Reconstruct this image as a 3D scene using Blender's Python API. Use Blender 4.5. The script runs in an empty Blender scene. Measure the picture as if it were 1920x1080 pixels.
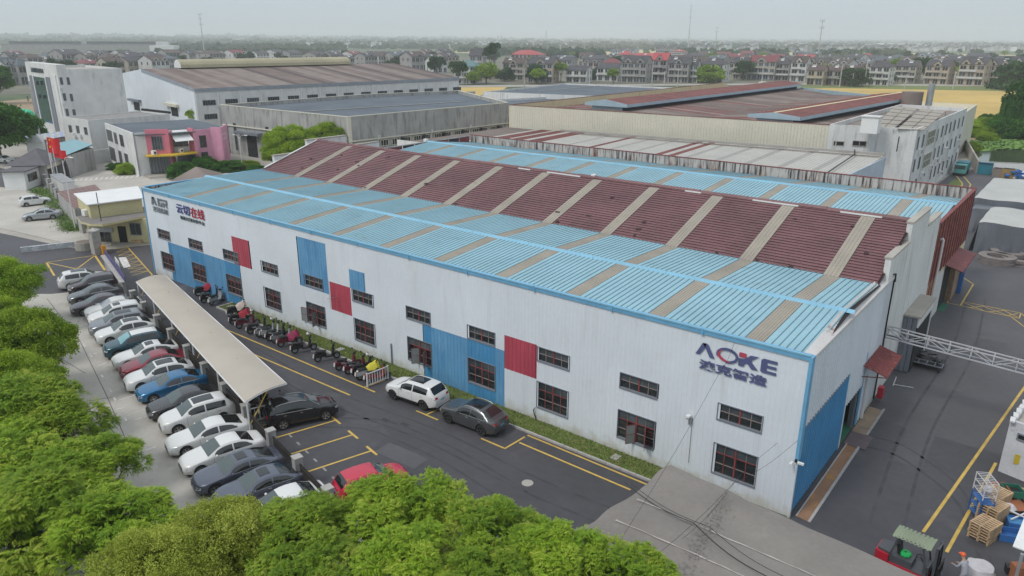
import bpy, bmesh, math, random
from mathutils import Vector, Matrix
random.seed(7)
R = math.radians
scene = bpy.context.scene
COL = scene.collection

# ---------------------------------------------------------------- camera
CAM = Vector((8.8547, -34.2873, 23.4810))
FPX = 1376.47
RGT = Vector((0.78201687, 0.62324840, 0.00332503))
UPV = Vector((-0.20272022, 0.24930979, 0.94696840))
FWD = Vector((-0.58936757, 0.74121931, -0.32130951))
cam_d = bpy.data.cameras.new('camera'); cam = bpy.data.objects.new('camera', cam_d); COL.objects.link(cam)
cam_d.sensor_width = 36; cam_d.lens = FPX / 1920 * 36; cam_d.clip_start = 0.5; cam_d.clip_end = 30000
cam.matrix_world = Matrix(((RGT.x, UPV.x, -FWD.x, CAM.x), (RGT.y, UPV.y, -FWD.y, CAM.y), (RGT.z, UPV.z, -FWD.z, CAM.z), (0, 0, 0, 1)))
scene.camera = cam
# ---------------------------------------------------------------- world: high overcast
SUN_EL, SUN_AZ = R(52), R(200)
w = bpy.data.worlds.new('World'); scene.world = w; w.use_nodes = True
nt = w.node_tree; nt.nodes.clear()
out = nt.nodes.new('ShaderNodeOutputWorld')
sky = nt.nodes.new('ShaderNodeTexSky'); sky.sky_type = 'NISHITA'; sky.sun_disc = False
sky.sun_elevation = SUN_EL; sky.sun_rotation = SUN_AZ; sky.air_density = 1.0; sky.dust_density = 3.0
b1 = nt.nodes.new('ShaderNodeBackground'); b1.inputs[1].default_value = 0.05; nt.links.new(sky.outputs[0], b1.inputs[0])
tc = nt.nodes.new('ShaderNodeTexCoord'); sp = nt.nodes.new('ShaderNodeSeparateXYZ'); nt.links.new(tc.outputs['Generated'], sp.inputs[0])
rp = nt.nodes.new('ShaderNodeValToRGB'); nt.links.new(sp.outputs['Z'], rp.inputs[0])
rp.color_ramp.elements[0].position = 0.0; rp.color_ramp.elements[0].color = (0.51, 0.60, 0.655, 1)
rp.color_ramp.elements[1].position = 1.0; rp.color_ramp.elements[1].color = (0.88, 0.93, 0.99, 1)
e = rp.color_ramp.elements.new(0.12); e.color = (0.50, 0.60, 0.665, 1)
b2 = nt.nodes.new('ShaderNodeBackground'); nt.links.new(rp.outputs[0], b2.inputs[0]); b2.inputs[1].default_value = 0.95
ad = nt.nodes.new('ShaderNodeMixShader'); ad.inputs[0].default_value = 0.78
nt.links.new(b1.outputs[0], ad.inputs[1]); nt.links.new(b2.outputs[0], ad.inputs[2]); nt.links.new(ad.outputs[0], out.inputs[0])
sl = bpy.data.lights.new('sun', 'SUN'); sl.energy = 1.25; sl.angle = R(14); sl.color = (1.0, 0.97, 0.92)
so = bpy.data.objects.new('sun', sl); COL.objects.link(so)
so.rotation_euler = Vector((math.sin(SUN_AZ) * math.cos(SUN_EL), math.cos(SUN_AZ) * math.cos(SUN_EL), math.sin(SUN_EL))).to_track_quat('Z', 'Y').to_euler()
scene.view_settings.view_transform = 'Standard'; scene.view_settings.look = 'None'
scene.view_settings.exposure = 0.40; scene.view_settings.gamma = 1; scene.view_settings.use_curve_mapping = False
scene.render.engine = 'CYCLES'
scene.cycles.max_bounces = 6; scene.cycles.diffuse_bounces = 3; scene.cycles.glossy_bounces = 3
scene.cycles.transmission_bounces = 4; scene.cycles.transparent_max_bounces = 8; scene.cycles.volume_bounces = 1
scene.cycles.use_denoising = True
try: scene.cycles.denoiser = 'OPENIMAGEDENOISE'
except Exception: pass

# ---------------------------------------------------------------- surveying: the camera pose was solved from the photograph,
# these turn a sighting (1920x1080) into a point on a level, on an upright plane, or on a wall line.
def sight(u, v): return RGT * ((u - 960) / FPX) + UPV * ((540 - v) / FPX) + FWD
def G(u, v, z=0.0):
    d = sight(u, v); return CAM + d * ((z - CAM.z) / d.z)
def PX(u, v, x):
    d = sight(u, v); return CAM + d * ((x - CAM.x) / d.x)
def PY(u, v, y):
    d = sight(u, v); return CAM + d * ((y - CAM.y) / d.y)
def on_wall(A, B, u, v):
    """(distance along A->B, height) of a sighting on the upright wall through A and B"""
    A = Vector((A[0], A[1], 0)); B = Vector((B[0], B[1], 0)); t = (B - A).normalized(); n = Vector((-t.y, t.x, 0))
    d = sight(u, v); k = (A - CAM).dot(n) / d.dot(n); P = CAM + d * k
    return (P - A).dot(t), P.z

# ---------------------------------------------------------------- materials
MATS = {}
def M(name, col, rough=0.7, metal=0.0, var=0.12, scale=0.7, fine=0.06, streak=None, bump=0.0, bscale=25, obj=False, spec=0.5, coat=0.0, blot=None, trans=0.0, base=None):
    if name in MATS: return MATS[name]
    m = bpy.data.materials.new(name); m.use_nodes = True; MATS[name] = m
    t = m.node_tree; N = t.nodes; L = t.links
    b = N['Principled BSDF']
    b.inputs['Roughness'].default_value = rough; b.inputs['Metallic'].default_value = metal
    b.inputs['Specular IOR Level'].default_value = spec
    if coat: b.inputs['Coat Weight'].default_value = coat; b.inputs['Coat Roughness'].default_value = 0.05
    if obj: tcn = N.new('ShaderNodeTexCoord'); pos = tcn.outputs['Object']
    else: g = N.new('ShaderNodeNewGeometry'); pos = g.outputs['Position']
    n1 = N.new('ShaderNodeTexNoise'); n1.inputs['Scale'].default_value = scale; n1.inputs['Detail'].default_value = 5; L.new(pos, n1.inputs['Vector'])
    n2 = N.new('ShaderNodeTexNoise'); n2.inputs['Scale'].default_value = scale * 14; n2.inputs['Detail'].default_value = 3; L.new(pos, n2.inputs['Vector'])
    mr = N.new('ShaderNodeMapRange'); mr.inputs['From Min'].default_value = 0.3; mr.inputs['From Max'].default_value = 0.7
    mr.inputs['To Min'].default_value = 1 - var; mr.inputs['To Max'].default_value = 1 + var; L.new(n1.outputs['Fac'], mr.inputs[0])
    mr2 = N.new('ShaderNodeMapRange'); mr2.inputs['From Min'].default_value = 0.3; mr2.inputs['From Max'].default_value = 0.7
    mr2.inputs['To Min'].default_value = 1 - fine; mr2.inputs['To Max'].default_value = 1 + fine; L.new(n2.outputs['Fac'], mr2.inputs[0])
    mu = N.new('ShaderNodeMath'); mu.operation = 'MULTIPLY'; L.new(mr.outputs[0], mu.inputs[0]); L.new(mr2.outputs[0], mu.inputs[1])
    vm = N.new('ShaderNodeVectorMath'); vm.operation = 'SCALE'; vm.inputs[0].default_value = col; L.new(mu.outputs[0], vm.inputs['Scale'])
    last = vm.outputs[0]
    def over(fac, c):
        nonlocal last
        mx = N.new('ShaderNodeMix'); mx.data_type = 'RGBA'; L.new(fac, mx.inputs['Factor']); L.new(last, mx.inputs['A']); mx.inputs['B'].default_value = (*c, 1)
        last = mx.outputs['Result']
    for st in ([streak] if streak and not isinstance(streak, list) else (streak or [])):
        c, amt, hs, vs, thr = st
        mp = N.new('ShaderNodeMapping'); mp.inputs['Scale'].default_value = (hs, hs, vs); L.new(pos, mp.inputs[0])
        ns = N.new('ShaderNodeTexNoise'); ns.inputs['Scale'].default_value = 1; ns.inputs['Detail'].default_value = 4; L.new(mp.outputs[0], ns.inputs['Vector'])
        r_ = N.new('ShaderNodeMapRange'); r_.inputs['From Min'].default_value = thr; r_.inputs['From Max'].default_value = thr + 0.16; r_.inputs['To Max'].default_value = amt
        L.new(ns.outputs['Fac'], r_.inputs[0]); over(r_.outputs[0], c)
    for bl in ([blot] if blot and not isinstance(blot, list) else (blot or [])):
        c, amt, sc, thr = bl
        ns = N.new('ShaderNodeTexNoise'); ns.inputs['Scale'].default_value = sc; ns.inputs['Detail'].default_value = 6; ns.inputs['Roughness'].default_value = 0.6; L.new(pos, ns.inputs['Vector'])
        r_ = N.new('ShaderNodeMapRange'); r_.inputs['From Min'].default_value = thr; r_.inputs['From Max'].default_value = thr + 0.12; r_.inputs['To Max'].default_value = amt
        L.new(ns.outputs['Fac'], r_.inputs[0]); over(r_.outputs[0], c)
    if base:
        sz = N.new('ShaderNodeSeparateXYZ'); L.new(pos, sz.inputs[0]); ns = N.new('ShaderNodeTexNoise'); ns.inputs['Scale'].default_value = 1.7; ns.inputs['Detail'].default_value = 6; L.new(pos, ns.inputs['Vector'])
        su = N.new('ShaderNodeMath'); su.operation = 'MULTIPLY_ADD'; L.new(ns.outputs['Fac'], su.inputs[0]); su.inputs[1].default_value = -1.6; L.new(sz.outputs['Z'], su.inputs[2])
        r_ = N.new('ShaderNodeMapRange'); r_.inputs['From Min'].default_value = -0.1; r_.inputs['From Max'].default_value = -0.75; r_.inputs['To Max'].default_value = 0.6; L.new(su.outputs[0], r_.inputs[0]); over(r_.outputs[0], base)
    L.new(last, b.inputs['Base Color'])
    if bump:
        bn = N.new('ShaderNodeBump'); bn.inputs['Strength'].default_value = bump; bn.inputs['Distance'].default_value = 0.05
        n3 = N.new('ShaderNodeTexNoise'); n3.inputs['Scale'].default_value = bscale; n3.inputs['Detail'].default_value = 4; L.new(pos, n3.inputs['Vector'])
        L.new(n3.outputs['Fac'], bn.inputs['Height']); L.new(bn.outputs[0], b.inputs['Normal'])
    return m

def leafmat(name, c1, c2, c3):
    m = bpy.data.materials.new(name); m.use_nodes = True; MATS[name] = m
    t = m.node_tree; N = t.nodes; L = t.links; b = N['Principled BSDF']; b.inputs['Roughness'].default_value = 0.55
    b.inputs['Specular IOR Level'].default_value = 0.25
    a = N.new('ShaderNodeAttribute'); a.attribute_name = 'tint'
    oi = N.new('ShaderNodeObjectInfo')
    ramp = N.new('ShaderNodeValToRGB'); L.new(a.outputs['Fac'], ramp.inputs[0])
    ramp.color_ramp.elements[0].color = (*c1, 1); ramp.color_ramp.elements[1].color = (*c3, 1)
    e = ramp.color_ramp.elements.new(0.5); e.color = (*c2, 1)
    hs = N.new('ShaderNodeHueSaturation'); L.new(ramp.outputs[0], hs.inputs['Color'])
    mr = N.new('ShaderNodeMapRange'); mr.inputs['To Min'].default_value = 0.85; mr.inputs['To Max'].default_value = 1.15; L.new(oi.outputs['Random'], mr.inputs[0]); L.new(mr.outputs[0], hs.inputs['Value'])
    L.new(hs.outputs[0], b.inputs['Base Color'])
    tr = N.new('ShaderNodeBsdfTranslucent'); L.new(hs.outputs[0], tr.inputs['Color'])
    mx = N.new('ShaderNodeMixShader'); mx.inputs[0].default_value = 0.35
    o = N['Material Output']; L.new(b.outputs[0], mx.inputs[1]); L.new(tr.outputs[0], mx.inputs[2]); L.new(mx.outputs[0], o.inputs[0])
    return m

rust = (0.13, 0.028, 0.018)
m_asph = M('asphalt', (0.062, 0.060, 0.067), 0.62, var=0.20, scale=0.13, fine=0.10, bump=0.25, bscale=60, blot=[((0.12, 0.115, 0.115), 0.8, 0.16, 0.57), ((0.036, 0.035, 0.038), 0.6, 0.3, 0.62), ((0.13, 0.13, 0.13), 0.5, 1.3, 0.68)])
m_asph2 = M('worn_asphalt', (0.085, 0.083, 0.09), 0.75, var=0.16, scale=0.15, blot=((0.16, 0.155, 0.15), 0.5, 0.25, 0.62))
m_conc = M('concrete_paving', (0.43, 0.405, 0.365), 0.85, var=0.12, scale=0.25, fine=0.05, bump=0.15, blot=[((0.30, 0.28, 0.25), 0.6, 0.35, 0.58), ((0.22, 0.205, 0.185), 0.5, 1.1, 0.66)])
m_conc2 = M('old_concrete', (0.36, 0.335, 0.295), 0.9, var=0.15, scale=0.15, blot=((0.18, 0.165, 0.14), 0.6, 0.3, 0.58))
m_kerb = M('kerb_concrete', (0.36, 0.345, 0.33), 0.85, var=0.12, scale=2)
m_yellow = M('yellow_road_paint', (0.55, 0.37, 0.08), 0.6, var=0.18, scale=1.5, blot=((0.30, 0.22, 0.10), 0.6, 3.0, 0.62))
m_white_p = M('white_road_paint', (0.62, 0.60, 0.57), 0.7, var=0.2, scale=2, blot=((0.33, 0.31, 0.29), 0.8, 3.0, 0.5))
m_wall = M('white_painted_cladding', (0.67, 0.71, 0.76), 0.5, var=0.05, scale=0.25, fine=0.02, streak=[((0.58, 0.61, 0.64), 0.5, 1.3, 0.2, 0.55), ((0.46, 0.46, 0.44), 0.35, 7, 0.4, 0.64)], blot=((0.60, 0.61, 0.60), 0.4, 0.45, 0.60), base=(0.42, 0.39, 0.27))
m_blue = M('blue_painted_cladding', (0.115, 0.30, 0.50), 0.5, var=0.10, scale=0.5, streak=[((0.07, 0.23, 0.45), 0.7, 2.0, 0.3, 0.5), ((0.22, 0.38, 0.52), 0.6, 3, 0.5, 0.58)])
m_blued = M('deep_blue_cladding', (0.06, 0.24, 0.45), 0.5, var=0.10, scale=0.5, streak=((0.10, 0.30, 0.50), 0.6, 3, 0.4, 0.55))
m_red = M('red_painted_cladding', (0.40, 0.055, 0.085), 0.5, var=0.10, scale=0.7, streak=((0.48, 0.10, 0.13), 0.5, 3, 0.3, 0.55))
m_trim = M('blue_trim_metal', (0.14, 0.36, 0.56), 0.45, var=0.12, scale=1)
m_roofb = M('pale_blue_roof_sheet', (0.25, 0.43, 0.50), 0.42, var=0.07, scale=0.35, fine=0.04, streak=((0.27, 0.47, 0.52), 0.5, 0.8, 0.8, 0.55), blot=[((0.165, 0.33, 0.41), 0.6, 0.5, 0.60), ((0.30, 0.36, 0.36), 0.6, 1.6, 0.66), ((0.20, 0.22, 0.21), 0.35, 0.25, 0.62)])
m_ridgeb = M('blue_ridge_cap', (0.20, 0.42, 0.56), 0.4, var=0.08)
m_rib = M('dark_joint', (0.07, 0.12, 0.16), 0.6)
m_sky = M('tan_skylight_sheet', (0.31, 0.275, 0.225), 0.55, var=0.12, scale=0.6, blot=((0.24, 0.215, 0.17), 0.6, 1.2, 0.55))
m_tile = M('maroon_roof_tile', (0.155, 0.068, 0.072), 0.55, var=0.20, scale=0.35, fine=0.12, blot=[((0.21, 0.10, 0.11), 0.5, 0.6, 0.6), ((0.10, 0.035, 0.045), 0.6, 3.0, 0.62)])
m_tiled = M('dark_maroon_joint', (0.035, 0.016, 0.02), 0.8)
m_rusty = M('rust_streaked_white_parapet', (0.46, 0.42, 0.39), 0.7, var=0.10, scale=0.4, streak=[((0.15, 0.035, 0.03), 0.95, 1.1, 0.3, 0.56), ((0.03, 0.02, 0.02), 0.97, 3.6, 0.3, 0.47)])
m_rednd = M('red_painted_steel', (0.19, 0.034, 0.034), 0.6, var=0.25, scale=0.8, streak=((0.30, 0.11, 0.08), 0.7, 3, 0.3, 0.55))
m_white = M('white_render', (0.62, 0.62, 0.61), 0.85, var=0.09, scale=0.4, streak=((0.42, 0.42, 0.41), 0.6, 1.2, 0.3, 0.55))
m_whitec = M('clean_white_paint', (0.70, 0.70, 0.69), 0.6, var=0.04)
m_stain = M('stained_white_render', (0.64, 0.64, 0.63), 0.85, var=0.08, scale=0.3, streak=[((0.34, 0.34, 0.33), 0.6, 1.6, 0.18, 0.55), ((0.20, 0.20, 0.19), 0.45, 4, 0.4, 0.62)])
m_greyc = M('weathered_grey_render', (0.36, 0.355, 0.345), 0.9, var=0.15, scale=0.3, streak=[((0.18, 0.175, 0.17), 0.7, 1.3, 0.25, 0.5), ((0.42, 0.415, 0.40), 0.5, 2, 0.2, 0.58)])
m_cream = M('cream_painted_cladding', (0.64, 0.55, 0.35), 0.7, var=0.08, scale=0.25, streak=[((0.40, 0.27, 0.12), 0.5, 1.8, 0.15, 0.56), ((0.33, 0.27, 0.19), 0.5, 6, 0.2, 0.60)])
m_creamf = M('pale_cream_cladding', (0.62, 0.59, 0.49), 0.7, var=0.06, scale=0.25, streak=[((0.38, 0.33, 0.24), 0.35, 5, 0.15, 0.62)])
m_darkroof = M('dark_bitumen_roof', (0.092, 0.112, 0.135), 0.85, var=0.18, scale=0.12, blot=((0.13, 0.15, 0.17), 0.5, 0.2, 0.58))
m_brownroof = M('brown_weathered_roof', (0.155, 0.115, 0.10), 0.8, var=0.22, scale=0.15, blot=[((0.22, 0.17, 0.145), 0.6, 0.12, 0.55)])
m_brownlt = M('pale_brown_roof_sheet', (0.21, 0.17, 0.15), 0.8, var=0.15, scale=0.3)
m_greyroof = M('grey_cream_roof_sheet', (0.43, 0.415, 0.38), 0.6, var=0.08, scale=0.25, blot=((0.35, 0.335, 0.30), 0.5, 0.5, 0.6))
m_greystrip = M('grey_roof_strip', (0.32, 0.305, 0.285), 0.6, var=0.08)
m_redroof = M('faded_red_roof_sheet', (0.17, 0.055, 0.048), 0.75, var=0.22, scale=0.3, blot=((0.22, 0.13, 0.09), 0.6, 0.25, 0.6))
m_glass = M('dark_window_glass', (0.018, 0.024, 0.026), 0.10, var=0.5, scale=0.8, spec=0.8)
m_glassg = M('grey_window_glass', (0.06, 0.075, 0.085), 0.14, var=0.5, scale=0.6, spec=0.8)
m_glasst = M('teal_curtain_glass', (0.012, 0.055, 0.065), 0.08, var=0.3, scale=0.5, spec=0.8)
m_wframe = M('grey_window_surround', (0.18, 0.195, 0.225), 0.7, var=0.1)
m_mull = M('red_window_bar', (0.23, 0.05, 0.052), 0.6, var=0.2, scale=3)
m_mullg = M('pale_window_bar', (0.24, 0.19, 0.18), 0.6)
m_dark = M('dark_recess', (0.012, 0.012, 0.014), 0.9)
m_metal = M('galvanised_steel', (0.38, 0.39, 0.40), 0.45, metal=0.5, var=0.1, obj=True)
m_rail = M('white_rail_paint', (0.62, 0.61, 0.61), 0.5, var=0.05, obj=True)
m_black = M('black_plastic', (0.012, 0.012, 0.013), 0.5, obj=True)
m_rubber = M('tyre_rubber', (0.018, 0.018, 0.018), 0.85, obj=True)
m_chrome = M('bright_alloy', (0.55, 0.55, 0.56), 0.28, metal=0.8, obj=True)
m_alloyd = M('dark_alloy', (0.12, 0.12, 0.125), 0.35, metal=0.7, obj=True)
m_carglass = M('tinted_car_glass', (0.012, 0.014, 0.016), 0.04, var=0.1, obj=True, spec=0.9)
m_shield = M('windscreen_glass', (0.055, 0.075, 0.075), 0.04, var=0.3, obj=True, spec=1.0)
m_tail = M('red_tail_lamp', (0.32, 0.012, 0.02), 0.2, obj=True)
m_head = M('clear_head_lamp', (0.50, 0.52, 0.54), 0.15, obj=True, var=0.3, scale=8)
m_plateb = M('blue_number_plate', (0.18, 0.30, 0.50), 0.5, obj=True)
m_platew = M('white_number_plate', (0.6, 0.6, 0.6), 0.5, obj=True)
m_tarp = M('grey_awning_sheet', (0.20, 0.182, 0.165), 0.75, var=0.10, scale=0.35, fine=0.05, bump=0.3, bscale=1.2, blot=[((0.26, 0.24, 0.22), 0.6, 0.5, 0.58), ((0.17, 0.155, 0.14), 0.5, 1.2, 0.64)])
m_canvas = M('beige_canopy_membrane', (0.43, 0.385, 0.325), 0.7, var=0.05, scale=0.4, fine=0.015)
m_pink = M('pink_painted_render', (0.62, 0.29, 0.40), 0.8, var=0.10, scale=0.4, streak=((0.42, 0.18, 0.27), 0.4, 1, 0.2, 0.5))
m_rose = M('rose_painted_render', (0.64, 0.19, 0.25), 0.8, var=0.07, scale=0.4)
m_yaw = M('yellow_awning', (0.62, 0.42, 0.035), 0.6, var=0.05)
m_ycream = M('pale_yellow_render', (0.55, 0.50, 0.29), 0.85, var=0.06, scale=0.5)
m_wood = M('pallet_wood', (0.43, 0.30, 0.18), 0.85, var=0.25, scale=3, obj=True)
m_rustbox = M('rusty_orange_steel', (0.30, 0.11, 0.05), 0.8, var=0.25, scale=1.5, obj=True)
m_green = M('green_painted_steel', (0.02, 0.14, 0.09), 0.5, var=0.1, obj=True)
m_greenfl = M('green_painted_floor', (0.03, 0.16, 0.09), 0.6, var=0.15)
m_bluest = M('blue_painted_steel', (0.035, 0.13, 0.36), 0.5, var=0.15, obj=True)
m_pole = M('concrete_pole', (0.42, 0.41, 0.39), 0.8, obj=True)
m_bark = M('tree_bark', (0.10, 0.075, 0.055), 0.9, obj=True, var=0.25, scale=3)
m_wheat = M('ripe_wheat', (0.50, 0.35, 0.105), 0.95, var=0.14, scale=0.02, fine=0.08, blot=[((0.40, 0.30, 0.10), 0.6, 0.05, 0.55), ((0.30, 0.26, 0.09), 0.4, 0.3, 0.62)])
m_wheat2 = M('pale_wheat', (0.50, 0.42, 0.22), 0.95, var=0.1, scale=0.01)
m_grassm = M('rough_grass', (0.13, 0.17, 0.045), 0.95, var=0.3, scale=0.8, fine=0.25, blot=((0.23, 0.20, 0.09), 0.7, 0.9, 0.55))
m_land = M('farmland', (0.075, 0.105, 0.045), 0.95, var=0.35, scale=0.004, fine=0.3, blot=[((0.16, 0.15, 0.085), 0.7, 0.012, 0.58), ((0.03, 0.055, 0.03), 0.8, 0.02, 0.6)])
m_algae = M('pond_weed', (0.13, 0.24, 0.04), 0.9, var=0.2, scale=0.3)
m_water = M('pond_water', (0.055, 0.065, 0.045), 0.08, var=0.2, scale=0.1, bump=0.05, bscale=1.5)

# ---------------------------------------------------------------- mesh helper
class MB:
    def __init__(s): s.v = []; s.f = []; s.m = []; s.mats = []
    def mi(s, mat):
        if mat not in s.mats: s.mats.append(mat)
        return s.mats.index(mat)
    def poly(s, pts, mat):
        i = len(s.v); s.v += [tuple(p) for p in pts]; s.f.append(tuple(range(i, i + len(pts)))); s.m.append(s.mi(mat)); return s
    def box(s, c, d, mat, rz=0.0, rx=0.0, ry=0.0, open_=()):
        M4 = Matrix.Translation(Vector(c)) @ Matrix.Rotation(rz, 4, 'Z') @ Matrix.Rotation(ry, 4, 'Y') @ Matrix.Rotation(rx, 4, 'X')
        h = [x / 2 for x in d]; i = len(s.v)
        for z in (-1, 1):
            for x, y in ((-1, -1), (1, -1), (1, 1), (-1, 1)): s.v.append(tuple(M4 @ Vector((x * h[0], y * h[1], z * h[2]))))
        for q in ((0, 3, 2, 1), (4, 5, 6, 7), (0, 1, 5, 4), (1, 2, 6, 5), (2, 3, 7, 6), (3, 0, 4, 7)):
            s.f.append(tuple(i + k for k in q)); s.m.append(s.mi(mat))
        return s
    def bb(s, x0, x1, y0, y1, z0, z1, mat): return s.box(((x0 + x1) / 2, (y0 + y1) / 2, (z0 + z1) / 2), (abs(x1 - x0), abs(y1 - y0), abs(z1 - z0)), mat)
    def beam(s, a, b, w, h, mat):
        a = Vector(a); b = Vector(b); d = b - a; L = d.length
        if L < 1e-6: return s
        d /= L; up = Vector((0, 0, 1)) if abs(d.z) < 0.98 else Vector((1, 0, 0)); r = d.cross(up).normalized(); u = r.cross(d)
        i = len(s.v)
        for p in (a, b):
            for x, y in ((-1, -1), (1, -1), (1, 1), (-1, 1)): s.v.append(tuple(p + r * (x * w / 2) + u * (y * h / 2)))
        for q in ((0, 1, 2, 3), (7, 6, 5, 4), (0, 4, 5, 1), (1, 5, 6, 2), (2, 6, 7, 3), (3, 7, 4, 0)):
            s.f.append(tuple(i + k for k in q)); s.m.append(s.mi(mat))
        return s
    def tube(s, pts, r, mat, n=6, cap=True):
        pts = [Vector(p) for p in pts]; rr = r if isinstance(r, (list, tuple)) else [r] * len(pts); i0 = len(s.v)
        for k, p in enumerate(pts):
            d = (pts[min(k + 1, len(pts) - 1)] - pts[max(k - 1, 0)]).normalized()
            up = Vector((0, 0, 1)) if abs(d.z) < 0.95 else Vector((1, 0, 0)); a = d.cross(up).normalized(); b = a.cross(d)
            for j in range(n):
                t = 2 * math.pi * j / n; s.v.append(tuple(p + a * (rr[k] * math.cos(t)) + b * (rr[k] * math.sin(t))))
        for k in range(len(pts) - 1):
            for j in range(n):
                q = (i0 + k * n + j, i0 + k * n + (j + 1) % n, i0 + (k + 1) * n + (j + 1) % n, i0 + (k + 1) * n + j); s.f.append(q); s.m.append(s.mi(mat))
        if cap:
            s.f.append(tuple(i0 + j for j in range(n))[::-1]); s.m.append(s.mi(mat))
            s.f.append(tuple(i0 + (len(pts) - 1) * n + j for j in range(n))); s.m.append(s.mi(mat))
        return s
    def cyl(s, c, r, h, mat, n=12, axis='Z', r2=None):
        c = Vector(c); a = {'X': Vector((1, 0, 0)), 'Y': Vector((0, 1, 0)), 'Z': Vector((0, 0, 1))}[axis]
        return s.tube([c - a * h / 2, c + a * h / 2], [r, r if r2 is None else r2], mat, n)
    def lathe(s, prof, mat, n=16, c=(0, 0, 0), axis='Z'):
        i0 = len(s.v); c = Vector(c)
        for r, z in prof:
            for j in range(n):
                t = 2 * math.pi * j / n; x, y = r * math.cos(t), r * math.sin(t)
                p = {'Z': (x, y, z), 'Y': (x, z, y), 'X': (z, x, y)}[axis]; s.v.append(tuple(c + Vector(p)))
        for k in range(len(prof) - 1):
            for j in range(n):
                s.f.append((i0 + k * n + j, i0 + k * n + (j + 1) % n, i0 + (k + 1) * n + (j + 1) % n, i0 + (k + 1) * n + j)); s.m.append(s.mi(mat))
        return s
    def prism(s, pts, z0, z1, mat, top=None, bottom=True):
        n = len(pts); i = len(s.v)
        s.v += [(p[0], p[1], z0) for p in pts] + [(p[0], p[1], z1) for p in pts]
        for k in range(n): s.f.append((i + k, i + (k + 1) % n, i + n + (k + 1) % n, i + n + k)); s.m.append(s.mi(mat))
        s.f.append(tuple(i + n + k for k in range(n))); s.m.append(s.mi(top or mat))
        if bottom: s.f.append(tuple(i + k for k in range(n))[::-1]); s.m.append(s.mi(mat))
        return s
    def solid(s, outline, A, t, n, d, mat):
        """2-D outline [(s,z)] on the wall through A along t, thickness d along n"""
        A = Vector(A); k = len(outline); i = len(s.v)
        for off in (0, d): s.v += [tuple(A + t * q[0] + Vector((0, 0, q[1])) + n * off) for q in outline]
        s.f.append(tuple(i + j for j in range(k))); s.f.append(tuple(i + k + j for j in range(k))[::-1]); s.m += [s.mi(mat)] * 2
        for j in range(k): s.f.append((i + j, i + (j + 1) % k, i + k + (j + 1) % k, i + k + j)); s.m.append(s.mi(mat))
        return s
    def grid(s, rows, mat):
        i0 = len(s.v); n = len(rows[0])
        for r in rows: s.v += [tuple(p) for p in r]
        for a in range(len(rows) - 1):
            for b in range(n - 1):
                s.f.append((i0 + a * n + b, i0 + a * n + b + 1, i0 + (a + 1) * n + b + 1, i0 + (a + 1) * n + b)); s.m.append(s.mi(mat))
        return s
    def build(s, name, parent=None, smooth=False, world=True, loc=None, kind=None, recalc=True):
        me = bpy.data.meshes.new(name)
        off = Vector(parent.location) if (parent is not None and world) else Vector((0, 0, 0))
        if parent is not None and world and parent.parent is not None: off = off + Vector(parent.parent.location)
        if loc is not None: off = off + Vector(loc)
        me.from_pydata([tuple(Vector(p) - off) for p in s.v], [], s.f)
        for mt in s.mats: me.materials.append(mt)
        me.polygons.foreach_set('material_index', s.m)
        if recalc:
            bm = bmesh.new(); bm.from_mesh(me); bmesh.ops.remove_doubles(bm, verts=bm.verts, dist=1e-5) if smooth else None
            bmesh.ops.recalc_face_normals(bm, faces=bm.faces); bm.to_mesh(me); bm.free()
        if smooth:
            me.polygons.foreach_set('use_smooth', [True] * len(me.polygons))
            try: me.set_sharp_from_angle(angle=R(38))
            except Exception: pass
        o = bpy.data.objects.new(name, me); COL.objects.link(o)
        if parent is not None: o.parent = parent
        if loc is not None: o.location = loc
        if kind: o['kind'] = kind
        return o

def thing(name, label, cat, loc=(0, 0, 0), rz=0.0, group=None):
    o = bpy.data.objects.new(name, None); COL.objects.link(o); o.location = loc; o.rotation_euler = (0, 0, rz)
    o['label'] = label; o['category'] = cat
    if group: o['group'] = group
    o.empty_display_size = 0.3
    return o
def tag(o, label, cat, group=None):
    o['label'] = label; o['category'] = cat
    if group: o['group'] = group
    return o
def inst(name, src, parent, loc=(0, 0, 0), rz=0.0, sc=None):
    o = bpy.data.objects.new(name, src.data); COL.objects.link(o); o.parent = parent; o.location = loc; o.rotation_euler = (0, 0, rz)
    if sc: o.scale = sc
    return o
def copy_thing(root, loc, rz=0.0, label=None, group=None):
    r = root.copy(); COL.objects.link(r); r.location = loc; r.rotation_euler = (0, 0, rz)
    if label: r['label'] = label
    if group: r['group'] = group
    for ch in list(root.children):
        c = ch.copy(); COL.objects.link(c); c.parent = r
        for g in ch.children:
            d = g.copy(); COL.objects.link(d); d.parent = c
    return r
def struct(mb, name, parent=None, **k):
    o = mb.build(name, parent, **k); o['kind'] = 'structure'; return o
def flat(name, pts, z, mat, parent=None):
    mb = MB(); mb.poly([(p[0], p[1], z) for p in pts], mat)
    o = mb.build(name, parent, recalc=False); 
    if o.data.polygons[0].normal.z < 0: o.data.flip_normals()
    if parent is None: o['kind'] = 'structure'
    return o
def ribwall(A, t, n, length, spans, mat, pitch=0.28, rib=0.09, depth=0.028):
    """corrugated cladding: spans(s) -> list of (z0,z1) kept in the cell centred at s"""
    mb = MB(); A = Vector(A); k = max(1, int(round(length / pitch))); p = length / k
    for j in range(k):
        s0 = j * p; 
        for z0, z1 in spans(s0 + p / 2):
            q = [(s0, 0), (s0 + p - rib, 0), (s0 + p - rib * 0.75, depth), (s0 + p - rib * 0.25, depth), (s0 + p, 0)]
            rows = [[A + t * a + n * b + Vector((0, 0, z)) for a, b in q] for z in (z0, z1)]
            mb.grid(rows, mat)
    return mb
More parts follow.
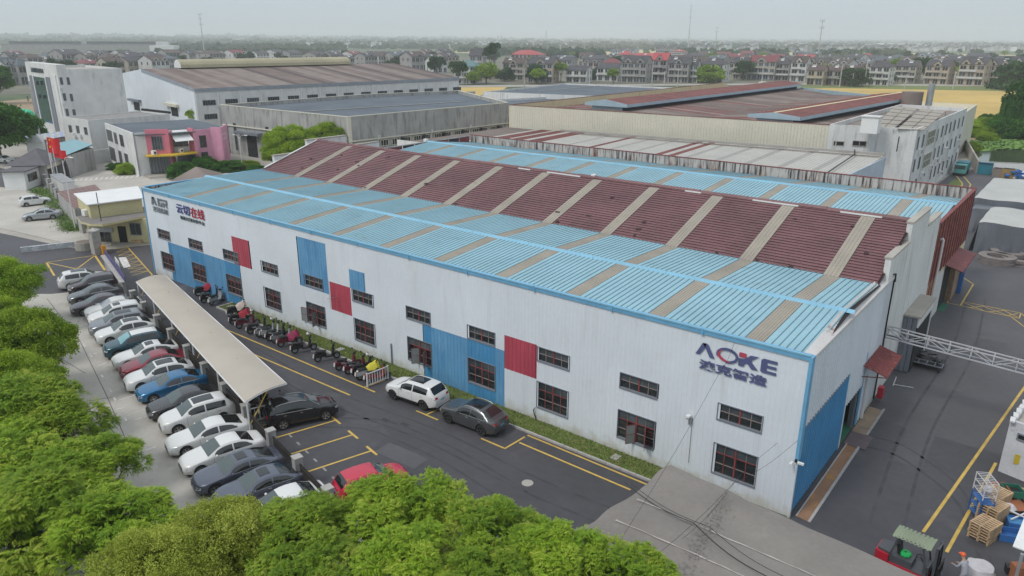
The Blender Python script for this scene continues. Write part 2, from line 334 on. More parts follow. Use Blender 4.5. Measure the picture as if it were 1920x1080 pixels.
def cut(z0, z1, holes, s):
    """intervals of z0..z1 left after removing holes (s0,s1,za,zb) that contain s"""
    iv = [(z0, z1)]
    for a, b, c, d in holes:
        if a <= s <= b:
            nv = []
            for p, q in iv:
                if d <= p or c >= q: nv.append((p, q)); continue
                if c > p: nv.append((p, c))
                if d < q: nv.append((d, q))
            iv = nv
    return [i for i in iv if i[1] - i[0] > 0.01]
# ================================================================ THE SETTING
g = MB(); n_ = 4
g.poly([(-8100, -850, -0.06), (6400, -850, -0.06), (6400, 9100, -0.06), (-8100, 9100, -0.06)], m_land)
struct(g, 'ground', recalc=False)
flat('compound_paving', [(-215, -40), (30, -60), (30, 60), (4, 75), (-4, 134), (-14, 200), (-150, 215), (-230, 90)], -0.03, m_conc2)
asph = flat('asphalt_yard', [(-92, -14), (-99, -4.2), (-84.5, -1.6), (-80.2, -0.2), (-77.5, 6), (-66, 8), (-66, 16), (20, 16), (20, -40), (-15, -40), (-66, -16)], 0.0, m_asph)
flat('service_road', [(-1, 14), (18, 14), (18, 60), (9, 75), (-1, 128), (-9, 131), (-12, 131), (-12, 86), (-1, 50)], 0.004, m_asph2)
lot = flat('concrete_parking_lot', [(-60.9, -5.75), (-56, -6.95), (-22, -14.5), (-12, -16.9), (-12, -50), (-95, -50), (-80, -16), (-70.5, -11.9), (-67.6, -9.6), (-66.3, -7.4), (-64, -6.3)], 0.004, m_conc)
flat('upper_parking_lot', [(-79.6, 0.1), (-84.2, -0.6), (-99, -2.8), (-118, -6), (-150, -2), (-135, 6.0), (-124, 9.3), (-112, 7.5), (-90.5, 2.6)], 0.006, m_conc)
flat('entrance_road', [(-150, -2), (-160, 14), (-139, 14.5), (-124, 11.8), (-123, 9.4), (-136, 6.6)], 0.002, m_asph2)
flat('forecourt_paving', [(-132, 14), (-124, 10.5), (-104, 6), (-97, 5), (-97, 26), (-118, 40), (-128, 27), (-146, 30), (-152, 26), (-140, 18)], 0.003, m_conc)

def line(a, b, wd, mat, z=0.009, name='painted_line', par=None):
    a = Vector((a[0], a[1], 0)); b = Vector((b[0], b[1], 0)); d = (b - a).normalized(); n = Vector((-d.y, d.x, 0)) * wd / 2
    return flat(name, [a - n, b - n, b + n, a + n], z, mat, par or asph)
def pline(uvs, wd, mat, z=0.009, par=None):
    for a, b in zip(uvs[:-1], uvs[1:]): line(G(*a), G(*b), wd, mat, z, par=par)
YL = 0.13
for a, b in [((-52, -4.1), (-27.5, -3.95)), ((-52, -5.75), (-28.5, -5.35)), ((-28.7, -3.95), (-28.4, -2.2))]: line(a, b, YL, m_yellow)
for a, b in [((-23.3, -4.05), (-21.3, -4.05)), ((-22.4, -3.98), (-22.2, -2.2)), ((-17.6, -4.05), (-15.75, -4.05)), ((-15.7, -4.1), (-15.6, -2.2)), ((-15.45, -2.95), (-7.6, -3.05)), ((-15.6, -1.93), (-5.2, -2.05))]: line(a, b, YL, m_yellow)
for x0, y0, x1, y1 in [(-29.6, -11.9, -28.6, -8.2), (-27.75, -12.6, -26.43, -8.23), (-25.4, -13.1, -24.13, -8.73), (-23.05, -13.6, -21.78, -9.26), (-20.7, -14.1, -19.4, -9.8)]:
    line((x0, y0), (x1, y1), YL, m_yellow); line((x1 - 0.62, y1 + 0.13), (x1 + 0.62, y1 - 0.13), YL + .02, m_yellow, 0.012)
for k in range(5):      # faded white ticks near the wall end of the bays
    for d in (0.55, 1.75):
        x = -29 + 2.35 * k + d; y = -11.3 - 0.22 * (x + 27.0); line((x, y + .02), (x + .42, y - .08), 0.12, M('worn_white_paint', (.25, .245, .24), .7, var=.3, scale=3))
pline([(87, 492), (178, 479)], 0.14, m_yellow); pline([(178, 479), (197, 507)], 0.22, m_yellow); pline([(178, 479), (138, 509)], 0.14, m_yellow)
pline([(87, 492), (165, 509)], 0.14, m_yellow); pline([(87, 492), (102, 517)], 0.2, m_yellow)
pline([(238, 462), (286, 516)], 0.14, m_yellow)
for k in range(8):
    f = k / 8; a = (214 + 34 * f, 467 + 50 * f); b = (240 + 44 * f, 464 + 50 * f)
    pline([a, b], 0.10, m_yellow); pline([(a[0] + 4, a[1] + 6), (b[0] + 1, b[1] - 0)], 0.10, m_yellow)
flat('painted_symbol', [G(222, 483), G(236, 482), G(245, 500), G(232, 503)], 0.013, m_white_p, asph)
for a, b in [((5.75, 3.0), (8.3, 28.6)), ((6.95, 2.0), (7.75, 12.8))]: line(a, b, 0.16, m_yellow, 0.014)
pline([(1776, 568), (1800, 534), (1795, 523)], .13, m_yellow, .014); pline([(1801, 573), (1825, 533), (1799, 516)], .13, m_yellow, .014)
pline([(1776, 568), (1801, 573), (1848, 584), (1911, 597), (1914, 587), (1806, 566)], .1, m_yellow, .014)
for a, b in [((1808, 568), (1848, 584)), ((1848, 574), (1815, 577)), ((1842, 574), (1890, 592)), ((1888, 582), (1850, 585)), ((1878, 580), (1908, 595)), ((1908, 588), (1888, 592))]: pline([a, b], .09, m_yellow, .014)
pline([(1914, 587), (1922, 594)], .1, m_yellow, .014); pline([(1893, 592), (1922, 614)], .09, m_yellow, .014)
pline([(1792, 328), (1805, 345), (1801, 352)], .2, m_yellow, .014); pline([(1806, 330), (1820, 346), (1817, 352)], .2, m_yellow, .014)
for a, b in [((1840, 358), (1850, 358)), ((1841, 371), (1848, 371)), ((1820, 460), (1830, 462)), ((1838, 468), (1846, 469))]: pline([a, b], .35, m_white_p, .014)
for k in range(14):     # crossing stripes at the upper gate
    u = 138 + 9.6 * k; v = 339.5 - 0.5 * k
    flat('crossing_stripe', [G(u, v), G(u + 4.5, v - .3), G(u + 8.5, v - 5), G(u + 4, v - 4.6)], 0.010, m_white_p, asph)
for uvs in [[(103, 661), (86, 666)], [(275, 781), (247, 789)], [(257, 740), (215, 753)], [(205, 678), (180, 688)], [(182, 662), (165, 666)], [(158, 610), (138, 614)], [(292, 838), (262, 848)], [(232, 764), (218, 768)]]:
    pline(uvs, 0.1, m_white_p, 0.013, lot)
for u, v in [(158, 648), (170, 666), (192, 706), (206, 731), (215, 748), (235, 786), (262, 846)]: pline([(u - 2, v - 3), (u + 3, v + 4)], 0.12, m_white_p, .013, lot)
pline([(28, 552), (165, 565)], 0.02, m_kerb, .012, lot)
for uvs in [[(88, 560), (150, 640), (200, 742), (260, 880)], [(60, 640), (160, 700)], [(120, 760), (210, 745)]]: 
    for a, b in zip(uvs[:-1], uvs[1:]): line(G(*a), G(*b), 0.05, M('dark_expansion_joint', (0.11, 0.10, 0.09)), 0.012, 'expansion_joint', lot)
for k in range(7):
    line(G(62 + 6 * k, 400 + 11 * k), G(150 + 5 * k, 392 + 11 * k), 0.08, m_white_p, .012, par=lot)
for (u, v, r, m, nm) in [(989, 906, .33, m_kerb, 'manhole_cover')]:
    c = G(u, v); mb = MB(); mb.cyl((c.x, c.y, 0.012), r, 0.02, m, 20); mb.cyl((c.x, c.y, 0.02), r * .85, 0.012, m_conc2, 20); mb.build(nm, asph)
for (u, v) in [(722, 788), (758, 796), (1058, 826)]:
    c = G(u, v)
    mb = MB(); mb.bb(c.x - .32, c.x + .32, c.y - .2, c.y + .2, 0.004, .014, m_asph2)
    for k in range(5): mb.bb(c.x - .26 + k * .12, c.x - .2 + k * .12, c.y - .17, c.y + .17, .014, .02, m_dark)
    mb.build('drain_grate', asph)

for (x, y, w_, h_, a, m) in ((-20, -8.5, 3.2, 1.3, .05, m_asph2), (-33, -7.2, 2.0, 1.0, .0, m_asph2), (3.6, 12, 1.6, 5.5, .02, m_asph2), (5.0, 33, 2.2, 4.0, -.03, m_asph), (-12, -9.5, 1.2, 2.6, .3, m_asph2)):
    c, s_ = math.cos(a), math.sin(a); flat('asphalt_patch', [(x + dx * c - dy * s_, y + dx * s_ + dy * c) for dx, dy in ((-w_ / 2, -h_ / 2), (w_ / 2, -h_ / 2), (w_ / 2, h_ / 2), (-w_ / 2, h_ / 2))], .0065, m, asph)
m_tyre = M('tyre_mark', (.054, .052, .058), .7, var=.3, scale=1)
for pts in (((-46, -4.9), (-30, -6.6), (-20, -5.6), (-12, -6.2), (-2, -5.5)), ((-27, -9), (-24, -6.8), (-18, -6.6), (-11, -7.6)), ((4.2, 2), (3.2, 14), (3.6, 30), (2.2, 48)), ((9, 1), (6.8, 8), (3.0, 11), (.8, 10.6))):
    for off in (-.75, .75):
        P_ = [Vector((p[0], p[1] + off * (1 if abs(pts[0][0] - pts[-1][0]) > 8 else 0), 0)) + Vector((off if abs(pts[0][0] - pts[-1][0]) <= 8 else 0, 0, 0)) for p in pts]; Q_ = []
        for i in range(len(P_) - 1):
            for k in range(8): Q_.append(P_[i].lerp(P_[i + 1], k / 8))
        for _ in range(6): Q_ = [Q_[0]] + [(Q_[i - 1] + Q_[i] * 2 + Q_[i + 1]) / 4 for i in range(1, len(Q_) - 1)] + [Q_[-1]]
        mb = MB(); mb.grid([[(q.x - n_.x * .09, q.y - n_.y * .09, .0078), (q.x + n_.x * .09, q.y + n_.y * .09, .0078)] for q, n_ in [(Q_[i], Vector((-(Q_[min(i + 1, len(Q_) - 1)] - Q_[max(i - 1, 0)]).y, (Q_[min(i + 1, len(Q_) - 1)] - Q_[max(i - 1, 0)]).x, 0)).normalized()) for i in range(len(Q_))]], m_tyre); mb.build('tyre_mark', asph, recalc=False)

# kerbed grass strip along the front wall
kx0, kx1 = -51.6, -4.6
mb = MB()
x = kx0
while x < kx1: mb.bb(x, min(x + .97, kx1), -1.74, -1.60, -.02, .13, m_kerb); x += .99
mb.bb(kx0 - .12, kx0, -1.74, -0.05, -.02, .13, m_kerb)
struct(mb, 'grass_strip_kerb')
flat('grass_strip_soil', [(kx0, -1.6), (kx1, -1.6), (kx1, -0.06), (kx0, -0.06)], 0.07, m_grassm)
def grass_tufts(name, area, n, h, mats, label, zf=0.07, wide=0.012):
    mb = MB(); x0, x1, y0, y1 = area
    for k in range(n):
        x = random.uniform(x0, x1); y = random.uniform(y0, y1); a = random.uniform(0, 6.28); hh = h * random.uniform(.5, 1.3); m = random.choice(mats)
        dx, dy = math.cos(a) * wide * 2, math.sin(a) * wide * 2; lx, ly = random.uniform(-.6, .6) * hh, random.uniform(-.6, .6) * hh
        mb.poly([(x - dx, y - dy, zf), (x + dx, y + dy, zf), (x + lx, y + ly, zf + hh)], m)
    o = mb.build(name, recalc=False, kind='stuff'); tag(o, label, 'grass'); return o
gr1 = M('grass_blade_green', (0.14, 0.22, 0.035), .9, obj=True); gr2 = M('grass_blade_dry', (0.27, 0.24, 0.10), .9, obj=True)
grass_tufts('grass', (kx0 + .05, kx1, -1.58, -0.08), 26000, .10, [gr1, gr1, gr2], 'rough half dry grass in the kerbed strip along the long white wall')
for cx, w_ in [(-47.9, .5), (-35.2, .5), (-21.2, .55), (-19.1, .75), (-9.9, .45), (-50.9, .4)]:
    mb = MB(); mb.bb(cx - w_ / 2, cx + w_ / 2, -1.1, -.5, .06, .12, m_kerb); struct(mb, 'inspection_cover')

# ================================================================ BLUE-ROOFED WORKSHOP (front)
FX0 = -66.3; EAVE = 9.05
X_ = Vector((1, 0, 0)); Y_ = Vector((0, 1, 0)); Z_ = Vector((0, 0, 1))
fac = thing('workshop_building', 'long white clad workshop with pale blue ribbed roof and blue and red wall blocks', 'factory building', (0, 0, 0))
UP = [(-64.37, -61.99), (-58.33, -55.95), (-52.3, -49.87), (-46.3, -43.89), (-40.18, -37.83), (-34.21, -31.74), (-28.18, -25.75), (-22.22, -19.84), (-16.31, -13.91), (-10.35, -7.89), (-4.35, -1.9)]
UP = [((a + b) / 2 - 1.2, (a + b) / 2 + 1.2) for a, b in UP]
holes = [(a - FX0, b - FX0, 4.27, 5.18) for a, b in UP] + [(a - FX0, b - FX0, 1.0, 2.79) for a, b in UP]
blocks = [((-62.67, -49.78, -.02, 4.06), 'b'), ((-50.64, -47.97, 4.06, 6.66), 'r'), ((-40.74, -37.10, 4.08, 8.27), 'b'), ((-37.06, -34.40, 2.86, 5.22), 'r'), ((-34.40, -32.60, 5.2, 6.75), 'b'), ((-26.52, -19.02, 0, 4.14), 'b'), ((-19.01, -16.38, 2.91, 5.27), 'r')]
bh = [(a - FX0, b - FX0, c, d) for (a, b, c, d), k in blocks]
ribwall((FX0, 0, 0), X_, -Y_, 66.3, lambda s: cut(0.0, EAVE - .18, holes + bh, s), m_wall, depth=.010).build('front_wall', fac)
for (a, b, c, d), k in blocks:
    c = max(c, 0.0)
    def spans(s, a=a, c=c, d=d): return cut(c, d, holes, s + a - FX0)
    if k == 'r': ribwall((a, 0, 0), X_, -Y_, b - a, spans, m_red, pitch=.33, depth=.02).build('red_cladding_panel', fac)
    elif b - a < 5: ribwall((a, 0, 0), X_, -Y_, b - a, spans, m_blue, pitch=.33, depth=.02).build('blue_cladding_panel', fac)
    else:
        xs = [a] + sorted([q for w0, w1 in UP for q in (w0 - .02, w1 + .02) if a < q < b]) + [b]
        for i in range(len(xs) - 1):
            p, q = xs[i], xs[i + 1]
            if q - p < .2: continue
            dk = any(w0 - .1 < (p + q) / 2 < w1 + .15 for w0, w1 in UP)
            for iv in cut(c, d, holes, (p + q) / 2 - FX0): ribwall((p, 0, 0), X_, -Y_, q - p, lambda s, iv=iv: [iv], m_blued if dk else m_blue, pitch=.33, depth=.02).build('blue_cladding_panel', fac)
# windows: recessed frame, bars and panes
def bar_mesh(w_, h_, mat):
    mb = MB(); mb.bb(-w_ / 2, w_ / 2, -.02, .02, -h_ / 2, h_ / 2, mat); return mb
def make_window(cx, z0, z1, rows, low, opened=()):
    f = MB(); w_ = 2.4; h_ = z1 - z0
    for (a, b, c, d) in ((-w_ / 2 - .035, w_ / 2 + .035, h_, h_ + .035), (-w_ / 2 - .035, w_ / 2 + .035, -.09, 0), (-w_ / 2 - .035, -w_ / 2, 0, h_), (w_ / 2, w_ / 2 + .035, 0, h_)): f.bb(a, b, -.055, .02, c, d, m_wframe)
    for (a, b, c, d) in ((-w_ / 2, w_ / 2, h_ - .01, h_), (-w_ / 2, w_ / 2, 0, .01), (-w_ / 2, -w_ / 2 + .01, .01, h_ - .01), (w_ / 2 - .01, w_ / 2, .01, h_ - .01)): f.bb(a, b, .02, .16, c, d, m_wframe)
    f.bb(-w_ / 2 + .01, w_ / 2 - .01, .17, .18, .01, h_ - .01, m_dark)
    win = f.build('window', fac, world=False); win.location = (cx, 0, z0)
    nc = 4; pw = w_ / nc; ph = h_ / rows
    hz = [0, .33, .66, 1.0] if low else [0, .5, 1.0]
    if low: hz = [0, .33, .68, 1.0]
    for r_ in range(len(hz) - 1):
        for c in range(nc):
            if (r_, c) in opened: continue
            key = ('pane', low, r_)
            if key not in PROTO:
                mb = MB(); mb.bb(-pw / 2, pw / 2, -.004, .004, 0, (hz[r_ + 1] - hz[r_]) * h_, m_glassg if r_ == len(hz) - 2 else m_glass); PROTO[key] = mb.build('pane', win, world=False); o = PROTO[key]
            else: o = inst('pane', PROTO[key], win)
            o.location = (-w_ / 2 + pw * (c + .5), .09, hz[r_] * h_)
    bars = MB(); red = m_mull
    for i, q in enumerate(hz[1:-1]):
        bars.bb(-w_ / 2, w_ / 2, .05, .085, q * h_ - .022, q * h_ + .022, red if (low and i == len(hz) - 3) else m_mullg)
    for c in (1, 2, 3):
        top = hz[-2] * h_ - .022 if low and c != 2 else h_
        bars.bb(-w_ / 2 + pw * c - (.045 if c == 2 else .022), -w_ / 2 + pw * c + (.045 if c == 2 else .022), .045, .082, 0, top, red if (low or c == 2) else m_mullg)
        if low and c != 2: bars.bb(-w_ / 2 + pw * c - .015, -w_ / 2 + pw * c + .015, .045, .082, hz[-2] * h_ + .022, h_, m_mullg)
    if low:
        for k in range(6): bars.bb(-w_ / 2, w_ / 2, .10, .115, .12 + k * .2, .135 + k * .2, m_mull)
    bars.build('window_bars', win, world=False)
    return win
PROTO = {}
def casement(win, hx, ang, w_=.58, h_=1.2):
    mb = MB()
    for z in (0, h_ / 2, h_): mb.bb(0, w_, -.012, .012, z - .015, z + .015, m_mull if z else m_mullg)
    for x in (0, w_): mb.bb(x - .015, x + .015, -.013, .013, 0, h_, m_mull)
    mb.bb(.02, w_ - .02, -.003, .003, .02, h_ - .02, M('pale_casement_glass', (.24, .26, .26), .2))
    o = mb.build('casement', win, world=False); o.location = (hx, -.06, .02); o.rotation_euler = (0, 0, ang); return o
for i, (a, b) in enumerate(UP):
    cx = (a + b) / 2
    make_window(cx, 4.27, 5.18, 2, False)
    op = {4: ((0, 0), (1, 0)), 6: ((0, 1), (1, 1), (0, 3), (1, 3)), 9: ((0, 1), (1, 1), (0, 3), (1, 3))}.get(i, ())
    wn = make_window(cx, 1.0, 2.79, 3, True, op)
    if i == 4: casement(wn, -1.2, R(-165)); casement(wn, 0.0, R(-70))
    if i in (6, 9): casement(wn, 0.0, R(-125)); casement(wn, .62, R(-60))
# eave trim (jointed lengths) and corner trims
x = FX0; mb = None
for k in range(12):
    L_ = 66.3 / 12; a = FX0 + k * L_; mb = MB()
    mb.bb(a, a + L_ - .02, -.09, .32, EAVE - .2, EAVE + .02, m_trim); mb.bb(a, a + L_ - .02, -.12, -.03, EAVE + .02, EAVE + .10, m_ridgeb)
    if k: mb.bb(a - .12, a + .04, -.13, -.08, EAVE - .24, EAVE + .11, m_trim)
    mb.build('eave_trim', fac)
mb = MB(); mb.bb(-.06, .10, -.10, .34, 3.4, EAVE, m_trim); mb.bb(-.05, .08, -.09, .10, 0, 3.4, m_wall); mb.build('corner_trim', fac)
mb = MB(); mb.bb(FX0 - .07, FX0 + .06, -.08, .25, 0, EAVE, m_trim); mb.build('corner_trim', fac)
# ribbed roof bays and skylights, front and rear slope
def slope_bay(mb, x0, x1, pA, pB, mat, pitch, ribh=.045, ribw=.07, rmat=None, under=True):
    """strip of ribbed sheet between x0,x1 from (y,z)=pA to pB"""
    d = Vector((0, pB[0] - pA[0], pB[1] - pA[1])).normalized(); n = X_.cross(d)
    if n.z < 0: n = -n
    k = max(1, int(round((x1 - x0) / pitch))); p = (x1 - x0) / k
    q = []
    for j in range(k):
        s = x0 + j * p; q += [(s, 0), (s + p - ribw, 0), (s + p - ribw * .7, ribh), (s + p - ribw * .3, ribh)]
    q.append((x1, 0))
    rows = [[Vector((a, P[0], P[1])) + n * b for a, b in q] for P in (pA, pB)]
    mb.grid(rows, mat)
    if rmat:
        for j in range(k):
            s = x0 + (j + 1) * p
            A = [Vector((s - .004, P[0], P[1])) + n * .008 for P in (pA, pB)]; B = [Vector((s + .022, P[0], P[1])) + n * .008 for P in (pA, pB)]
            mb.poly([A[0], B[0], B[1], A[1]], rmat)
def sky_xs(x0, x1, first, step, wd):
    xs = []; k = 0
    while first - step * k > x0 + .5: xs.append(first - step * k); k += 1
    return xs
RIDGE = (7.0, 9.33); VAL = (13.7, 9.16); FE = (.36, 8.82)
def roof_bays(par, x0, x1, pA, pB, lefts, wd, mat, pitch, sky=m_sky, rmat=m_rib, name='roof_sheet'):
    edges = [x1]
    for l in sorted(lefts, reverse=True): edges += [l + wd, l]
    edges.append(x0)
    for i in range(0, len(edges) - 1):
        b, a = edges[i], edges[i + 1]
        if b - a < .05: continue
        mb = MB(); issky = i % 2 == 1
        slope_bay(mb, a + .012, b - .012, pA, pB, sky if issky else mat, .16 if issky else pitch, ribh=.02 if issky else .045, ribw=.05 if issky else .07, rmat=None if issky else rmat)
        mb.build('skylight_strip' if issky else name, par)
lefts = [-3.6 - 5.63 * k for k in range(11)]
roof_bays(fac, FX0 + .3, -.32, FE, RIDGE, lefts, .98, m_roofb, .36)
roof_bays(fac, FX0 + .3, -.32, VAL, RIDGE, [l + .15 for l in lefts], .98, m_roofb, .36)
k = 0; x = FX0
while x < 0:
    mb = MB(); x1 = min(x + 5.5, .12); y, z = RIDGE
    mb.grid([[(a, y - .28, z - .02), (a, y - .08, z + .10), (a, y + .08, z + .10), (a, y + .28, z - .02)] for a in (x + .01, x1 - .01)], m_ridgeb)
    mb.build('ridge_cap', fac); x = x1
# slab below the sheets so nothing shows through
mb = MB(); mb.grid([[(a, p[0], p[1] - .06) for p in (FE, RIDGE, VAL)] for a in (FX0 + .1, -.1)], m_dark); mb.build('roof_lining', fac)
# right-hand end wall
yE = 15.0
def side_spans(s):
    y = s
    if y < 8.45: return [(5.02, 8.9)]
    if 9.0 <= y <= 12.4: return [(2.75, 8.9)]
    return [(0.0, 8.9)]
ribwall((0, 0, 0), Y_, X_, yE + 1.8, side_spans, m_wall, pitch=.40, rib=.12, depth=.06).build('side_wall', fac)
ribwall((0.012, .12, 0), Y_, X_, 8.33, lambda s: [(0.12, 5.0)], m_blued, pitch=.34, rib=.10, depth=.04).build('blue_cladding_panel', fac)
mb = MB(); mb.bb(-.05, .05, 8.42, 8.56, 0, 5.04, m_trim); mb.bb(0, .07, .1, 8.5, 4.98, 5.06, m_wframe); mb.bb(-.04, .06, 12.35, 12.6, 0, 5.0, m_trim); mb.build('door_frame', fac)
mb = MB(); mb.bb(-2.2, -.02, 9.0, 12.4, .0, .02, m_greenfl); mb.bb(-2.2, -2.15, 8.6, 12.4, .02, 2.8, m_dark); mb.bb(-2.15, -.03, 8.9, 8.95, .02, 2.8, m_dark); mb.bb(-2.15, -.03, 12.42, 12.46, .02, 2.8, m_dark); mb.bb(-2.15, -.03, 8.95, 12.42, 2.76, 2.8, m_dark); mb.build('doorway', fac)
mb = MB(); mb.bb(-.10, .02, 11.7, 11.78, 0, 2.7, m_wframe); mb.bb(-.35, -.12, 11.9, 12.2, .02, 2.6, m_wframe); mb.build('folded_door', fac)
# peeling flashing between roof edge and end wall
mb = MB(); pts = []
for k in range(43):
    y = .1 + k * .4; z = (FE[1] + (RIDGE[1] - FE[1]) * min(1, y / 7.0)) if y < 7 else RIDGE[1] + (VAL[1] - RIDGE[1]) * (y - 7) / 6.7
    pts.append((y, z))
m_flash = M('peeling_white_flashing', (0.52, 0.50, 0.49), .6, var=.08, scale=1, blot=[((0.24, 0.07, 0.05), .95, .9, .60), ((0.45, 0.26, 0.12), .9, 1.7, .64)])
mb.grid([[(-.52, y, z + .09), (-.05, y, 9.0), (.06, y, 8.97), (.075, y, 8.82)] for y, z in pts], m_flash); mb.build('end_flashing', fac)
# left-hand end parapet, rusting
mb = MB(); mb.bb(FX0 - .12, FX0 + .05, 0.3, 15.8, 0, 9.1, m_rusty); mb.bb(FX0 - .16, FX0 + .09, .3, 15.8, 9.1, 9.2, m_trim); mb.build('end_parapet', fac)
mb = MB(); mb.tube([(.06, 16.7, 8.9), (.06, 16.7, 6.0), (.12, 16.5, 3.9), (.12, 16.5, .2)], .05, m_black, 6); mb.tube([(-.6, 15.2, 9.15), (-.25, 15.8, 9.2), (.1, 16.65, 9.15), (.1, 16.8, 8.6)], .06, m_black, 6); mb.build('black_cable', fac)
# letters and logos on the front wall
def text(body, x, z, size, mat, parent, sx=1.0, bold=.02, name='lettering', y=-.05, depth=.012, rot=(R(90), 0, 0), loc=None, shear=0):
    cu = bpy.data.curves.new(name, 'FONT'); cu.body = body; cu.size = size; cu.extrude = depth; cu.offset = bold; cu.resolution_u = 3; cu.shear = shear
    tmp = bpy.data.objects.new('tmp', cu); COL.objects.link(tmp)
    dg = bpy.context.evaluated_depsgraph_get(); me = bpy.data.meshes.new_from_object(tmp.evaluated_get(dg)); bpy.data.objects.remove(tmp)
    me.materials.clear(); me.materials.append(mat); xs = [v.co.x for v in me.vertices]; ys = [v.co.y for v in me.vertices]
    if not xs: return None
    mx, my = min(xs), min(ys)
    for v in me.vertices: v.co.x = (v.co.x - mx) * sx; v.co.y -= my
    o = bpy.data.objects.new(name, me); COL.objects.link(o); o.parent = parent; o.rotation_euler = rot; o.location = loc or (x, y, z); return o
def fit(body, x0, x1, z0, z1, mat, parent, bold=.02, **k):
    o = text(body, 0, 0, 1.0, mat, parent, bold=bold / max(z1 - z0, .2), **k)
    if o is None: return
    xs = [v.co.x for v in o.data.vertices]; ys = [v.co.y for v in o.data.vertices]; sx = (x1 - x0) / max(xs); sy = (z1 - z0) / max(ys)
    for v in o.data.vertices: v.co.x *= sx; v.co.y *= sy
    o.location = (x0, -.07, z0); return o
m_navy = M('navy_letter', (0.085, 0.10, 0.22), .5); m_logor = M('red_letter', (0.45, 0.06, 0.11), .5); m_lgrey = M('grey_letter', (0.14, 0.16, 0.18), .5); m_dblue = M('indigo_letter', (0.03, 0.035, 0.20), .5); m_crim = M('crimson_letter', (0.36, 0.01, 0.04), .5); m_ink = M('dark_letter', (0.03, 0.05, 0.06), .5)
sg = thing('wall_sign', 'AOKE lettering and four Chinese characters fixed to the white wall under the eave', 'sign', (-5.84, -.05, 6.75))
def let(outs, mat, name='letter', d=.02):
    mb = MB()
    for o_ in outs: mb.solid(o_, (0, -.045, 0), X_, -Y_, d, mat)
    return mb.build(name, sg)
let([[(-5.86, 7.64), (-5.62, 7.66), (-5.33, 8.13), (-5.28, 8.36), (-5.50, 8.34)], [(-5.50, 8.34), (-5.28, 8.36), (-5.17, 8.30), (-4.78, 7.62), (-5.05, 7.62), (-5.34, 8.12)]], m_navy)
def ringpart(cx, cz, rx, rz, a0, a1, th0, th1, mat, tilt=0.0, d=.02):
    mb = MB(); n = 20; o_ = []; i_ = []
    for k in range(n + 1):
        a = R(a0 + (a1 - a0) * k / n); f = math.sin(math.pi * k / n); th = th0 + (th1 - th0) * f
        o_.append((cx + rx * math.cos(a), cz + rz * math.sin(a))); i_.append((cx + (rx - th) * math.cos(a), cz + (rz - th) * math.sin(a)))
    for k in range(n): mb.solid([o_[k], o_[k + 1], i_[k + 1], i_[k]], (0, -.045, 0), X_, -Y_, d, mat)
    return mb.build('letter', sg)
ringpart(-4.12, 7.99, .60, .42, -95, 205, .13, .15, m_navy)
ringpart(-4.14, 7.97, .50, .34, 120, 300, .02, .15, m_logor, d=.026)
let([[(-3.47, 8.12), (-3.14, 8.12), (-3.12, 8.16), (-3.12, 8.34), (-3.16, 8.37), (-3.47, 8.37), (-3.50, 8.33), (-3.50, 8.16)]], m_logor)
let([[(-3.50, 7.63), (-3.50, 8.04), (-3.22, 8.05), (-2.90, 8.33), (-2.48, 8.36), (-2.80, 8.10), (-2.83, 7.99), (-2.46, 7.62), (-2.80, 7.60), (-3.04, 7.86), (-3.16, 7.80), (-3.22, 7.63)]], m_navy)
let([[(-2.34, 7.66), (-2.24, 7.60), (-2.04, 7.60), (-2.04, 8.36), (-2.22, 8.36), (-2.34, 8.28)], [(-2.04, 8.20), (-1.54, 8.20), (-1.54, 8.36), (-2.04, 8.36)], [(-2.04, 7.90), (-1.56, 7.90), (-1.56, 8.05), (-2.04, 8.05)], [(-2.04, 7.60), (-1.54, 7.60), (-1.54, 7.75), (-2.04, 7.75)]], m_navy)
o = fit('澳克智造', -5.60, -1.92, 6.86, 7.42, m_navy, sg, bold=.017); o.location = (-5.60 + 5.84, -.02, .11)
s2 = thing('wall_sign', 'grey AGR lettering over small grey characters at the far left end of the wall', 'sign', (-64.7, -.05, 6.9))
let_ = lambda q, par, m: [par_build(q, par, m)]
def let2(par, outs, mat):
    mb = MB()
    for o_ in outs: mb.solid(o_, (0, -.045, 0), X_, -Y_, .02, mat)
    return mb.build('letter', par)
let2(s2, [[(-64.72, 7.62), (-64.38, 7.62), (-64.18, 8.05), (-64.05, 8.42), (-64.5, 8.42)], [(-64.5, 8.42), (-64.05, 8.42), (-63.62, 7.62), (-63.98, 7.62), (-64.2, 8.1)]], m_lgrey)
let2(s2, [[(-63.4, 7.62), (-63.05, 7.62), (-63.05, 8.42), (-63.4, 8.42)], [(-63.05, 8.2), (-62.55, 8.2), (-62.55, 8.42), (-63.05, 8.42)], [(-63.05, 7.62), (-62.55, 7.62), (-62.55, 7.84), (-63.05, 7.84)], [(-62.78, 7.84), (-62.55, 7.84), (-62.55, 8.06), (-62.78, 8.06)]], m_lgrey)
let2(s2, [[(-62.38, 7.62), (-62.1, 7.62), (-62.1, 8.1), (-62.38, 8.1)], [(-62.48, 8.22), (-61.5, 8.22), (-61.5, 8.42), (-62.48, 8.42)], [(-61.75, 7.92), (-61.5, 7.92), (-61.5, 8.22), (-61.75, 8.22)], [(-62.1, 7.92), (-61.75, 7.92), (-61.75, 8.06), (-62.1, 8.06)], [(-61.98, 7.92), (-61.72, 7.92), (-61.42, 7.62), (-61.7, 7.62)]], m_lgrey)
o = fit('澳冠机械', -64.55, -61.55, 6.95, 7.5, m_lgrey, s2, bold=.008); o.location = (.15, -.02, .05)
s3 = thing('wall_sign', 'navy and crimson Chinese lettering with a small dark line below, beside the grey sign', 'sign', (-59.75, -.05, 6.7))
o = fit('云切', -59.75, -57.30, 7.55, 8.48, m_dblue, s3, bold=.02); o.location = (0, -.02, .78)
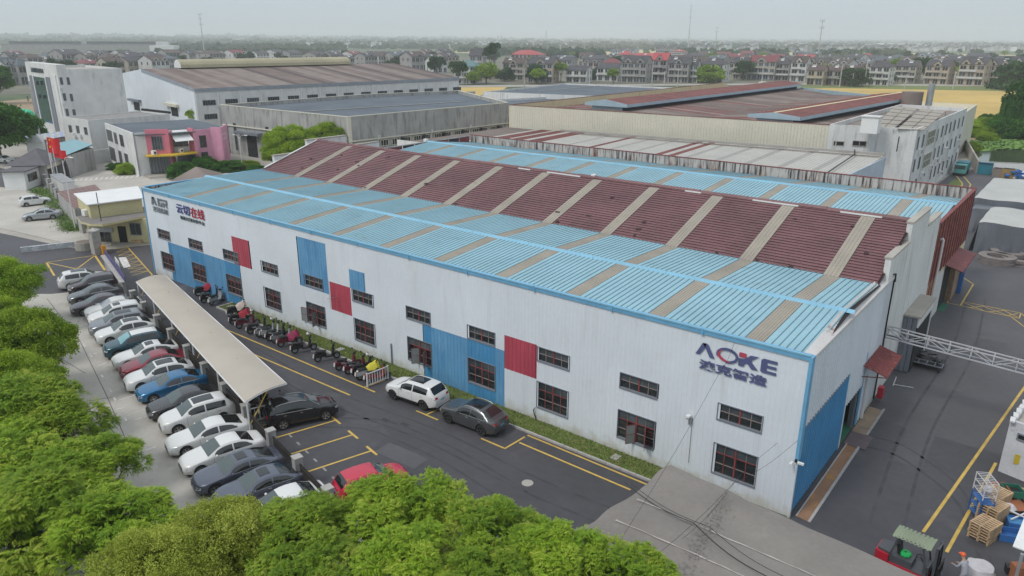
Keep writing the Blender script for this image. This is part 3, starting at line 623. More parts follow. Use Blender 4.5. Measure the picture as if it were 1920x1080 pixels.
o = fit('在线', -57.15, -54.75, 7.50, 8.48, m_crim, s3, bold=.02); o.location = (2.6, -.02, .74)
o = fit('智能切割共享平台', -59.2, -54.85, 6.95, 7.32, m_ink, s3, bold=.006); o.location = (.5, -.02, .22)
# small things fixed to the front wall
t = thing('wall_camera', 'small white camera on a bracket on the white wall left of the lowest right windows', 'camera', (-5.85, -.1, 3.9))
mb = MB(); mb.bb(-5.95, -5.75, -.4, -.12, 3.9, 4.02, m_whitec); mb.bb(-5.9, -5.8, -.38, -.30, 3.84, 3.9, m_black); mb.build('camera_body', t)
mb = MB(); mb.bb(-5.88, -5.82, -.14, 0, 3.4, 3.88, m_metal); mb.tube([(-5.7, -.04, 3.8), (-5.69, -.04, 1.0)], .012, m_black, 4); mb.build('bracket', t)
t = thing('corner_camera', 'pair of white cameras on the corner of the white wall and blue panel', 'camera', (0, -.1, 3.3))
mb = MB(); mb.bb(.12, .42, -.25, -.12, 3.32, 3.42, m_whitec); mb.build('camera_body', t); mb = MB(); mb.bb(-.2, -.08, -.5, -.2, 3.25, 3.35, m_whitec); mb.build('camera_body', t); mb = MB(); mb.bb(-.03, .06, -.25, -.09, 3.36, 3.5, m_black); mb.tube([(0, -.15, 3.4), (.2, -.18, 3.36)], .02, m_black, 5); mb.build('bracket', t)
t = thing('wall_lamp', 'short grey lamp arm sticking out of the red wall panel', 'wall lamp', (-36, -.05, 4.1))
mb = MB(); mb.beam((-36.2, -.03, 4.05), (-35.9, -.9, 4.25), .04, .04, m_metal); mb.build('arm', t); mb = MB(); mb.beam((-35.95, -.75, 4.23), (-35.8, -1.25, 4.33), .10, .05, m_rail); mb.build('lamp_head', t)
mb = MB(); mb.bb(-30.0, -29.93, -.12, -.05, .1, 1.75, m_wframe); tag(mb.build('standing_pole'), 'thin grey pole standing in the grass against the white wall near the scooters', 'pole')
mb = MB(); c = PY(1003, 780, -.1); mb.tube([(c.x, -.08, .9), (c.x - .1, -.14, .75), (c.x - .05, -.12, .45), (c.x + .06, -.1, .2), (c.x + .1, -.12, .06)], .035, m_black, 6); tag(mb.build('hose_end'), 'short black pipe bend coming out of the white wall above the grass', 'pipe')

# ================================================================ RED TILED WORKSHOP
red = thing('tiled_workshop', 'maroon tile roofed workshop with stepped white gable behind the blue roof', 'factory building', (0, 15, 0))
RR = (21.6, 11.72); RV = (13.62, 9.14)
def tile_bay(x0, x1, pA, pB, par, step=.345):
    mb = MB(); L_ = math.hypot(pB[0] - pA[0], pB[1] - pA[1]); k = int(round(L_ / step)); d = Vector((0, pB[0] - pA[0], pB[1] - pA[1])) / L_; n = X_.cross(d)
    if n.z < 0: n = -n
    P = Vector((0, pA[0], pA[1])); jj = 3
    for i in range(k):
        s0 = L_ * i / k; s1 = L_ * (i + 1) / k; off = random.uniform(-.004, .004)
        a = P + d * s0 + n * .06; b = P + d * (s1 + .03) + n * .012
        c_ = P + d * s0 + n * .0
        m = int((x1 - x0) / .62) + 1; xs = [x0 + (x1 - x0) * q / m for q in range(m + 1)]
        ra = [Vector((x, 0, 0)) + a + n * random.uniform(-.008, .008) for x in xs]
        mb.grid([[Vector((x, 0, 0)) + b for x in xs], ra], m_tile)
        mb.grid([ra, [Vector((x, 0, 0)) + c_ - d * .012 for x in xs]], m_tiled)
    return mb.build('tiled_bay', par, recalc=False, kind='stuff')
mt_l = [l + .05 for l in lefts]
ed = [-.33]
for l in mt_l: ed += [l + .98, l]
ed.append(FX0 + .35)
for i in range(0, len(ed) - 1):
    b, a = ed[i], ed[i + 1]
    if i % 2 == 0:
        if b - a > .1: tile_bay(a + .01, b - .01, RV, RR, red)
    else:
        mb = MB(); q = (RV[0] + (RR[0] - RV[0]) * .95, RV[1] + (RR[1] - RV[1]) * .95)
        slope_bay(mb, a + .01, b - .01, (RV[0] - .1, RV[1] + .03), (q[0], q[1] + .05), m_sky, .245, ribh=.025, ribw=.06); mb.build('skylight_strip', red)
        mb = MB(); mb.grid([[(x, q[0], q[1] + .02), (x, RR[0], RR[1] + .02)] for x in (a, b)], m_tile); mb.build('tile_row', red)
mb = MB(); mb.grid([[(a, RR[0], RR[1]), (a, 30.5, 8.9)] for a in (FX0, -.2)], m_tile); mb.grid([[(a, RV[0], RV[1] - .05), (a, RR[0], RR[1] - .08)] for a in (FX0, -.2)], m_tiled); mb.build('rear_slope', red)
x = FX0 + .3
while x < -.4:
    x1 = min(x + 2.0, -.35); mb = MB(); dz = random.uniform(-.02, .03)
    mb.grid([[(a, RR[0] - .2, RR[1] - .02 + dz), (a, RR[0] - .08, RR[1] + .14 + dz), (a, RR[0] + .08, RR[1] + .14 + dz), (a, RR[0] + .2, RR[1] - .02 + dz)] for a in (x + .01, x1 - .01)], m_tile); mb.build('ridge_tile', red); x = x1
for (a, b) in [(-34.6, -33.2), (-31.2, -27.5), (-17.2, -15.8), (-11.5, -8.0), (-5, -2.2)]:
    mb = MB(); mb.bb(a, b, RR[0] - .36, RR[0] - .24, RR[1] - .06, RR[1] + .03, m_whitec); mb.build('mortar_patch', red)
mb = MB(); mb.bb(-26.5, -26.1, 21.5, 21.9, 11.75, 12.0, m_whitec); mb.build('ridge_vent', red)
for k in range(26):
    x = random.uniform(-64, -1); f = random.uniform(.03, .9) ** 1.6; y = RV[0] + 7.98 * f; z = RV[1] + 2.58 * f + .09
    mb = MB(); mb.box((x, y, z), (random.uniform(.15, .5), random.uniform(.1, .3), .02), m_tiled, rz=random.uniform(-.5, .5), rx=.31); mb.build('slipped_tile', red)
for gx, xo, mat_ in ((-.36, .36, m_stain), (FX0 - .04, .36, m_stain)):
    ol = [(15.0 if gx > -5 else 15.4, 0), (15.0 if gx > -5 else 15.4, 10.5), (20.1, 10.5), (20.1, 11.82), (26.2, 11.82), (26.2, 10.5), (31.5, 10.5), (31.5, 0)]
    mb = MB(); mb.solid([(y, z) for y, z in ol], (gx, 0, 0), Y_, X_, xo, mat_)
    for a, b, z in ((ol[0][0], 20.1, 10.5), (20.1, 26.2, 11.82), (26.2, 31.5, 10.5)): mb.bb(gx - .06, gx + xo + .06, a - .05, b + (.05 if z > 11 else -.02), z, z + .12, m_conc2)
    mb.build('stepped_gable', red)
mb = MB(); mb.beam((FX0 + .45, 13.9, 9.38), (FX0 + .45, RR[0], RR[1] + .12), .22, .08, m_whitec); mb.build('verge_flashing', red)
# porch, pipes, canopies on the white gable
pr = thing('concrete_porch', 'grey concrete porch with folding steel doors below the white stepped gable', 'porch', (0, 23, 0))
mb = MB(); mb.bb(0.01, 1.15, 22.9, 28.7, 4.38, 4.52, m_conc2); mb.build('roof_slab', pr)
mb = MB(); mb.bb(.01, 1.05, 28.3, 28.6, 0, 4.38, m_white); mb.bb(.8, 1.05, 23.1, 28.3, 3.6, 4.38, m_white); mb.build('porch_wall', pr)
for a, b, c in ((.03, .3, 23.05), (.32, .62, 23.0), (.64, .95, 23.08)):
    mb = MB(); mb.bb(a, b, c, c + .06, .05, 4.36, m_wframe); mb.build('door_leaf', pr)
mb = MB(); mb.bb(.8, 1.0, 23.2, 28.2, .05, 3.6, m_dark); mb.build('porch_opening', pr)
for x, y, z0, z1 in ((.22, 33.2, .4, 8.0), (.25, 29.2, .1, 4.0), (.12, 13.2, .2, 3.0)):
    mb = MB(); mb.tube([(.0, y, z1), (x, y, z1 + .12), (x + .05, y, z1), (x + .05, y, z0)], .10, m_rail, 8); tag(mb.build('downpipe'), {33.2: 'tall white downpipe at the red steel wall', 29.2: 'white downpipe beside the concrete porch', 13.2: 'short white downpipe beside the open workshop door'}[y], 'pipe')
c1 = thing('door_canopy', 'rusty red ribbed canopy above the workshop side door near the front', 'canopy', (0, 12.2, 4.2))
mb = MB(); k_ = 13
for j in range(k_):
    y = 11.9 + j * .31; mb.grid([[(x, y, z), (x, y + .2, z), (x, y + .24, z + .05), (x, y + .3, z + .05), (x, y + .31, z)] for x, z in ((.04, 4.35), (1.45, 3.95))], m_rednd)
mb.grid([[(x, y, z) for y in (11.85, 15.95)] for x, z in ((.04, 4.33), (1.46, 3.92))], m_rednd); mb.build('canopy_sheet', c1)
mb = MB(); mb.beam((.05, 11.9, 3.6), (1.4, 11.9, 3.9), .05, .05, m_rednd); mb.beam((.05, 15.9, 3.6), (1.4, 15.9, 3.9), .05, .05, m_rednd); mb.beam((1.42, 11.9, 3.9), (1.42, 15.9, 3.9), .05, .08, m_rednd); mb.build('canopy_frame', c1)
c2 = thing('door_canopy', 'plain red canopy over the far doorway of the red steel wall', 'canopy', (0, 39, 4))
mb = MB(); mb.poly([(.05, 38.9, 4.5), (1.5, 38.9, 4.1), (1.5, 46.5, 4.1), (.05, 46.5, 4.5)], m_rednd); mb.poly([(.05, 38.9, 4.44), (1.5, 38.9, 4.04), (1.5, 46.5, 4.04), (.05, 46.5, 4.44)], m_tiled); mb.bb(1.46, 1.52, 38.9, 46.5, 4.0, 4.12, m_rednd); mb.build('canopy_sheet', c2, recalc=False)

# ================================================================ REAR BLUE-ROOFED WORKSHOP with rusting parapet
rb = thing('rear_workshop', 'rear pale blue roofed workshop with red steel end wall and rust streaked parapet', 'factory building', (0, 40, 0))
R2 = (41.0, 9.6)
roof_bays(rb, FX0 + .2, -.4, (30.9, 8.75), R2, [-4.6 - 5.7 * k for k in range(11)], .95, m_roofb, .36)
roof_bays(rb, FX0 + .2, -.4, (49.9, 8.6), R2, [-4.6 - 5.7 * k for k in range(11)], .95, m_roofb, .36)
mb = MB(); y, z = R2; mb.grid([[(a, y - .3, z - .02), (a, y - .08, z + .11), (a, y + .08, z + .11), (a, y + .3, z - .02)] for a in (FX0 - .4, -.1)], m_ridgeb); mb.bb(FX0 - .7, FX0 - .2, 40.7, 41.2, 9.45, 9.95, m_whitec); mb.build('ridge_cap', rb)
mb = MB(); mb.bb(FX0, -.01, 50.0, 50.12, 8.4, 9.68, m_rusty); mb.bb(FX0 - .05, .06, 49.96, 50.18, 9.68, 9.76, m_rednd); mb.bb(FX0, .0, 49.85, 49.99, 8.40, 8.52, m_dark); mb.bb(FX0, .0, 50.12, 50.3, 0, 9.0, m_white); mb.build('rusty_parapet', rb)
mb = MB(); mb.bb(-.14, -.02, 31.5, 50.1, 4.5, 9.6, m_rednd); mb.bb(-.2, .08, 31.5, 50.15, 9.6, 9.72, m_rednd); mb.bb(-.10, -.0, 31.5, 50.1, 0, 4.5, m_cream)
mb.build('red_end_wall', rb)
for k in range(26):
    y = 31.7 + k * .72; mb = MB(); mb.beam((.02, y, 4.5 if y > 36 else 2), (.02, y, 9.55), .07, .10, m_rednd if k % 2 else M('worn_pink_rib', (.36, .17, .14), .7, var=.3, scale=2)); mb.build('wall_rib', rb)
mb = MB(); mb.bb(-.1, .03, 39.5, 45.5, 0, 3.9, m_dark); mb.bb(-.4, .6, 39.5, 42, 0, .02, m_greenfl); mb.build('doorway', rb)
mb = MB(); mb.bb(.03, .5, 43.0, 46.5, .02, 3.4, M('brown_board', (.25, .17, .11), .8, var=.3, scale=1.5)); mb.bb(.5, .9, 46.2, 46.9, 0, 2.4, m_bluest); mb.build('board_stack', rb)
ribwall((0.01, 34.5, 0), Y_, X_, 4.8, lambda s: [(0, 4.2)], m_white, pitch=.25, rib=.1, depth=.03).build('corrugated_panel', rb)
mb = MB()
for k in range(8):
    a = FX0 + .0; mb.bb(FX0 - .1, FX0, 31.5 + k * 2.3, 31.5 + k * 2.3 + 2.1, 7.9, 9.5, m_rednd if k % 2 else m_tiled)
mb.bb(FX0 - .14, FX0 + .04, 31.5, 50.0, 9.5, 9.62, m_greyc); mb.bb(FX0 - .1, FX0 - .01, 31.5, 50, 0, 7.9, m_rednd); mb.build('left_end_wall', rb)

# long stained gutter strip at the foot of the side wall
mb = MB(); mb.bb(.27, .34, .3, 9.6, -.02, .05, m_kerb); mb.bb(.92, 1.06, .2, 9.6, -.02, .05, m_kerb); mb.bb(.92, 1.06, 11.4, 15.8, -.02, .05, m_kerb)
struct(mb, 'gutter_kerb')
m_stn = M('rust_stained_gutter', (.27, .15, .085), .8, var=.2, scale=1, blot=[((.42, .20, .035), .95, .55, .52), ((.50, .36, .04), .9, .7, .62), ((.13, .10, .09), .7, 1.3, .6)])
flat('gutter_floor', [(.34, .3), (.92, .2), (.92, 9.6), (.34, 9.6)], .012, m_stn); flat('gutter_floor', [(.1, 11.4), (.92, 11.4), (.92, 15.6), (.1, 15.6)], .012, M('sandy_gutter', (.28, .215, .15), .85, var=.2, scale=1))
mb = MB(); mb.box((.75, 10.4, .03), (1.25, 1.9, .03), M('steel_ramp_plate', (.13, .10, .11), .6, var=.2, scale=1)); struct(mb, 'ramp_plate')
# ================================================================ OTHER BUILDINGS
def V2(p): return Vector((p[0], p[1], 0))
def block(name, label, cat, pts, z1, walls, roof, z0=0.0, par=0.0, th=.22, group=None, cap=None):
    c = sum((V2(p) for p in pts), Vector()) / len(pts); t = thing(name, label, cat, (c.x, c.y, z0), group=group)
    n = len(pts); ws = walls if isinstance(walls, list) else [walls] * n
    area = sum(pts[i][0] * pts[(i + 1) % n][1] - pts[(i + 1) % n][0] * pts[i][1] for i in range(n))
    for i in range(n):
        A, B = V2(pts[i]), V2(pts[(i + 1) % n]); d = (B - A).normalized(); nn = Vector((-d.y, d.x, 0)) * (1 if area > 0 else -1)
        mb = MB(); q = [A, B, B + nn * th - d * th, A + nn * th + d * th]
        mb.prism(q, z0, z1, ws[i]); mb.build('wall', t)
        if cap:
            mb = MB(); q = [A - nn * .05 - d * .05, B - nn * .05 + d * .05, B + nn * (th + .05) - d * (th + .05), A + nn * (th + .05) + d * (th + .05)]; mb.prism(q, z1 + .003, z1 + .13, cap); mb.build('parapet_cap', t)
    if roof:
        mb = MB(); k = [V2(p) + (c - V2(p)).normalized() * .12 for p in pts]; mb.prism(k, z1 - par - .2, z1 - par + .01, roof); mb.build('roof', t)
    return t
_wp = {}
def win_px(par, A, B, u0, v0, u1, v1, glass=None, frame=None, nb=2, name='window', proud=.05, recess=True):
    s0, z1 = on_wall(A, B, u0, v0); s1, _ = on_wall(A, B, u1, (v0 + v1) / 2); _, z0 = on_wall(A, B, u1, v1)
    return win_at(par, A, B, min(s0, s1), max(s0, s1), z0, z1, glass, frame, nb, name, proud)
def win_at(par, A, B, s0, s1, z0, z1, glass=None, frame=None, nb=2, name='window', proud=.05, hb=0):
    A = V2(A); B = V2(B); d = (B - A).normalized(); n = Vector((d.y, -d.x, 0))
    if n.dot(Vector((CAM.x, CAM.y, 0)) - A) < 0: n = -n
    fr = frame or m_wframe; mb = MB(); w_ = s1 - s0; h_ = z1 - z0; e = min(.09, w_ * .12)
    def q(a, b, c, dd, o0, o1, m, M_=None): (M_ or mb).solid([(a, c), (b, c), (b, dd), (a, dd)], A + n * o0, d, n, o1 - o0, m)
    q(s0, s1, z1 - e, z1, .002, proud, fr); q(s0, s1, z0, z0 + e, .002, proud, fr); q(s0, s0 + e, z0 + e, z1 - e, .002, proud, fr); q(s1 - e, s1, z0 + e, z1 - e, .002, proud, fr)
    for k in range(1, nb): x = s0 + w_ * k / nb; q(x - e * .35, x + e * .35, z0 + e, z1 - e, .004, proud * .9, fr)
    for k in range(1, hb + 1): z = z0 + h_ * k / (hb + 1); q(s0 + e, s1 - e, z - e * .35, z + e * .35, .003, proud * .8, fr)
    o = mb.build(name, par)
    mg = MB(); q(s0 + e, s1 - e, z0 + e, z1 - e, .001, .012, glass or m_glass, mg); g_ = mg.build('pane', par); g_.parent = o; g_.location = (0, 0, 0)
    return o
def box_on(par, A, B, s0, s1, z0, z1, out, mat, name, in_=0.0):
    A = V2(A); B = V2(B); d = (B - A).normalized(); n = Vector((d.y, -d.x, 0))
    if n.dot(Vector((CAM.x, CAM.y, 0)) - A) < 0: n = -n
    mb = MB(); mb.solid([(s0, z0), (s1, z0), (s1, z1), (s0, z1)], A + n * in_, d, n, out, mat); return mb.build(name, par)
def box_px(par, A, B, u0, v0, u1, v1, out, mat, name, in_=0.0):
    s0, z1 = on_wall(A, B, u0, v0); s1, _ = on_wall(A, B, u1, v0); _, z0 = on_wall(A, B, u0, v1)
    return box_on(par, A, B, min(s0, s1), max(s0, s1), z0, z1, out, mat, name, in_)

# --- grey-cream sheeted roof behind the rusting parapet
lr = thing('sheeted_hall', 'low hall with grey cream roof sheets and red strips behind the rusty parapet', 'factory building', (-48, 60, 0))
xs = [-83]; pat = []
x = -83.0; i = 0
reds = [(-83, -75.6, m_brownlt), (-75.6, -74.6, m_greyroof), (-74.6, -71.8, m_redroof), (-71.8, -71, m_greyroof), (-71, -68.6, m_redroof), (-68.6, -67.4, m_greyroof), (-67.4, -64.5, m_redroof)]
x = -64.5
seq = [(5.2, m_greyroof), (.8, m_greystrip), (3.6, m_greyroof), (1.0, m_redroof), (2.7, m_greyroof), (.9, m_greystrip), (3.4, m_greyroof), (.9, m_greystrip), (3.2, m_greyroof), (1.1, m_redroof), (1.0, m_greyroof), (1.1, m_redroof), (1.6, m_greyroof), (.9, m_greystrip), (3.6, m_greyroof), (1.0, m_greystrip), (3.4, m_greyroof), (1.0, m_greystrip), (3.6, m_greyroof), (1.0, m_greystrip), (3.5, m_greyroof), (.9, m_greystrip), (4.4, m_greyroof)]
for w_, m in seq: reds.append((x, x + w_, m)); x += w_
xr = x
for a, b, m in reds:
    mb = MB(); slope_bay(mb, a, b, (50.4, 7.0), (79.5, 7.3 + (a + 72) * .0165), m, .5, ribh=.04, ribw=.1); mb.build('roof_sheet', lr)
mb = MB(); mb.beam((-70, 79.2, 7.5), (xr, 79.2, 8.35), .5, .3, m_greystrip); mb.beam((-66, 77.0, 7.5), (xr, 77.0, 8.25), .25, .1, m_brownlt); mb.build('roof_gutter', lr)
mb = MB(); mb.bb(xr, xr + .15, 50.4, 79.5, 0, 7.9, M('pale_blue_panel', (.42, .49, .56), .6)); mb.bb(-83, xr, 50.35, 50.4, 0, 7.6, m_white); mb.build('end_wall', lr)
mb = MB(); mb.tube([(xr - 4, 79, 8.6), (xr - 3.2, 76, 8.4), (xr - 2.5, 60, 7.75), (xr - 2.2, 52, 7.3)], .09, m_black, 5); tag(mb.build('roof_pipe'), 'thin black pipe lying down the grey roof near its right end', 'pipe')
b2 = block('low_shed', 'low brown roofed shed between the grey hall and the cream wall', 'shed', [tuple(G(u, v, 3.7)[:2]) for u, v in ((812, 253), (953, 262), (953, 235), (850, 244))], 3.7, m_greyc, m_brownlt, par=0)
mb = MB(); pq = G(845, 255, 3.8); mb.bb(pq.x - 1.4, pq.x + 1.4, pq.y - .3, pq.y + .2, 3.72, 4.0, m_bluest); mb.build('blue_gutter', b2)

# --- cream clad hall with two roof monitors
CP = [(-83.0, 80.1), (-24.0, 84.0), (-24.2, 150), (-60, 178), (-83.4, 184)]
ch = thing('cream_hall', 'big hall with cream streaked wall and two red roofed monitors on a brown roof', 'factory building', (-52, 120, 0))
def ribwall2(par, A, B, z0, z1, mat, pitch=.5, name='wall'):
    A = V2(A); B = V2(B); d = (B - A).normalized(); n = Vector((d.y, -d.x, 0)); o = ribwall(A, d, n, (B - A).length, lambda s: [(z0, z1)], mat, pitch=pitch, rib=.12, depth=.05); return o.build(name, par)
ribwall2(ch, CP[0], CP[1], 0, 11.3, m_creamf); ribwall2(ch, CP[1], CP[2], 9.0, 11.3, m_creamf)
mb = MB()
for A, B in ((CP[0], CP[1]), (CP[4], CP[0]), (CP[1], CP[2])):
    A = V2(A); B = V2(B); d = (B - A).normalized(); n = Vector((-d.y, d.x, 0)); mb.prism([A + n * .03, B + n * .03, B + n * .3, A + n * .3], 0, 11.28, m_cream); mb.prism([A - n * .06, B - n * .06, B + n * .34, A + n * .34], 11.3, 11.38, m_redroof)
mb.build('parapet', ch)
mb = MB(); A = V2((-60, 178)); B = V2((-24.2, 150)); mb.prism([A, B, B + Vector((.2, .3, 0)), A + Vector((.2, .3, 0))], 0, 11.2, M('pale_blue_cladding', (.30, .40, .45), .6)); mb.build('rear_wall', ch)
ribwall2(ch, (-82.6, 184), (-82.6, 80.3), 9.5, 11.25, m_cream, pitch=.9, name='inner_parapet')
mb = MB(); mb.prism([(-82.7, 80.5), (-24.3, 84.4), (-24.3, 149), (-60, 177), (-82.7, 183)], 9.6, 9.8, m_brownroof); mb.build('roof_deck', ch)
prof = [(-82.7, 9.9), (-64.2, 11.15), (-47.5, 10.2), (-32.5, 11.1), (-24.6, 10.4)]
for i in range(4):
    (xa, za), (xb, zb) = prof[i], prof[i + 1]; yb = {0: 182, 1: 176, 2: 168, 3: 154}[i]; k = int((yb - 80.5) / 2.1)
    for j in range(k):
        y0 = 84.4 + (yb - 84.4) * j / k; y1 = 84.4 + (yb - 84.4) * (j + 1) / k; r_ = random.random()
        m = m_brownroof if r_ < .55 else (m_brownlt if r_ < .8 else m_redroof)
        mb = MB(); mb.grid([[(xa, y0, za), (xa, y1 - .08, za), (xa, y1 - .04, za + .06), (xa, y1, za)], [(xb, y0, zb), (xb, y1 - .08, zb), (xb, y1 - .04, zb + .06), (xb, y1, zb)]], m); mb.build('roof_sheet', ch)
m_pb = M('pale_blue_fascia', (.33, .43, .50), .6, var=.06); m_db = M('navy_louvre', (.012, .02, .06), .7)
def monitor(x0, xr_, x1, ya, yb, dx, ze, zr, cap):
    """gable monitor running along y from ya to yb, shifting dx in x"""
    P = lambda x, y, z: (x + dx * (y - ya) / (yb - ya), y, z)
    for s, (xa, xb) in enumerate(((x0, xr_), (xr_, x1))):
        za, zb = (ze, zr) if s == 0 else (zr, ze)
        mb = MB(); k = 40
        for j in range(k):
            y0 = ya + (yb - ya) * j / k; y1 = ya + (yb - ya) * (j + 1) / k
            mb.grid([[P(xa, y0, za), P(xa, y1 - .12, za), P(xa, y1 - .06, za + .05), P(xa, y1, za)], [P(xb, y0, zb), P(xb, y1 - .12, zb), P(xb, y1 - .06, zb + .05), P(xb, y1, zb)]], m_redroof)
        mb.build('monitor_roof', ch)
    mb = MB()
    for xx, sgn in ((x0, -1), (x1, 1)): mb.grid([[P(xx + .02 * sgn, ya - .1, ze + .04), P(xx + .02 * sgn, yb, ze + .04)], [P(xx + .05 * sgn, ya - .1, ze - .5), P(xx + .05 * sgn, yb, ze - .5)]], m_pb)
    mb.solid([(x0, ze - .5), (x1, ze - .5), (x1, ze + .04), (xr_, zr + .05), (x0, ze + .04)], (0, ya, 0), X_, -Y_, .12, m_pb); mb.build('monitor_fascia', ch)
    mb = MB(); i_ = 1.3; mb.solid([(x0 + i_, 10.4), (x1 - i_, 10.4), (x1 - i_, ze - .3), (x0 + i_, ze - .3)], (0, ya + .5, 0), X_, Y_, .1, m_pb)
    for xx in (x0 + i_, x1 - i_): mb.grid([[P(xx, ya + .5, 10.3), P(xx, yb, 10.3)], [P(xx, ya + .5, ze - .3), P(xx, yb, ze - .3)]], m_db)
    mb.grid([[P(x0 + .1, ya, ze - .45), P(x0 + .1, yb, ze - .45)], [P(x1 - .1, ya, ze - .45), P(x1 - .1, yb, ze - .45)]], m_db); mb.build('monitor_louvre', ch)
    if cap:
        mb = MB(); mb.grid([[P(xr_ - .35, ya, zr + .02), P(xr_ - .35, yb, zr + .02)], [P(xr_, ya, zr + .12), P(xr_, yb, zr + .12)], [P(xr_ + .35, ya, zr + .02), P(xr_ + .35, yb, zr + .02)]], m_cream); mb.build('monitor_ridge', ch)
monitor(-69.6, -65.2, -60.4, 86.5, 176, 2.3, 12.15, 12.85, False)
monitor(-37.4, -33.3, -28.9, 85.6, 152, 4.6, 12.0, 12.45, True)
mb = MB(); mb.bb(-70.2, -69.2, 176, 180, 11, 12.3, m_creamf); mb.build('roof_box', ch)

# --- stained white office block at the right
OP = [(-24.0, 84.0), (-12.4, 86.2), (-12.5, 130.6), (-24.2, 131.5)]
of = block('office_block', 'stained white three storey block with tall narrow windows and tan roof panels', 'office building', OP, 11.42, m_stain, m_brownlt, par=.7)
A, B = OP[1], OP[2]
wl = [((1726, 303), (1733, 280)), ((1740, 292), (1747, 268)), ((1761, 284), (1766, 252)), ((1770, 270), (1775, 247)), ((1779, 262), (1784, 243)), ((1787, 257), (1791, 239)), ((1795, 252), (1799, 235)), ((1803, 247), (1808, 231))]
for s0, s1 in ((1.3, 2.4), (5.0, 6.2), (17.0, 18.0), (20.5, 21.6), (24.2, 25.3), (28, 29.1), (32.3, 33.4), (36.7, 37.8), (41.2, 42.3)):
    for z0, z1 in ((8.2, 10.1), (4.9, 6.8), (1.6, 3.4)):
        if s0 == 17.0 and z0 > 8: continue
        win_at(of, A, B, s0, s1, z0, z1, m_glass, m_wframe, 1, proud=.06)
for z0, z1 in ((7.9, 10.2), (4.4, 6.7)): win_at(of, A, B, 8.4, 14.6, z0, z1, M('green_tinted_glass', (.03, .07, .065), .15), m_creamf, 5, proud=.1, hb=1)
win_at(of, A, B, 16.2, 17.6, 7.9, 9.9, m_glass, m_wframe, 1)
for s, z in ((3.5, 7.4), (14.8, 3.6), (19.0, 4.2), (30.3, 3.3), (39.3, 4.4), (9.0, 3.2), (25.8, 1.2)):
    o = box_on(of, A, B, s, s + .9, z, z + .7, .38, m_whitec, 'air_conditioner'); mb = MB(); mb.cyl((-12.0, 86.2 + s + .45, z + .35), .25, .04, m_black, 10, 'X'); f = mb.build('fan', of); f.parent = o; f.location = (0, 0, 0)
for s, z0, z1 in ((26.5, 3.6, 5.9), (38.5, 4.2, 6.1)): win_at(of, A, B, s, s + 1.6, z0, z1, m_greyc, m_whitec, 3, 'window_cage', proud=.45)
for s in (.6, 7.4, 16, 22.8, 30.6, 38.6):
    mb = MB(); mb.tube([(-12.33, 86.2 + s, 10.6), (-12.28, 86.2 + s, .3)], .06, m_rail, 5); mb.build('downpipe', of)
A, B = OP[0], OP[1]
win_px(of, A, B, 1563, 264, 1583, 274, m_dark, m_conc2, 1); win_px(of, A, B, 1599, 263, 1625, 275, m_dark, m_conc2, 2, proud=.12)
for u in (1570, 1660, 1700): box_px(of, A, B, u, 245, u + 1.5, 300, .03, m_white, 'pilaster')
mb = MB(); mb.tube([PY(1681, 284, 85.0), PY(1686, 256, 85.0)], .08, m_black, 5); mb.build('vent_pipe', of)
q1 = [G(1638, 239, 11.3), G(1676, 241, 11.3), G(1722, 203, 12.1), G(1676, 198, 12.1)]; q2 = [G(1681, 242, 11.3), G(1733, 244, 11.3), G(1774, 208, 12.1), G(1727, 203, 12.1)]
for q in (q1, q2):
    for r_ in range(6):
        for c in range(2):
            def bl(s, t_): return q[0].lerp(q[1], s).lerp(q[3].lerp(q[2], s), t_)
            s0, s1, t0, t1 = c / 2 + .015, (c + 1) / 2 - .015, r_ / 6 + .012, (r_ + 1) / 6 - .012
            top = [bl(s0, t0), bl(s1, t0), bl(s1, t1), bl(s0, t1)]
            mb = MB(); mb.poly(top, m_sky); bot = [p - Vector((0, 0, .08)) for p in top]; mb.poly(bot, m_conc2)
            for k in range(4): mb.poly([top[k], top[(k + 1) % 4], bot[(k + 1) % 4], bot[k]], m_brownlt)
            mb.build('roof_panel', of)
    mb = MB()
    for p in (q[0], q[1]): mb.beam((p.x, p.y, 10.7), (p.x, p.y, 11.2), .08, .08, m_metal)
    for p in (q[2], q[3]): mb.beam((p.x, p.y, 10.7), (p.x, p.y, 12.0), .08, .08, m_metal)
    mb.build('panel_support', of)
mb = MB(); a = G(1613, 240, 11.4); mb.bb(a.x, a.x + 2.3, a.y, a.y + 1.8, 10.7, 13.0, m_whitec); mb.bb(a.x - .15, a.x + 2.45, a.y - .15, a.y + 1.95, 13.0, 13.15, m_white); mb.build('roof_vent_box', of)
a = G(1696, 200, 11.0); mb = MB(); mb.cyl((a.x, 137, 11.8), 2.0, 3.6, m_brownlt, 16); tag(mb.build('roof_tank'), 'squat tan cylindrical tank behind the office roof panels', 'tank')
mb = MB(); a = PY(1741, 196, 138.0); mb.tube([(a.x, a.y, 0), (a.x, a.y, 15.2)], .62, m_metal, 12); tag(mb.build('flue_stack'), 'upright grey metal flue in front of the wheat field', 'chimney')
mb = MB()
for p, q in ((PY(1720, 197, 142), PY(1764, 178, 158)),): pass
ax = block('cream_annex', 'cream walled annex behind the office roof at the edge of the field', 'building', [(-26, 140), (-14.5, 142), (-16, 172), (-34, 172)], 9.3, m_creamf, m_cream, par=1.5)

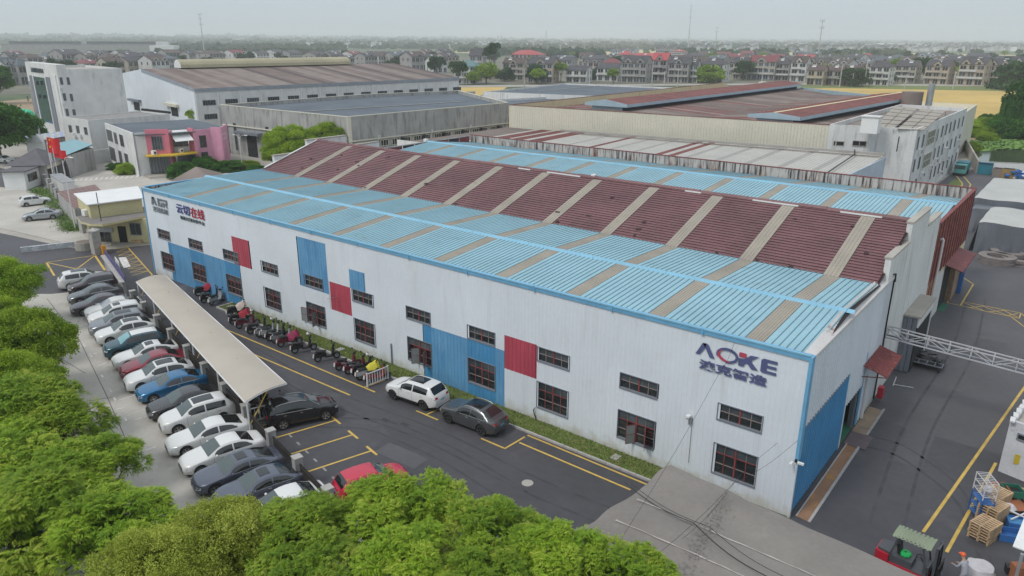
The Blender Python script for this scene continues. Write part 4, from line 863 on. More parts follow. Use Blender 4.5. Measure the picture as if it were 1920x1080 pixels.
# --- weathered grey hall with dark flat roof, left centre
DP = [(-139, 52.2), (-98.6, 52.9), (-96.3, 96.4), (-132, 119), (-140, 92)]
dh = block('grey_hall', 'weathered grey flat roofed hall with fans and windows along its lower wall', 'factory building', DP, 10.0, m_greyc, m_darkroof, par=.75, cap=m_creamf)
A, B = DP[1], DP[2]; L_ = (V2(B) - V2(A)).length
box_on(dh, A, B, 0, L_, 5.55, 5.75, .3, m_creamf, 'ledge'); box_on(dh, A, B, -.05, .75, 0, 9.98, .12, m_creamf, 'pilaster')
k = 0; s = 1.8
while s < 40:
    win_at(dh, A, B, s, s + 1.9, 4.1, 5.3, m_glass, m_creamf, 3, proud=.1)
    if k % 2 == 1 and k > 1:
        p = V2(A).lerp(V2(B), (s + 2.6) / L_); mb = MB(); mb.cyl((p.x + .5, p.y, 4.7), .62, .9, m_black, 14, 'X'); mb.cyl((p.x + .97, p.y, 4.7), .5, .03, m_alloyd, 14, 'X'); mb.bb(p.x, p.x + 1.1, p.y - .7, p.y + .7, 3.75, 3.9, m_wframe); mb.build('extractor_fan', dh)
    s += 2.75; k += 1
for s in (6.5, 20, 31):
    p = V2(A).lerp(V2(B), s / L_); mb = MB(); mb.tube([(p.x + .1, p.y, .5), (p.x + .15, p.y, 5.2), (p.x + .5, p.y, 5.6), (p.x + .5, p.y, 6.3)], .12, m_rail, 6); mb.tube([(p.x + .15, p.y, 5.2), (p.x + .1, p.y + .7, 5.8), (p.x + .1, p.y + .7, 6.2)], .1, m_rail, 6); mb.build('vent_pipe', dh)
A, B = DP[0], DP[1]
box_on(dh, A, B, 0, 40.2, 5.9, 6.1, .25, m_creamf, 'ledge')
for u0, u1, v0, v1 in ((424, 430, 231, 292), (437, 445, 230, 282), (497, 504, 237, 248)): win_px(dh, A, B, u0, v0, u1, v1, m_glass, m_wframe, 1)
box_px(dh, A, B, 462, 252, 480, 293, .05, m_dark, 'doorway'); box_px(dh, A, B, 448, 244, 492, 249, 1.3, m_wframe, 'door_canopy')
mb = MB()
a, b = V2(DP[0]).lerp(V2(DP[1]), .45), V2(DP[4]).lerp(V2(DP[3]), .5)
mb.beam((-120, 56, 9.35), (-112, 100, 9.35), .5, .12, m_greystrip); mb.build('roof_ridge', dh)
d2 = block('dark_roofed_hall', 'flat dark roofed hall with a low pale parapet in front of the village', 'factory building', [G(905, 172, 8)[:2], G(1120, 180, 8)[:2], G(1262, 164, 8)[:2], G(1060, 156, 8)[:2]], 8.0, m_stain, m_darkroof, par=.5)
mb = MB(); mb.beam(G(1010, 171, 7.6), G(1150, 158.5, 7.6), .5, .12, m_greystrip); mb.build('roof_ridge', d2)
lw = block('low_hall', 'low dark roofed range between the grey hall and the cream wall', 'factory building', [(-95.5, 97), (-84, 110), (-84, 180), (-118, 170), (-131, 120)], 7.2, m_stain, m_darkroof, par=.6)

# --- long white hall with ribbon of windows and tan ridge vent
EA = Vector((-169.2, 63.5, 0)); EB = Vector((-158.2, 147.8, 0)); ed_ = (EB - EA).normalized(); ep = Vector((-ed_.y, ed_.x, 0)); W_ = 72; Le = (EB - EA).length
wh = thing('white_hall', 'long white hall with a strip of windows and a tan half round ridge vent', 'factory building', EA)
def EP(s, t, z): p = EA + ed_ * s + ep * t; return Vector((p.x, p.y, z))
ze, zr = 11.6, 15.2
mb = MB(); mb.poly([EP(0, 0, 0), EP(Le, 0, 0), EP(Le, 0, ze - .7), EP(0, 0, ze - .7)], m_white); mb.build('front_wall', wh)
mb = MB(); mb.poly([EP(0, 0, 0), EP(0, 0, ze), EP(0, W_ / 2, zr), EP(0, W_, ze), EP(0, W_, 0)], m_wall); mb.build('gable_wall', wh); mb = MB(); mb.poly([EP(Le, 0, 0), EP(Le, 0, ze), EP(Le, W_ / 2, zr), EP(Le, W_, ze), EP(Le, W_, 0)], m_wall); mb.build('gable_wall', wh)
mb = MB(); mb.poly([EP(-.2, -.25, ze), EP(Le + .2, -.25, ze), EP(Le + .2, -.2, ze - .85), EP(-.2, -.2, ze - .85)], M('grey_blue_fascia', (.27, .30, .34), .6))
mb.poly([EP(-.1, -.1, ze + .1), EP(-.1, W_ / 2, zr + .1), EP(-.12, W_ / 2, zr - .8), EP(-.12, -.1, ze - .8)], MATS['grey_blue_fascia']); mb.build('fascia', wh)
k = 38
for j in range(k):
    s0, s1 = Le * j / k, Le * (j + 1) / k; r_ = random.random(); m = m_brownroof if r_ < .5 else m_brownlt if r_ < .8 else M('umber_roof_sheet', (.09, .065, .06), .8, var=.2)
    mb = MB(); mb.grid([[EP(s0, -.2, ze), EP(s1, -.2, ze)], [EP(s0, W_ / 2, zr), EP(s1 - .05, W_ / 2, zr)], [EP(s0, W_, ze), EP(s1 - .05, W_, ze)]], m); mb.build('roof_sheet', wh)
mb = MB(); rows = []
for s in (10, 30, 50, 66):
    rows.append([EP(s, W_ / 2 - 2.6 * math.cos(a), zr + .1 + 2.3 * math.sin(a)) for a in [math.pi * q / 8 for q in range(9)]])
mb.grid(rows, M('tan_vent_sheet', (.36, .325, .215), .7, var=.12, scale=.15, blot=((.22, .21, .12), .5, .3, .6))); mb.poly(rows[0], m_whitec); mb.poly(rows[-1], m_white); mb.build('ridge_vent', wh)
for j in range(15):
    s = 1.2 + j * (Le - 4) / 14; box_on(wh, EA, EB, s - 1.6, s - 1.35, 3, ze - .75, .15, m_whitec, 'pilaster')
    win_at(wh, EA, EB, s + .3, s + 3.6, 7.4, 8.7, m_glassg if j % 5 == 2 else m_glass, m_wframe, 5, proud=.08)
    if j < 2: win_at(wh, EA, EB, s + .3, s + 3.6, 4.0, 5.3, m_glass, m_wframe, 5, proud=.08)
gA, gB = EA, EA + ep * W_
for u0, v0, u1, v1, m in ((250, 190, 262, 208, m_dark), (320, 198, 334, 219, m_dark), (273, 203, 286, 216, m_glassg), (300, 207, 314, 224, m_glassg)): win_px(wh, gA, gB, u0, v0, u1, v1, m, m_wframe, 1)
box_px(wh, gA, gB, 244, 184, 264, 188, .9, m_wframe, 'door_canopy'); box_px(wh, gA, gB, 312, 192, 335, 197, .9, m_creamf, 'door_canopy')
mb = MB(); mb.prism([EP(2, -8, 0), EP(Le, -8, 0), EP(Le, -7.7, 0), EP(2, -7.7, 0)], 0, 7.7, m_greyc); tag(mb.build('boundary_wall'), 'long grey wall between the white hall and the flat dark roof', 'wall')

# --- glass fronted office tower, far left
FB = (-186.8, 39.6); FA = (FB[0] - 29.7, FB[1] + 3.9); FC = (FB[0] + 1.8, FB[1] + 14.2); FD = (FA[0] + 1.8, FA[1] + 14.2); h_of = 16.3
pp = Vector((.13, .99, 0))
ft = block('office_tower', 'white office building with a tall teal glass strip at the far left', 'office building', [FA, FB, FC, FD], h_of, m_white, m_conc2, par=.6)
for (u0, v0, u1, v1, m, nm, o_) in ((63, 143, 84, 221, m_glasst, 'glass_strip', .06),): box_px(ft, FA, FB, u0, v0, u1, v1, o_, m, nm)
box_px(ft, FA, FB, 55, 141, 61, 255, .12, m_wframe, 'stone_pier'); box_px(ft, FA, FB, 86, 144, 93, 250, .12, m_wframe, 'stone_pier')
box_px(ft, FA, FB, 61.3, 141, 62.7, 255, .2, m_whitec, 'white_fin'); box_px(ft, FA, FB, 84.4, 144, 85.7, 250, .2, m_whitec, 'white_fin'); box_px(ft, FA, FB, 100, 140, 104, 250, .2, m_whitec, 'white_fin')
for v in (150, 179, 208): win_px(ft, FA, FB, 50, v, 53.5, v + 11, m_glass, m_wframe, 1)
mb = MB(); mb.prism([FA, FB, (FB[0] + .3, FB[1] + 2), (FA[0] + .3, FA[1] + 2)], 16.3, 17.4, m_white); mb.build('high_parapet', ft)
for u, v in ((68, 151), (76, 151), (72, 176), (81, 177)):
    o = box_px(ft, FA, FB, u, v, u + 2.6, v + 7, .35, m_glassg, 'open_pane', .06)
for v, u in ((145, 111), (145, 124), (175, 117), (176, 130), (204, 122), (205, 135)): win_px(ft, FB, FC, u, v, u + 7, v + 14, m_glassg, m_wframe, 2)
for v, u in ((161, 110), (190, 115)): box_px(ft, FB, FC, u, v, u + 5, v + 5, .5, m_whitec, 'air_conditioner')
s0, z0 = on_wall(FA, FB, 59, 134); s1, z1 = on_wall(FA, FB, 81, 130)
d3 = (V2(FB) - V2(FA)); o = text('上海机械有限公司', 0, 0, 1.0, m_ink, ft, bold=.03, depth=.05)
if o:
    mx = max(v.co.x for v in o.data.vertices); sc_ = (s1 - s0) / mx; o.scale = (sc_, 1.15, 1.0); o.rotation_euler = (R(90), 0, math.atan2(d3.y, d3.x))
    p = V2(FA) + d3.normalized() * s0 - pp * .12; o.location = (p.x - ft.location.x, p.y - ft.location.y, z0 - .1)

# --- pale annex with flat roof and AC units
ga = G(128, 290); gb_ = G(178, 300); GA, GB = (ga.x, ga.y), (gb_.x, gb_.y)
gd = (V2(GB) - V2(GA)).normalized(); gp = Vector((-gd.y, gd.x, 0)); GC = V2(GB) + gp * 17; GD = V2(GA) + gp * 17
hz_ = PY(168, 226, gb_.y).z
an = block('office_annex', 'two storey pale annex with a grey flat roof left of the pink building', 'building', [GA, GB, (GC.x, GC.y), (GD.x, GD.y)], hz_, m_white, M('grey_flat_roof', (.24, .23, .22), .9), par=.3)
mb = MB(); c_ = (V2(GA) + V2(GB)) / 2 + gp * 8; mb.prism([GD, GC, GC + gp * .4, GD + gp * .4], hz_, hz_ + .5, m_dark); mb.build('roof_upstand', an)
for u, v in ((128, 234), (142, 235), (157, 238)): win_px(an, GA, GB, u, v, u + 7, v + 15, m_glass, m_wframe, 2)
for u, v in ((138, 248), (150, 251), (140, 252)): box_px(an, GA, GB, u, v, u + 3.5, v + 5, .5, m_whitec, 'air_conditioner')

# --- pink and white two storey building
H0, H1, H2, H3 = G(208, 303), G(262, 331), G(300, 326), G(318, 338)
H4, H5, H6 = G(368, 331), G(410, 320), G(436, 315)
zz = 7.6
pb = thing('pink_building', 'two storey pink and white building with yellow awning and glazed ground floor', 'office building', (-128, 34, 0))
def wall_(a, b, m, z0=0, z1=zz, nm='wall'):
    a = V2(a); b = V2(b); d = (b - a).normalized(); n = Vector((-d.y, d.x, 0)); mb = MB(); mb.prism([a, b, b + n * .25, a + n * .25], z0, z1, m); return mb.build(nm, pb)
K0 = V2(H0); K1 = V2(H1); kd = (K1 - K0).normalized(); kp = Vector((-kd.y, kd.x, 0))
P = lambda a, b: K0 + kd * a + kp * (b * .57)
wL = (K1 - K0).length
front = [K1, P(wL + .2, 5.2)]
wall_(K0, K1, m_white); wall_(K1, P(wL, 3.4), m_white)
wall_(P(wL + .01, 3.4), P(wL + 1.6, 9.4), m_rose, 3.6, zz + .5); wall_(P(wL + 1.6, 9.4), P(wL - .2, 11.5), m_rose, 0, zz); wall_(P(wL - .4, 11.2), P(wL - .2, 16.2), m_white, 3.4, 5.0)
wall_(P(wL - .2, 16.2), P(wL + 1.3, 17.0), m_rose, 0, zz + .3); wall_(P(wL + 1.3, 17.0), P(wL + 1.3, 22.5), m_pink, 0, zz); wall_(P(wL + 1.3, 22.5), P(wL + 3.0, 25.0), m_pink, 0, zz + .3); wall_(P(wL + 3.0, 25.0), P(wL - 2, 30.0), m_pink, 0, zz + .3)
wall_(P(wL, 3.4), P(wL + 1.5, 9.4), m_glassg, .3, 3.5, 'shop_glazing'); wall_(P(wL + 1.4, 11.5), P(wL + 1.2, 16.6), m_glassg, .3, 3.5, 'shop_glazing')
mb = MB(); mb.prism([K0 + kp * .2, K1 + kp * .2, P(wL + 1.5, 9.2), P(wL + 1.2, 22.4), P(wL + 2.8, 24.8), P(wL - 2, 29.8), P(0, 29)], zz - .45, zz - .3, m_darkroof); mb.build('roof', pb)
for a_, b_, c_ in ((200, 204.5, 0),): pass
for a_, b_, z0_, z1_ in ((.5, 4.2, 4.2, 6.6), (5.7, 7.6, 4.2, 6.6), (9.6, 11.8, 4.2, 6.6), (.5, 4.2, .4, 3.3), (7.0, 8.8, .7, 3.3), (11.0, 13.0, .7, 3.3)):
    if b_ < wL: win_at(pb, K0, K1, a_ * wL / 19, b_ * wL / 19 + .6, z0_, z1_, m_glass, m_white, 1, proud=.05)
qa, qb = P(wL + .01, 3.4), P(wL + 1.6, 9.4); win_at(pb, qa, qb, .9, 2.7, 4.5, 6.9, m_glassg, m_wframe, 4, proud=.1)
qa, qb = P(wL - .4, 11.2), P(wL - .2, 16.2); win_at(pb, qa, qb, .1, 2.7, 4.6, 6.0, m_glass, m_wframe, 3)
mb = MB(); mb.poly([P(wL - .3, 10.7).to_3d() + Z_ * zz, P(wL - .3, 16.0).to_3d() + Z_ * zz, P(wL + 2.2, 16.6).to_3d() + Z_ * 5.9, P(wL + 2.4, 10.9).to_3d() + Z_ * 5.9], m_whitec); mb.poly([P(wL - .3, 10.7).to_3d() + Z_ * (zz - .05), P(wL - .3, 16.0).to_3d() + Z_ * (zz - .05), P(wL + 2.2, 16.6).to_3d() + Z_ * 5.85, P(wL + 2.4, 10.9).to_3d() + Z_ * 5.85], m_whitec); mb.build('white_awning', pb, recalc=False)
for q in ([P(wL - .4, 2.6), P(wL + 1.2, 10.4), P(wL + 3.6, 9.9), P(wL + 1.6, 2.2)], [P(wL + .2, 10.2), P(wL + .2, 17.4), P(wL + 2.6, 17.2), P(wL + 3.4, 10.2)]):
    mb = MB(); mb.prism(q, 3.5, 3.75, m_yaw); mb.build('yellow_awning', pb)
qa, qb = P(wL + 1.3, 17.0), P(wL + 1.3, 22.5); win_at(pb, qa, qb, .9, 2.3, 4.2, 6.6, m_glass, m_pink, 1); win_at(pb, qa, qb, .9, 2.3, 1.4, 3.6, m_glass, m_pink, 1)
qa, qb = P(wL + 3.0, 25.0), P(wL - 2, 30.0); win_at(pb, qa, qb, .3, 3.9, 5.6, 6.6, m_pink, m_whitec, 2)
for a, b in ((wL + .9, 4.5), (wL + 1.0, 12.5)):
    mb = MB(); p = P(a, b); mb.bb(p.x - .1, p.x + .8, p.y - .3, p.y + .3, 3.8, 4.5, m_whitec); mb.cyl((p.x + .82, p.y, 4.15), .22, .03, m_black, 10, 'X'); mb.build('air_conditioner', pb)
for k in range(7):
    p = P(wL + .25 + .2 * k, 3.5 + k * .9); mb = MB(); mb.beam((p.x + .1, p.y, .3), (p.x + .1, p.y, 3.5), .08, .08, m_wframe); mb.build('mullion', pb)
mb = MB(); mb.prism([P(wL - 1, 1.5), P(wL + 3.2, 1.5), P(wL + 3.6, 18), P(wL - 1, 18)], 0, .2, m_conc2); mb.prism([P(wL - 1, 1.2), P(wL + 3.9, 1.2), P(wL + 4.3, 18.3), P(wL - 1, 18.3)], 0, .1, m_conc2); mb.build('entrance_steps', pb)

# --- pale yellow gatehouse by the entrance
y0, y1 = G(168, 452), G(283, 455); YA, YB = (y0.x, y0.y), (y1.x + 1.0, y1.y + .6)
yd = (V2(YB) - V2(YA)).normalized(); yp = Vector((-yd.y, yd.x, 0)); YC = V2(YB) + yp * 3.2; YD = V2(YA) + yp * 3.2
yh = block('gatehouse', 'small pale yellow gatehouse with flat grey roof at the lane entrance', 'gatehouse', [YA, YB, (YC.x, YC.y), (YD.x, YD.y)], 3.0, m_ycream, None)
rp_ = [G(143, 406, 3.2), G(152, 416, 3.2), G(170, 420.5, 3.2), G(192, 421, 3.2), G(283, 403, 3.2), G(283, 389, 3.2), G(256, 387, 3.2), G(175, 400, 3.2)]
mb = MB(); mb.prism([(p.x, p.y) for p in rp_], 2.98, 3.22, m_ycream, top=M('gatehouse_flat_roof', (.19, .175, .165), .9)); mb.build('roof_slab', yh)
u4 = [G(163, 385, 4.9), G(270, 372, 4.9), G(259, 350, 4.9), G(138, 364, 4.9)]
mb = MB(); q_ = [(p.x, p.y) for p in u4]; ce = sum((Vector((p.x, p.y, 0)) for p in u4), Vector()) / 4
mb.prism([(V2(p) + (ce - V2(p)).normalized() * .4)[:2] for p in q_], 3.2, 4.85, m_ycream); mb.build('upper_wall', yh)
mb = MB(); mb.prism(q_, 4.86, 4.98, m_whitec); mb.build('upper_roof', yh)
for (u0, v0, u1, v1, m, nb) in ((170, 428, 209, 460, m_glass, 3), (242, 418, 265, 441, m_glass, 2)): win_px(yh, YA, YB, u0, v0, u1, v1, m, m_wframe, nb, proud=.06)
box_px(yh, YA, YB, 220, 424, 235, 462, .04, m_dark, 'door'); box_px(yh, YA, YB, 168, 426, 211, 434, .12, m_metal, 'roller_shutter'); box_px(yh, YA, YB, 249, 449, 267, 458, .4, m_wood, 'planter_box')
mb = MB(); p = G(161, 403, 3.3); mb.bb(p.x - .4, p.x + .5, p.y - .3, p.y + .3, 3.25, 3.95, m_whitec); mb.build('air_conditioner', yh)
mb = MB(); p = G(190, 415, 3.2); mb.tube([(p.x, p.y, 3.2), (p.x, p.y, 6.6)], .05, m_black, 6); mb.tube([(p.x, p.y, 5.2), (p.x, p.y, 5.4)], .12, m_rail, 8); tag(mb.build('roof_mast'), 'thin dark mast on the flat roof of the yellow gatehouse', 'mast')
c = G(183, 476); mb = MB(); t = thing('gate_pillar', 'square stone gate pillar with pointed cap in front of the yellow gatehouse', 'pillar', (c.x, c.y, 0))
for k in range(4): mb = MB(); mb.bb(c.x - .5, c.x + .5, c.y - .45, c.y + .45, k * .68 + .01, k * .68 + .67, m_kerb); mb.build('stone_course', t)
mb = MB(); mb.lathe([(.75, 2.73), (.72, 2.8), (.01, 3.1)], m_kerb, 4, (c.x, c.y, 0)); mb.build('pillar_cap', t)
c = G(196, 477); mb = MB(); t = thing('barrier_machine', 'orange barrier machine beside the stone gate pillar', 'barrier', (c.x, c.y, 0)); mb.bb(c.x - .2, c.x + .2, c.y - .2, c.y + .2, 0, 1.05, M('orange_cabinet', (.65, .28, .02), .5)); mb.build('cabinet', t); mb = MB(); mb.beam((c.x, c.y, .95), (c.x - .3, c.y + 1.0, .98), .06, .08, m_rail); mb.build('boom', t)
# sign wall with navy top board along the ramp
a, b = V2(G(203, 505)), V2(G(240, 558)); t = thing('sign_wall', 'low grey wall topped by a purple board between the lane and the car park', 'wall', (a.x, a.y, 0)); n_ = (b - a).normalized().cross(Z_)
mb = MB(); mb.solid([(0, 0), ((b - a).length, 0), ((b - a).length, 1.5), (0, 1.5)], a, (b - a).normalized(), n_, .25, m_greyc); mb.build('wall_body', t)
mb = MB(); mb.solid([(-.1, 1.5), ((b - a).length + .1, 1.5), ((b - a).length + .1, 1.62), (-.1, 1.62)], a + n_ * .05, (b - a).normalized(), n_, .42, m_kerb); mb.build('wall_cap', t)
mb = MB(); mb.solid([(-.3, 1.62), ((b - a).length, 1.62), ((b - a).length, 2.1), (-.3, 2.1)], a + n_ * -.05, (b - a).normalized(), n_, .06, M('purple_board', (.06, .045, .20), .5)); mb.build('board', t)
mb = MB(); mb.solid([(4.2, 1.0), (6.4, 1.0), (6.4, 2.35), (4.2, 2.35)], a - n_ * .35, (b - a).normalized(), n_, .05, m_whitec); mb.build('white_board', t)
# painted kerb wall and tub at the lot edge
a, b = V2(G(40, 474)), V2(G(147, 462)); t = thing('low_wall', 'low concrete wall with peeling white paint at the lane edge', 'wall', (a.x, a.y, 0)); d_ = (b - a).normalized(); n_ = d_.cross(Z_)
mb = MB(); mb.solid([(0, 0), ((b - a).length, 0), ((b - a).length, .6), (0, .6)], a, d_, -n_, .35, M('flaking_painted_concrete', (.40, .42, .44), .9, blot=[((.62, .64, .66), .9, 1.8, .5), ((.2, .22, .24), .8, 2.6, .6)])); mb.build('wall_body', t)
c = G(160, 467); mb = MB(); mb.cyl((c.x, c.y, .45), 1.0, .9, m_conc2, 16); mb.cyl((c.x, c.y, .9), .85, .04, m_brownlt, 16); tag(mb.build('concrete_tub'), 'round concrete tub at the end of the low painted wall', 'planter')

# --- guardhouse, shed roofs and teal roof, upper left
gx = thing('guard_booth', 'grey tiled guard booth with open front and pale sign board by the upper gate', 'gatehouse', G(95, 340))
b0, b1 = V2(G(60, 342)), V2(G(82, 343)); c0 = V2(G(132, 327)); bd = (c0 - V2(G(88, 345))).normalized(); 
e0 = V2(G(88, 345)); bp = Vector((-bd.y, bd.x, 0))
mb = MB(); mb.prism([e0, e0 + bd * 1.2, e0 + bd * 1.2 + bp * 5, e0 + bp * 5], 0, 3.2, m_greyc); mb.prism([c0 - bd * 1.4, c0, c0 + bp * 5, c0 - bd * 1.4 + bp * 5], 0, 3.2, m_white); mb.prism([e0 + bd * 1.2 + bp * 3, c0 - bd * 1.4 + bp * 3, c0 - bd * 1.4 + bp * 3.3, e0 + bd * 1.2 + bp * 3.3], 0, 3.2, m_dark)
mb.prism([e0 - bd * 5.2 + bp * .8, e0 - bd * .05 + bp * .8, e0 - bd * .05 + bp * 4, e0 - bd * 5.2 + bp * 4], 0, 2.9, m_whitec); mb.build('booth_wall', gx)
r0 = [e0 - bd * .6 - bp * .6, c0 + bd * .6 - bp * .6, c0 + bd * .6 + bp * 6, e0 - bd * .6 + bp * 6]; cc = sum(r0, Vector()) / 4
rt = [cc - bd * .3, cc + bd * .3]
mb = MB(); Z3 = lambda p, z: Vector((p.x, p.y, z))
m_gt = M('grey_roof_tile', (.10, .095, .105), .7, var=.15, scale=.8)
mb.poly([Z3(r0[0], 3.2), Z3(r0[1], 3.2), Z3(rt[1], 5.4), Z3(rt[0], 5.4)], m_gt); mb.poly([Z3(r0[1], 3.2), Z3(r0[2], 3.2), Z3(rt[1], 5.4)], m_gt); mb.poly([Z3(r0[2], 3.2), Z3(r0[3], 3.2), Z3(rt[0], 5.4), Z3(rt[1], 5.4)], m_gt); mb.poly([Z3(r0[3], 3.2), Z3(r0[0], 3.2), Z3(rt[0], 5.4)], m_gt)
mb.prism([e0 - bd * 5.6 + bp * .4, e0 - bd * .1 + bp * .4, e0 - bd * .1 + bp * 4.4, e0 - bd * 5.6 + bp * 4.4], 2.95, 3.1, m_gt); mb.build('booth_roof', gx)
mb = MB(); mb.prism([e0 + bd * 1.0 - bp * .1, c0 - bd * .1 - bp * .1, c0 - bd * .1, e0 + bd * 1.0], 2.35, 3.1, m_creamf); mb.build('sign_board', gx)
win_at(gx, e0 - bd * 5.2 + bp * .8, e0 - bd * .05 + bp * .8, 1.0, 4.2, 1.1, 2.4, m_glass, m_wframe, 2)
mb = MB(); p = e0 - bd * .4; mb.bb(p.x - .2, p.x + .2, p.y - .2, p.y + .2, 0, 1.6, MATS['orange_cabinet']); tag(mb.build('orange_cabinet'), 'orange cabinet beside the guard booth at the upper left', 'cabinet')
rg = thing('retracting_gate', 'folded metal sliding gate between the guard booth and the red shed', 'gate', G(108, 352))
a, b = V2(G(98, 349)), V2(G(122, 366)); d_ = (b - a).normalized(); n_ = Vector((-d_.y, d_.x, 0))
mb = MB(); mb.prism([a, b, b + n_ * 1.6, a + n_ * 1.6], 0.1, 1.9, m_rail); mb.build('gate_body', rg)
mb = MB(); mb.prism([a - n_ * .1, b - n_ * .1, b + n_ * 1.7, a + n_ * 1.7], 1.9, 2.0, m_metal); mb.build('gate_top', rg)
rs = thing('red_shed', 'low shed with maroon striped roof behind the pillared fence', 'shed', G(140, 380))
q = [G(108, 360, 2.6), G(178, 346, 2.6), G(192, 358, 2.6), G(205, 372, 2.6), G(140, 392, 2.6), G(125, 378, 2.6)]
P0, P1, P2, P3 = q[0], q[1], q[3], q[4]
for k in range(14):
    a0, a1 = P0.lerp(P3, k / 14), P0.lerp(P3, (k + .9) / 14); b0, b1 = P1.lerp(P2, k / 14), P1.lerp(P2, (k + .9) / 14); a2, b2_ = P0.lerp(P3, (k + 1) / 14), P1.lerp(P2, (k + 1) / 14)
    mb = MB(); mb.grid([[a0, b0], [a1 + Z_ * .02, b1 + Z_ * .02]], m_redroof); mb.grid([[a1 + Z_ * .05, b1 + Z_ * .05], [a2, b2_]], m_greystrip); mb.build('roof_sheet', rs)
mb = MB(); mb.prism([(p.x, p.y) for p in (P0, P1, P2, P3)], .02, 2.55, m_greyc); mb.build('shed_wall', rs)
tr = thing('teal_shed', 'shed with pale teal roof behind the guard booth', 'shed', G(140, 300))
q = [G(124, 291, 4), G(173, 271, 4.6), G(140, 261, 4.6), G(90, 272, 4.2)]
mb = MB(); mb.prism([(p.x, p.y) for p in q], .02, 3.9, m_greyc); mb.build('shed_wall', tr); mb = MB(); mb.poly(q, M('teal_roof', (.20, .36, .40), .6, var=.06)); mb.poly([p - Z_ * .15 for p in q], m_dark)
for i in range(4): mb.poly([q[i], q[(i + 1) % 4], q[(i + 1) % 4] - Z_ * .15, q[i] - Z_ * .15], m_dark)
mb.build('shed_roof', tr)
vr = thing('blue_striped_shelter', 'shelter with faded blue and white striped roof below the office building', 'shelter', G(90, 262))
q = [G(46, 255, 3.2), G(124, 245, 3.2), G(125, 255, 2.8), G(52, 268, 2.8)]
for k in range(12):
    a0, a1, b0, b1 = q[0].lerp(q[1], k / 12), q[0].lerp(q[1], (k + 1) / 12), q[3].lerp(q[2], k / 12), q[3].lerp(q[2], (k + 1) / 12); mb = MB(); mb.poly([a0, a1, b1, b0], m_greyroof if k % 2 else M('faded_blue_sheet', (.28, .35, .50), .6)); mb.build('roof_sheet', vr)
mb = MB(); mb.prism([(p.x, p.y) for p in (q[3], q[2], q[1], q[0])], 0, 2.6, m_brownlt); mb.build('shelter_wall', vr)
wk = thing('white_kiosk', 'small white building with hipped white roof behind the guard booth', 'building', G(75, 300))
q = [G(57, 301), G(86, 300), G(88, 287), G(58, 290)]; cq = sum((V2(p) for p in q), Vector()) / 4
mb = MB(); mb.prism([(p.x, p.y) for p in q], 0, 3.6, m_whitec); mb.build('wall', wk); mb = MB()
for i in range(4): a, b = V2(q[i]), V2(q[(i + 1) % 4]); mb.poly([Z3(a + (a - cq) * .1, 3.6), Z3(b + (b - cq) * .1, 3.6), Z3(cq + (b - cq) * .35, 4.6), Z3(cq + (a - cq) * .35, 4.6)], m_rail)
mb.poly([Z3(cq + (V2(p) - cq) * .35, 4.6) for p in q], m_rail); mb.build('roof', wk); win_px(wk, q[0], q[1], 69, 279, 77, 289, m_glass, m_wframe, 1)
a, b = V2(G(124, 316)), V2(G(208, 303)); mb = MB(); d_ = (b - a).normalized(); mb.solid([(0, 0), ((b - a).length, 0), ((b - a).length, 2.6), (0, 2.6)], a, d_, Vector((-d_.y, d_.x, 0)), .25, m_white); tag(mb.build('boundary_wall'), 'plain white boundary wall between the guard booth and the pink building', 'wall')
gz = thing('garden_pavilion', 'low brown hipped pavilion roof among bushes beside the blue roof', 'pavilion', G(375, 340)); c = G(370, 330, 2.6)
mb = MB(); mb.lathe([(4.6, 2.4), (.02, 4.1)], m_brownlt, 4, (c.x, c.y, 0)); mb.build('roof', gz); mb = MB()
for k in range(4): mb.tube([(c.x + 3.4 * math.cos(k * 1.571), c.y + 3.4 * math.sin(k * 1.571), 0), (c.x + 3.4 * math.cos(k * 1.571), c.y + 3.4 * math.sin(k * 1.571), 2.8)], .12, m_wood, 6)
mb.build('posts', gz)
# --- white building, right edge
wb = block('white_store', 'small white store with flaking walls and concrete roof at the right edge', 'building', [(7.95, 11.9), (13.5, 10.4), (15.5, 22), (9.2, 23.4)], 3.3, M('flaking_white_wall', (.55, .55, .57), .9, blot=[((.30, .30, .32), .8, 1.4, .60), ((.16, .16, .17), .8, 2.6, .66)]), m_conc2, par=.3)
win_px(wb, (7.95, 11.9), (13.5, 10.4), 1909, 811, 1930, 832, m_dark, m_wframe, 1, proud=.08)
mb = MB(); mb.box((8.8, 11.68, 1.15), (.5, .03, .6), M('yellow_stain', (.5, .38, .03), .9)); mb.build('yellow_patch', wb)
for k in range(16):
    p = V2((7.95, 11.9)).lerp(V2((9.2, 23.4)), k / 16); mb = MB(); mb.box((p.x + .1, p.y, 3.35), (.24, .62, .09), m_rail, rz=random.uniform(-.12, .12)); mb.build('coping_stone', wb)
# --- far wall, container, bins, parked truck, pond side
w2 = thing('yard_end_wall', 'long white wall closing the far end of the service road before the pond', 'wall', (-8, 129, 0))
a, b = V2(G(1832, 323)), V2(G(1915, 327)); b = a + (b - a) * 1.3; d_ = (b - a).normalized(); mb = MB(); mb.solid([(0, 0), ((b - a).length, 0), ((b - a).length, 1.9), (0, 1.9)], a, d_, Vector((-d_.y, d_.x, 0)), .3, m_whitec); mb.build('wall_body', w2); mb = MB(); mb.solid([(-.1, 1.9), ((b - a).length, 1.9), ((b - a).length, 2.03), (-.1, 2.03)], a, d_, Vector((-d_.y, d_.x, 0)), .5, m_kerb); mb.build('wall_cap', w2)
a, b = V2(G(1832, 325)), V2(G(1800, 262)); d_ = (b - a).normalized(); mb = MB(); mb.solid([(0, 0), ((b - a).length, 0), ((b - a).length, 2.4), (0, 2.4)], a, d_, Vector((-d_.y, d_.x, 0)), .3, m_conc2); tag(mb.build('boundary_wall'), 'tan boundary wall running back between the office block and the pond', 'wall')
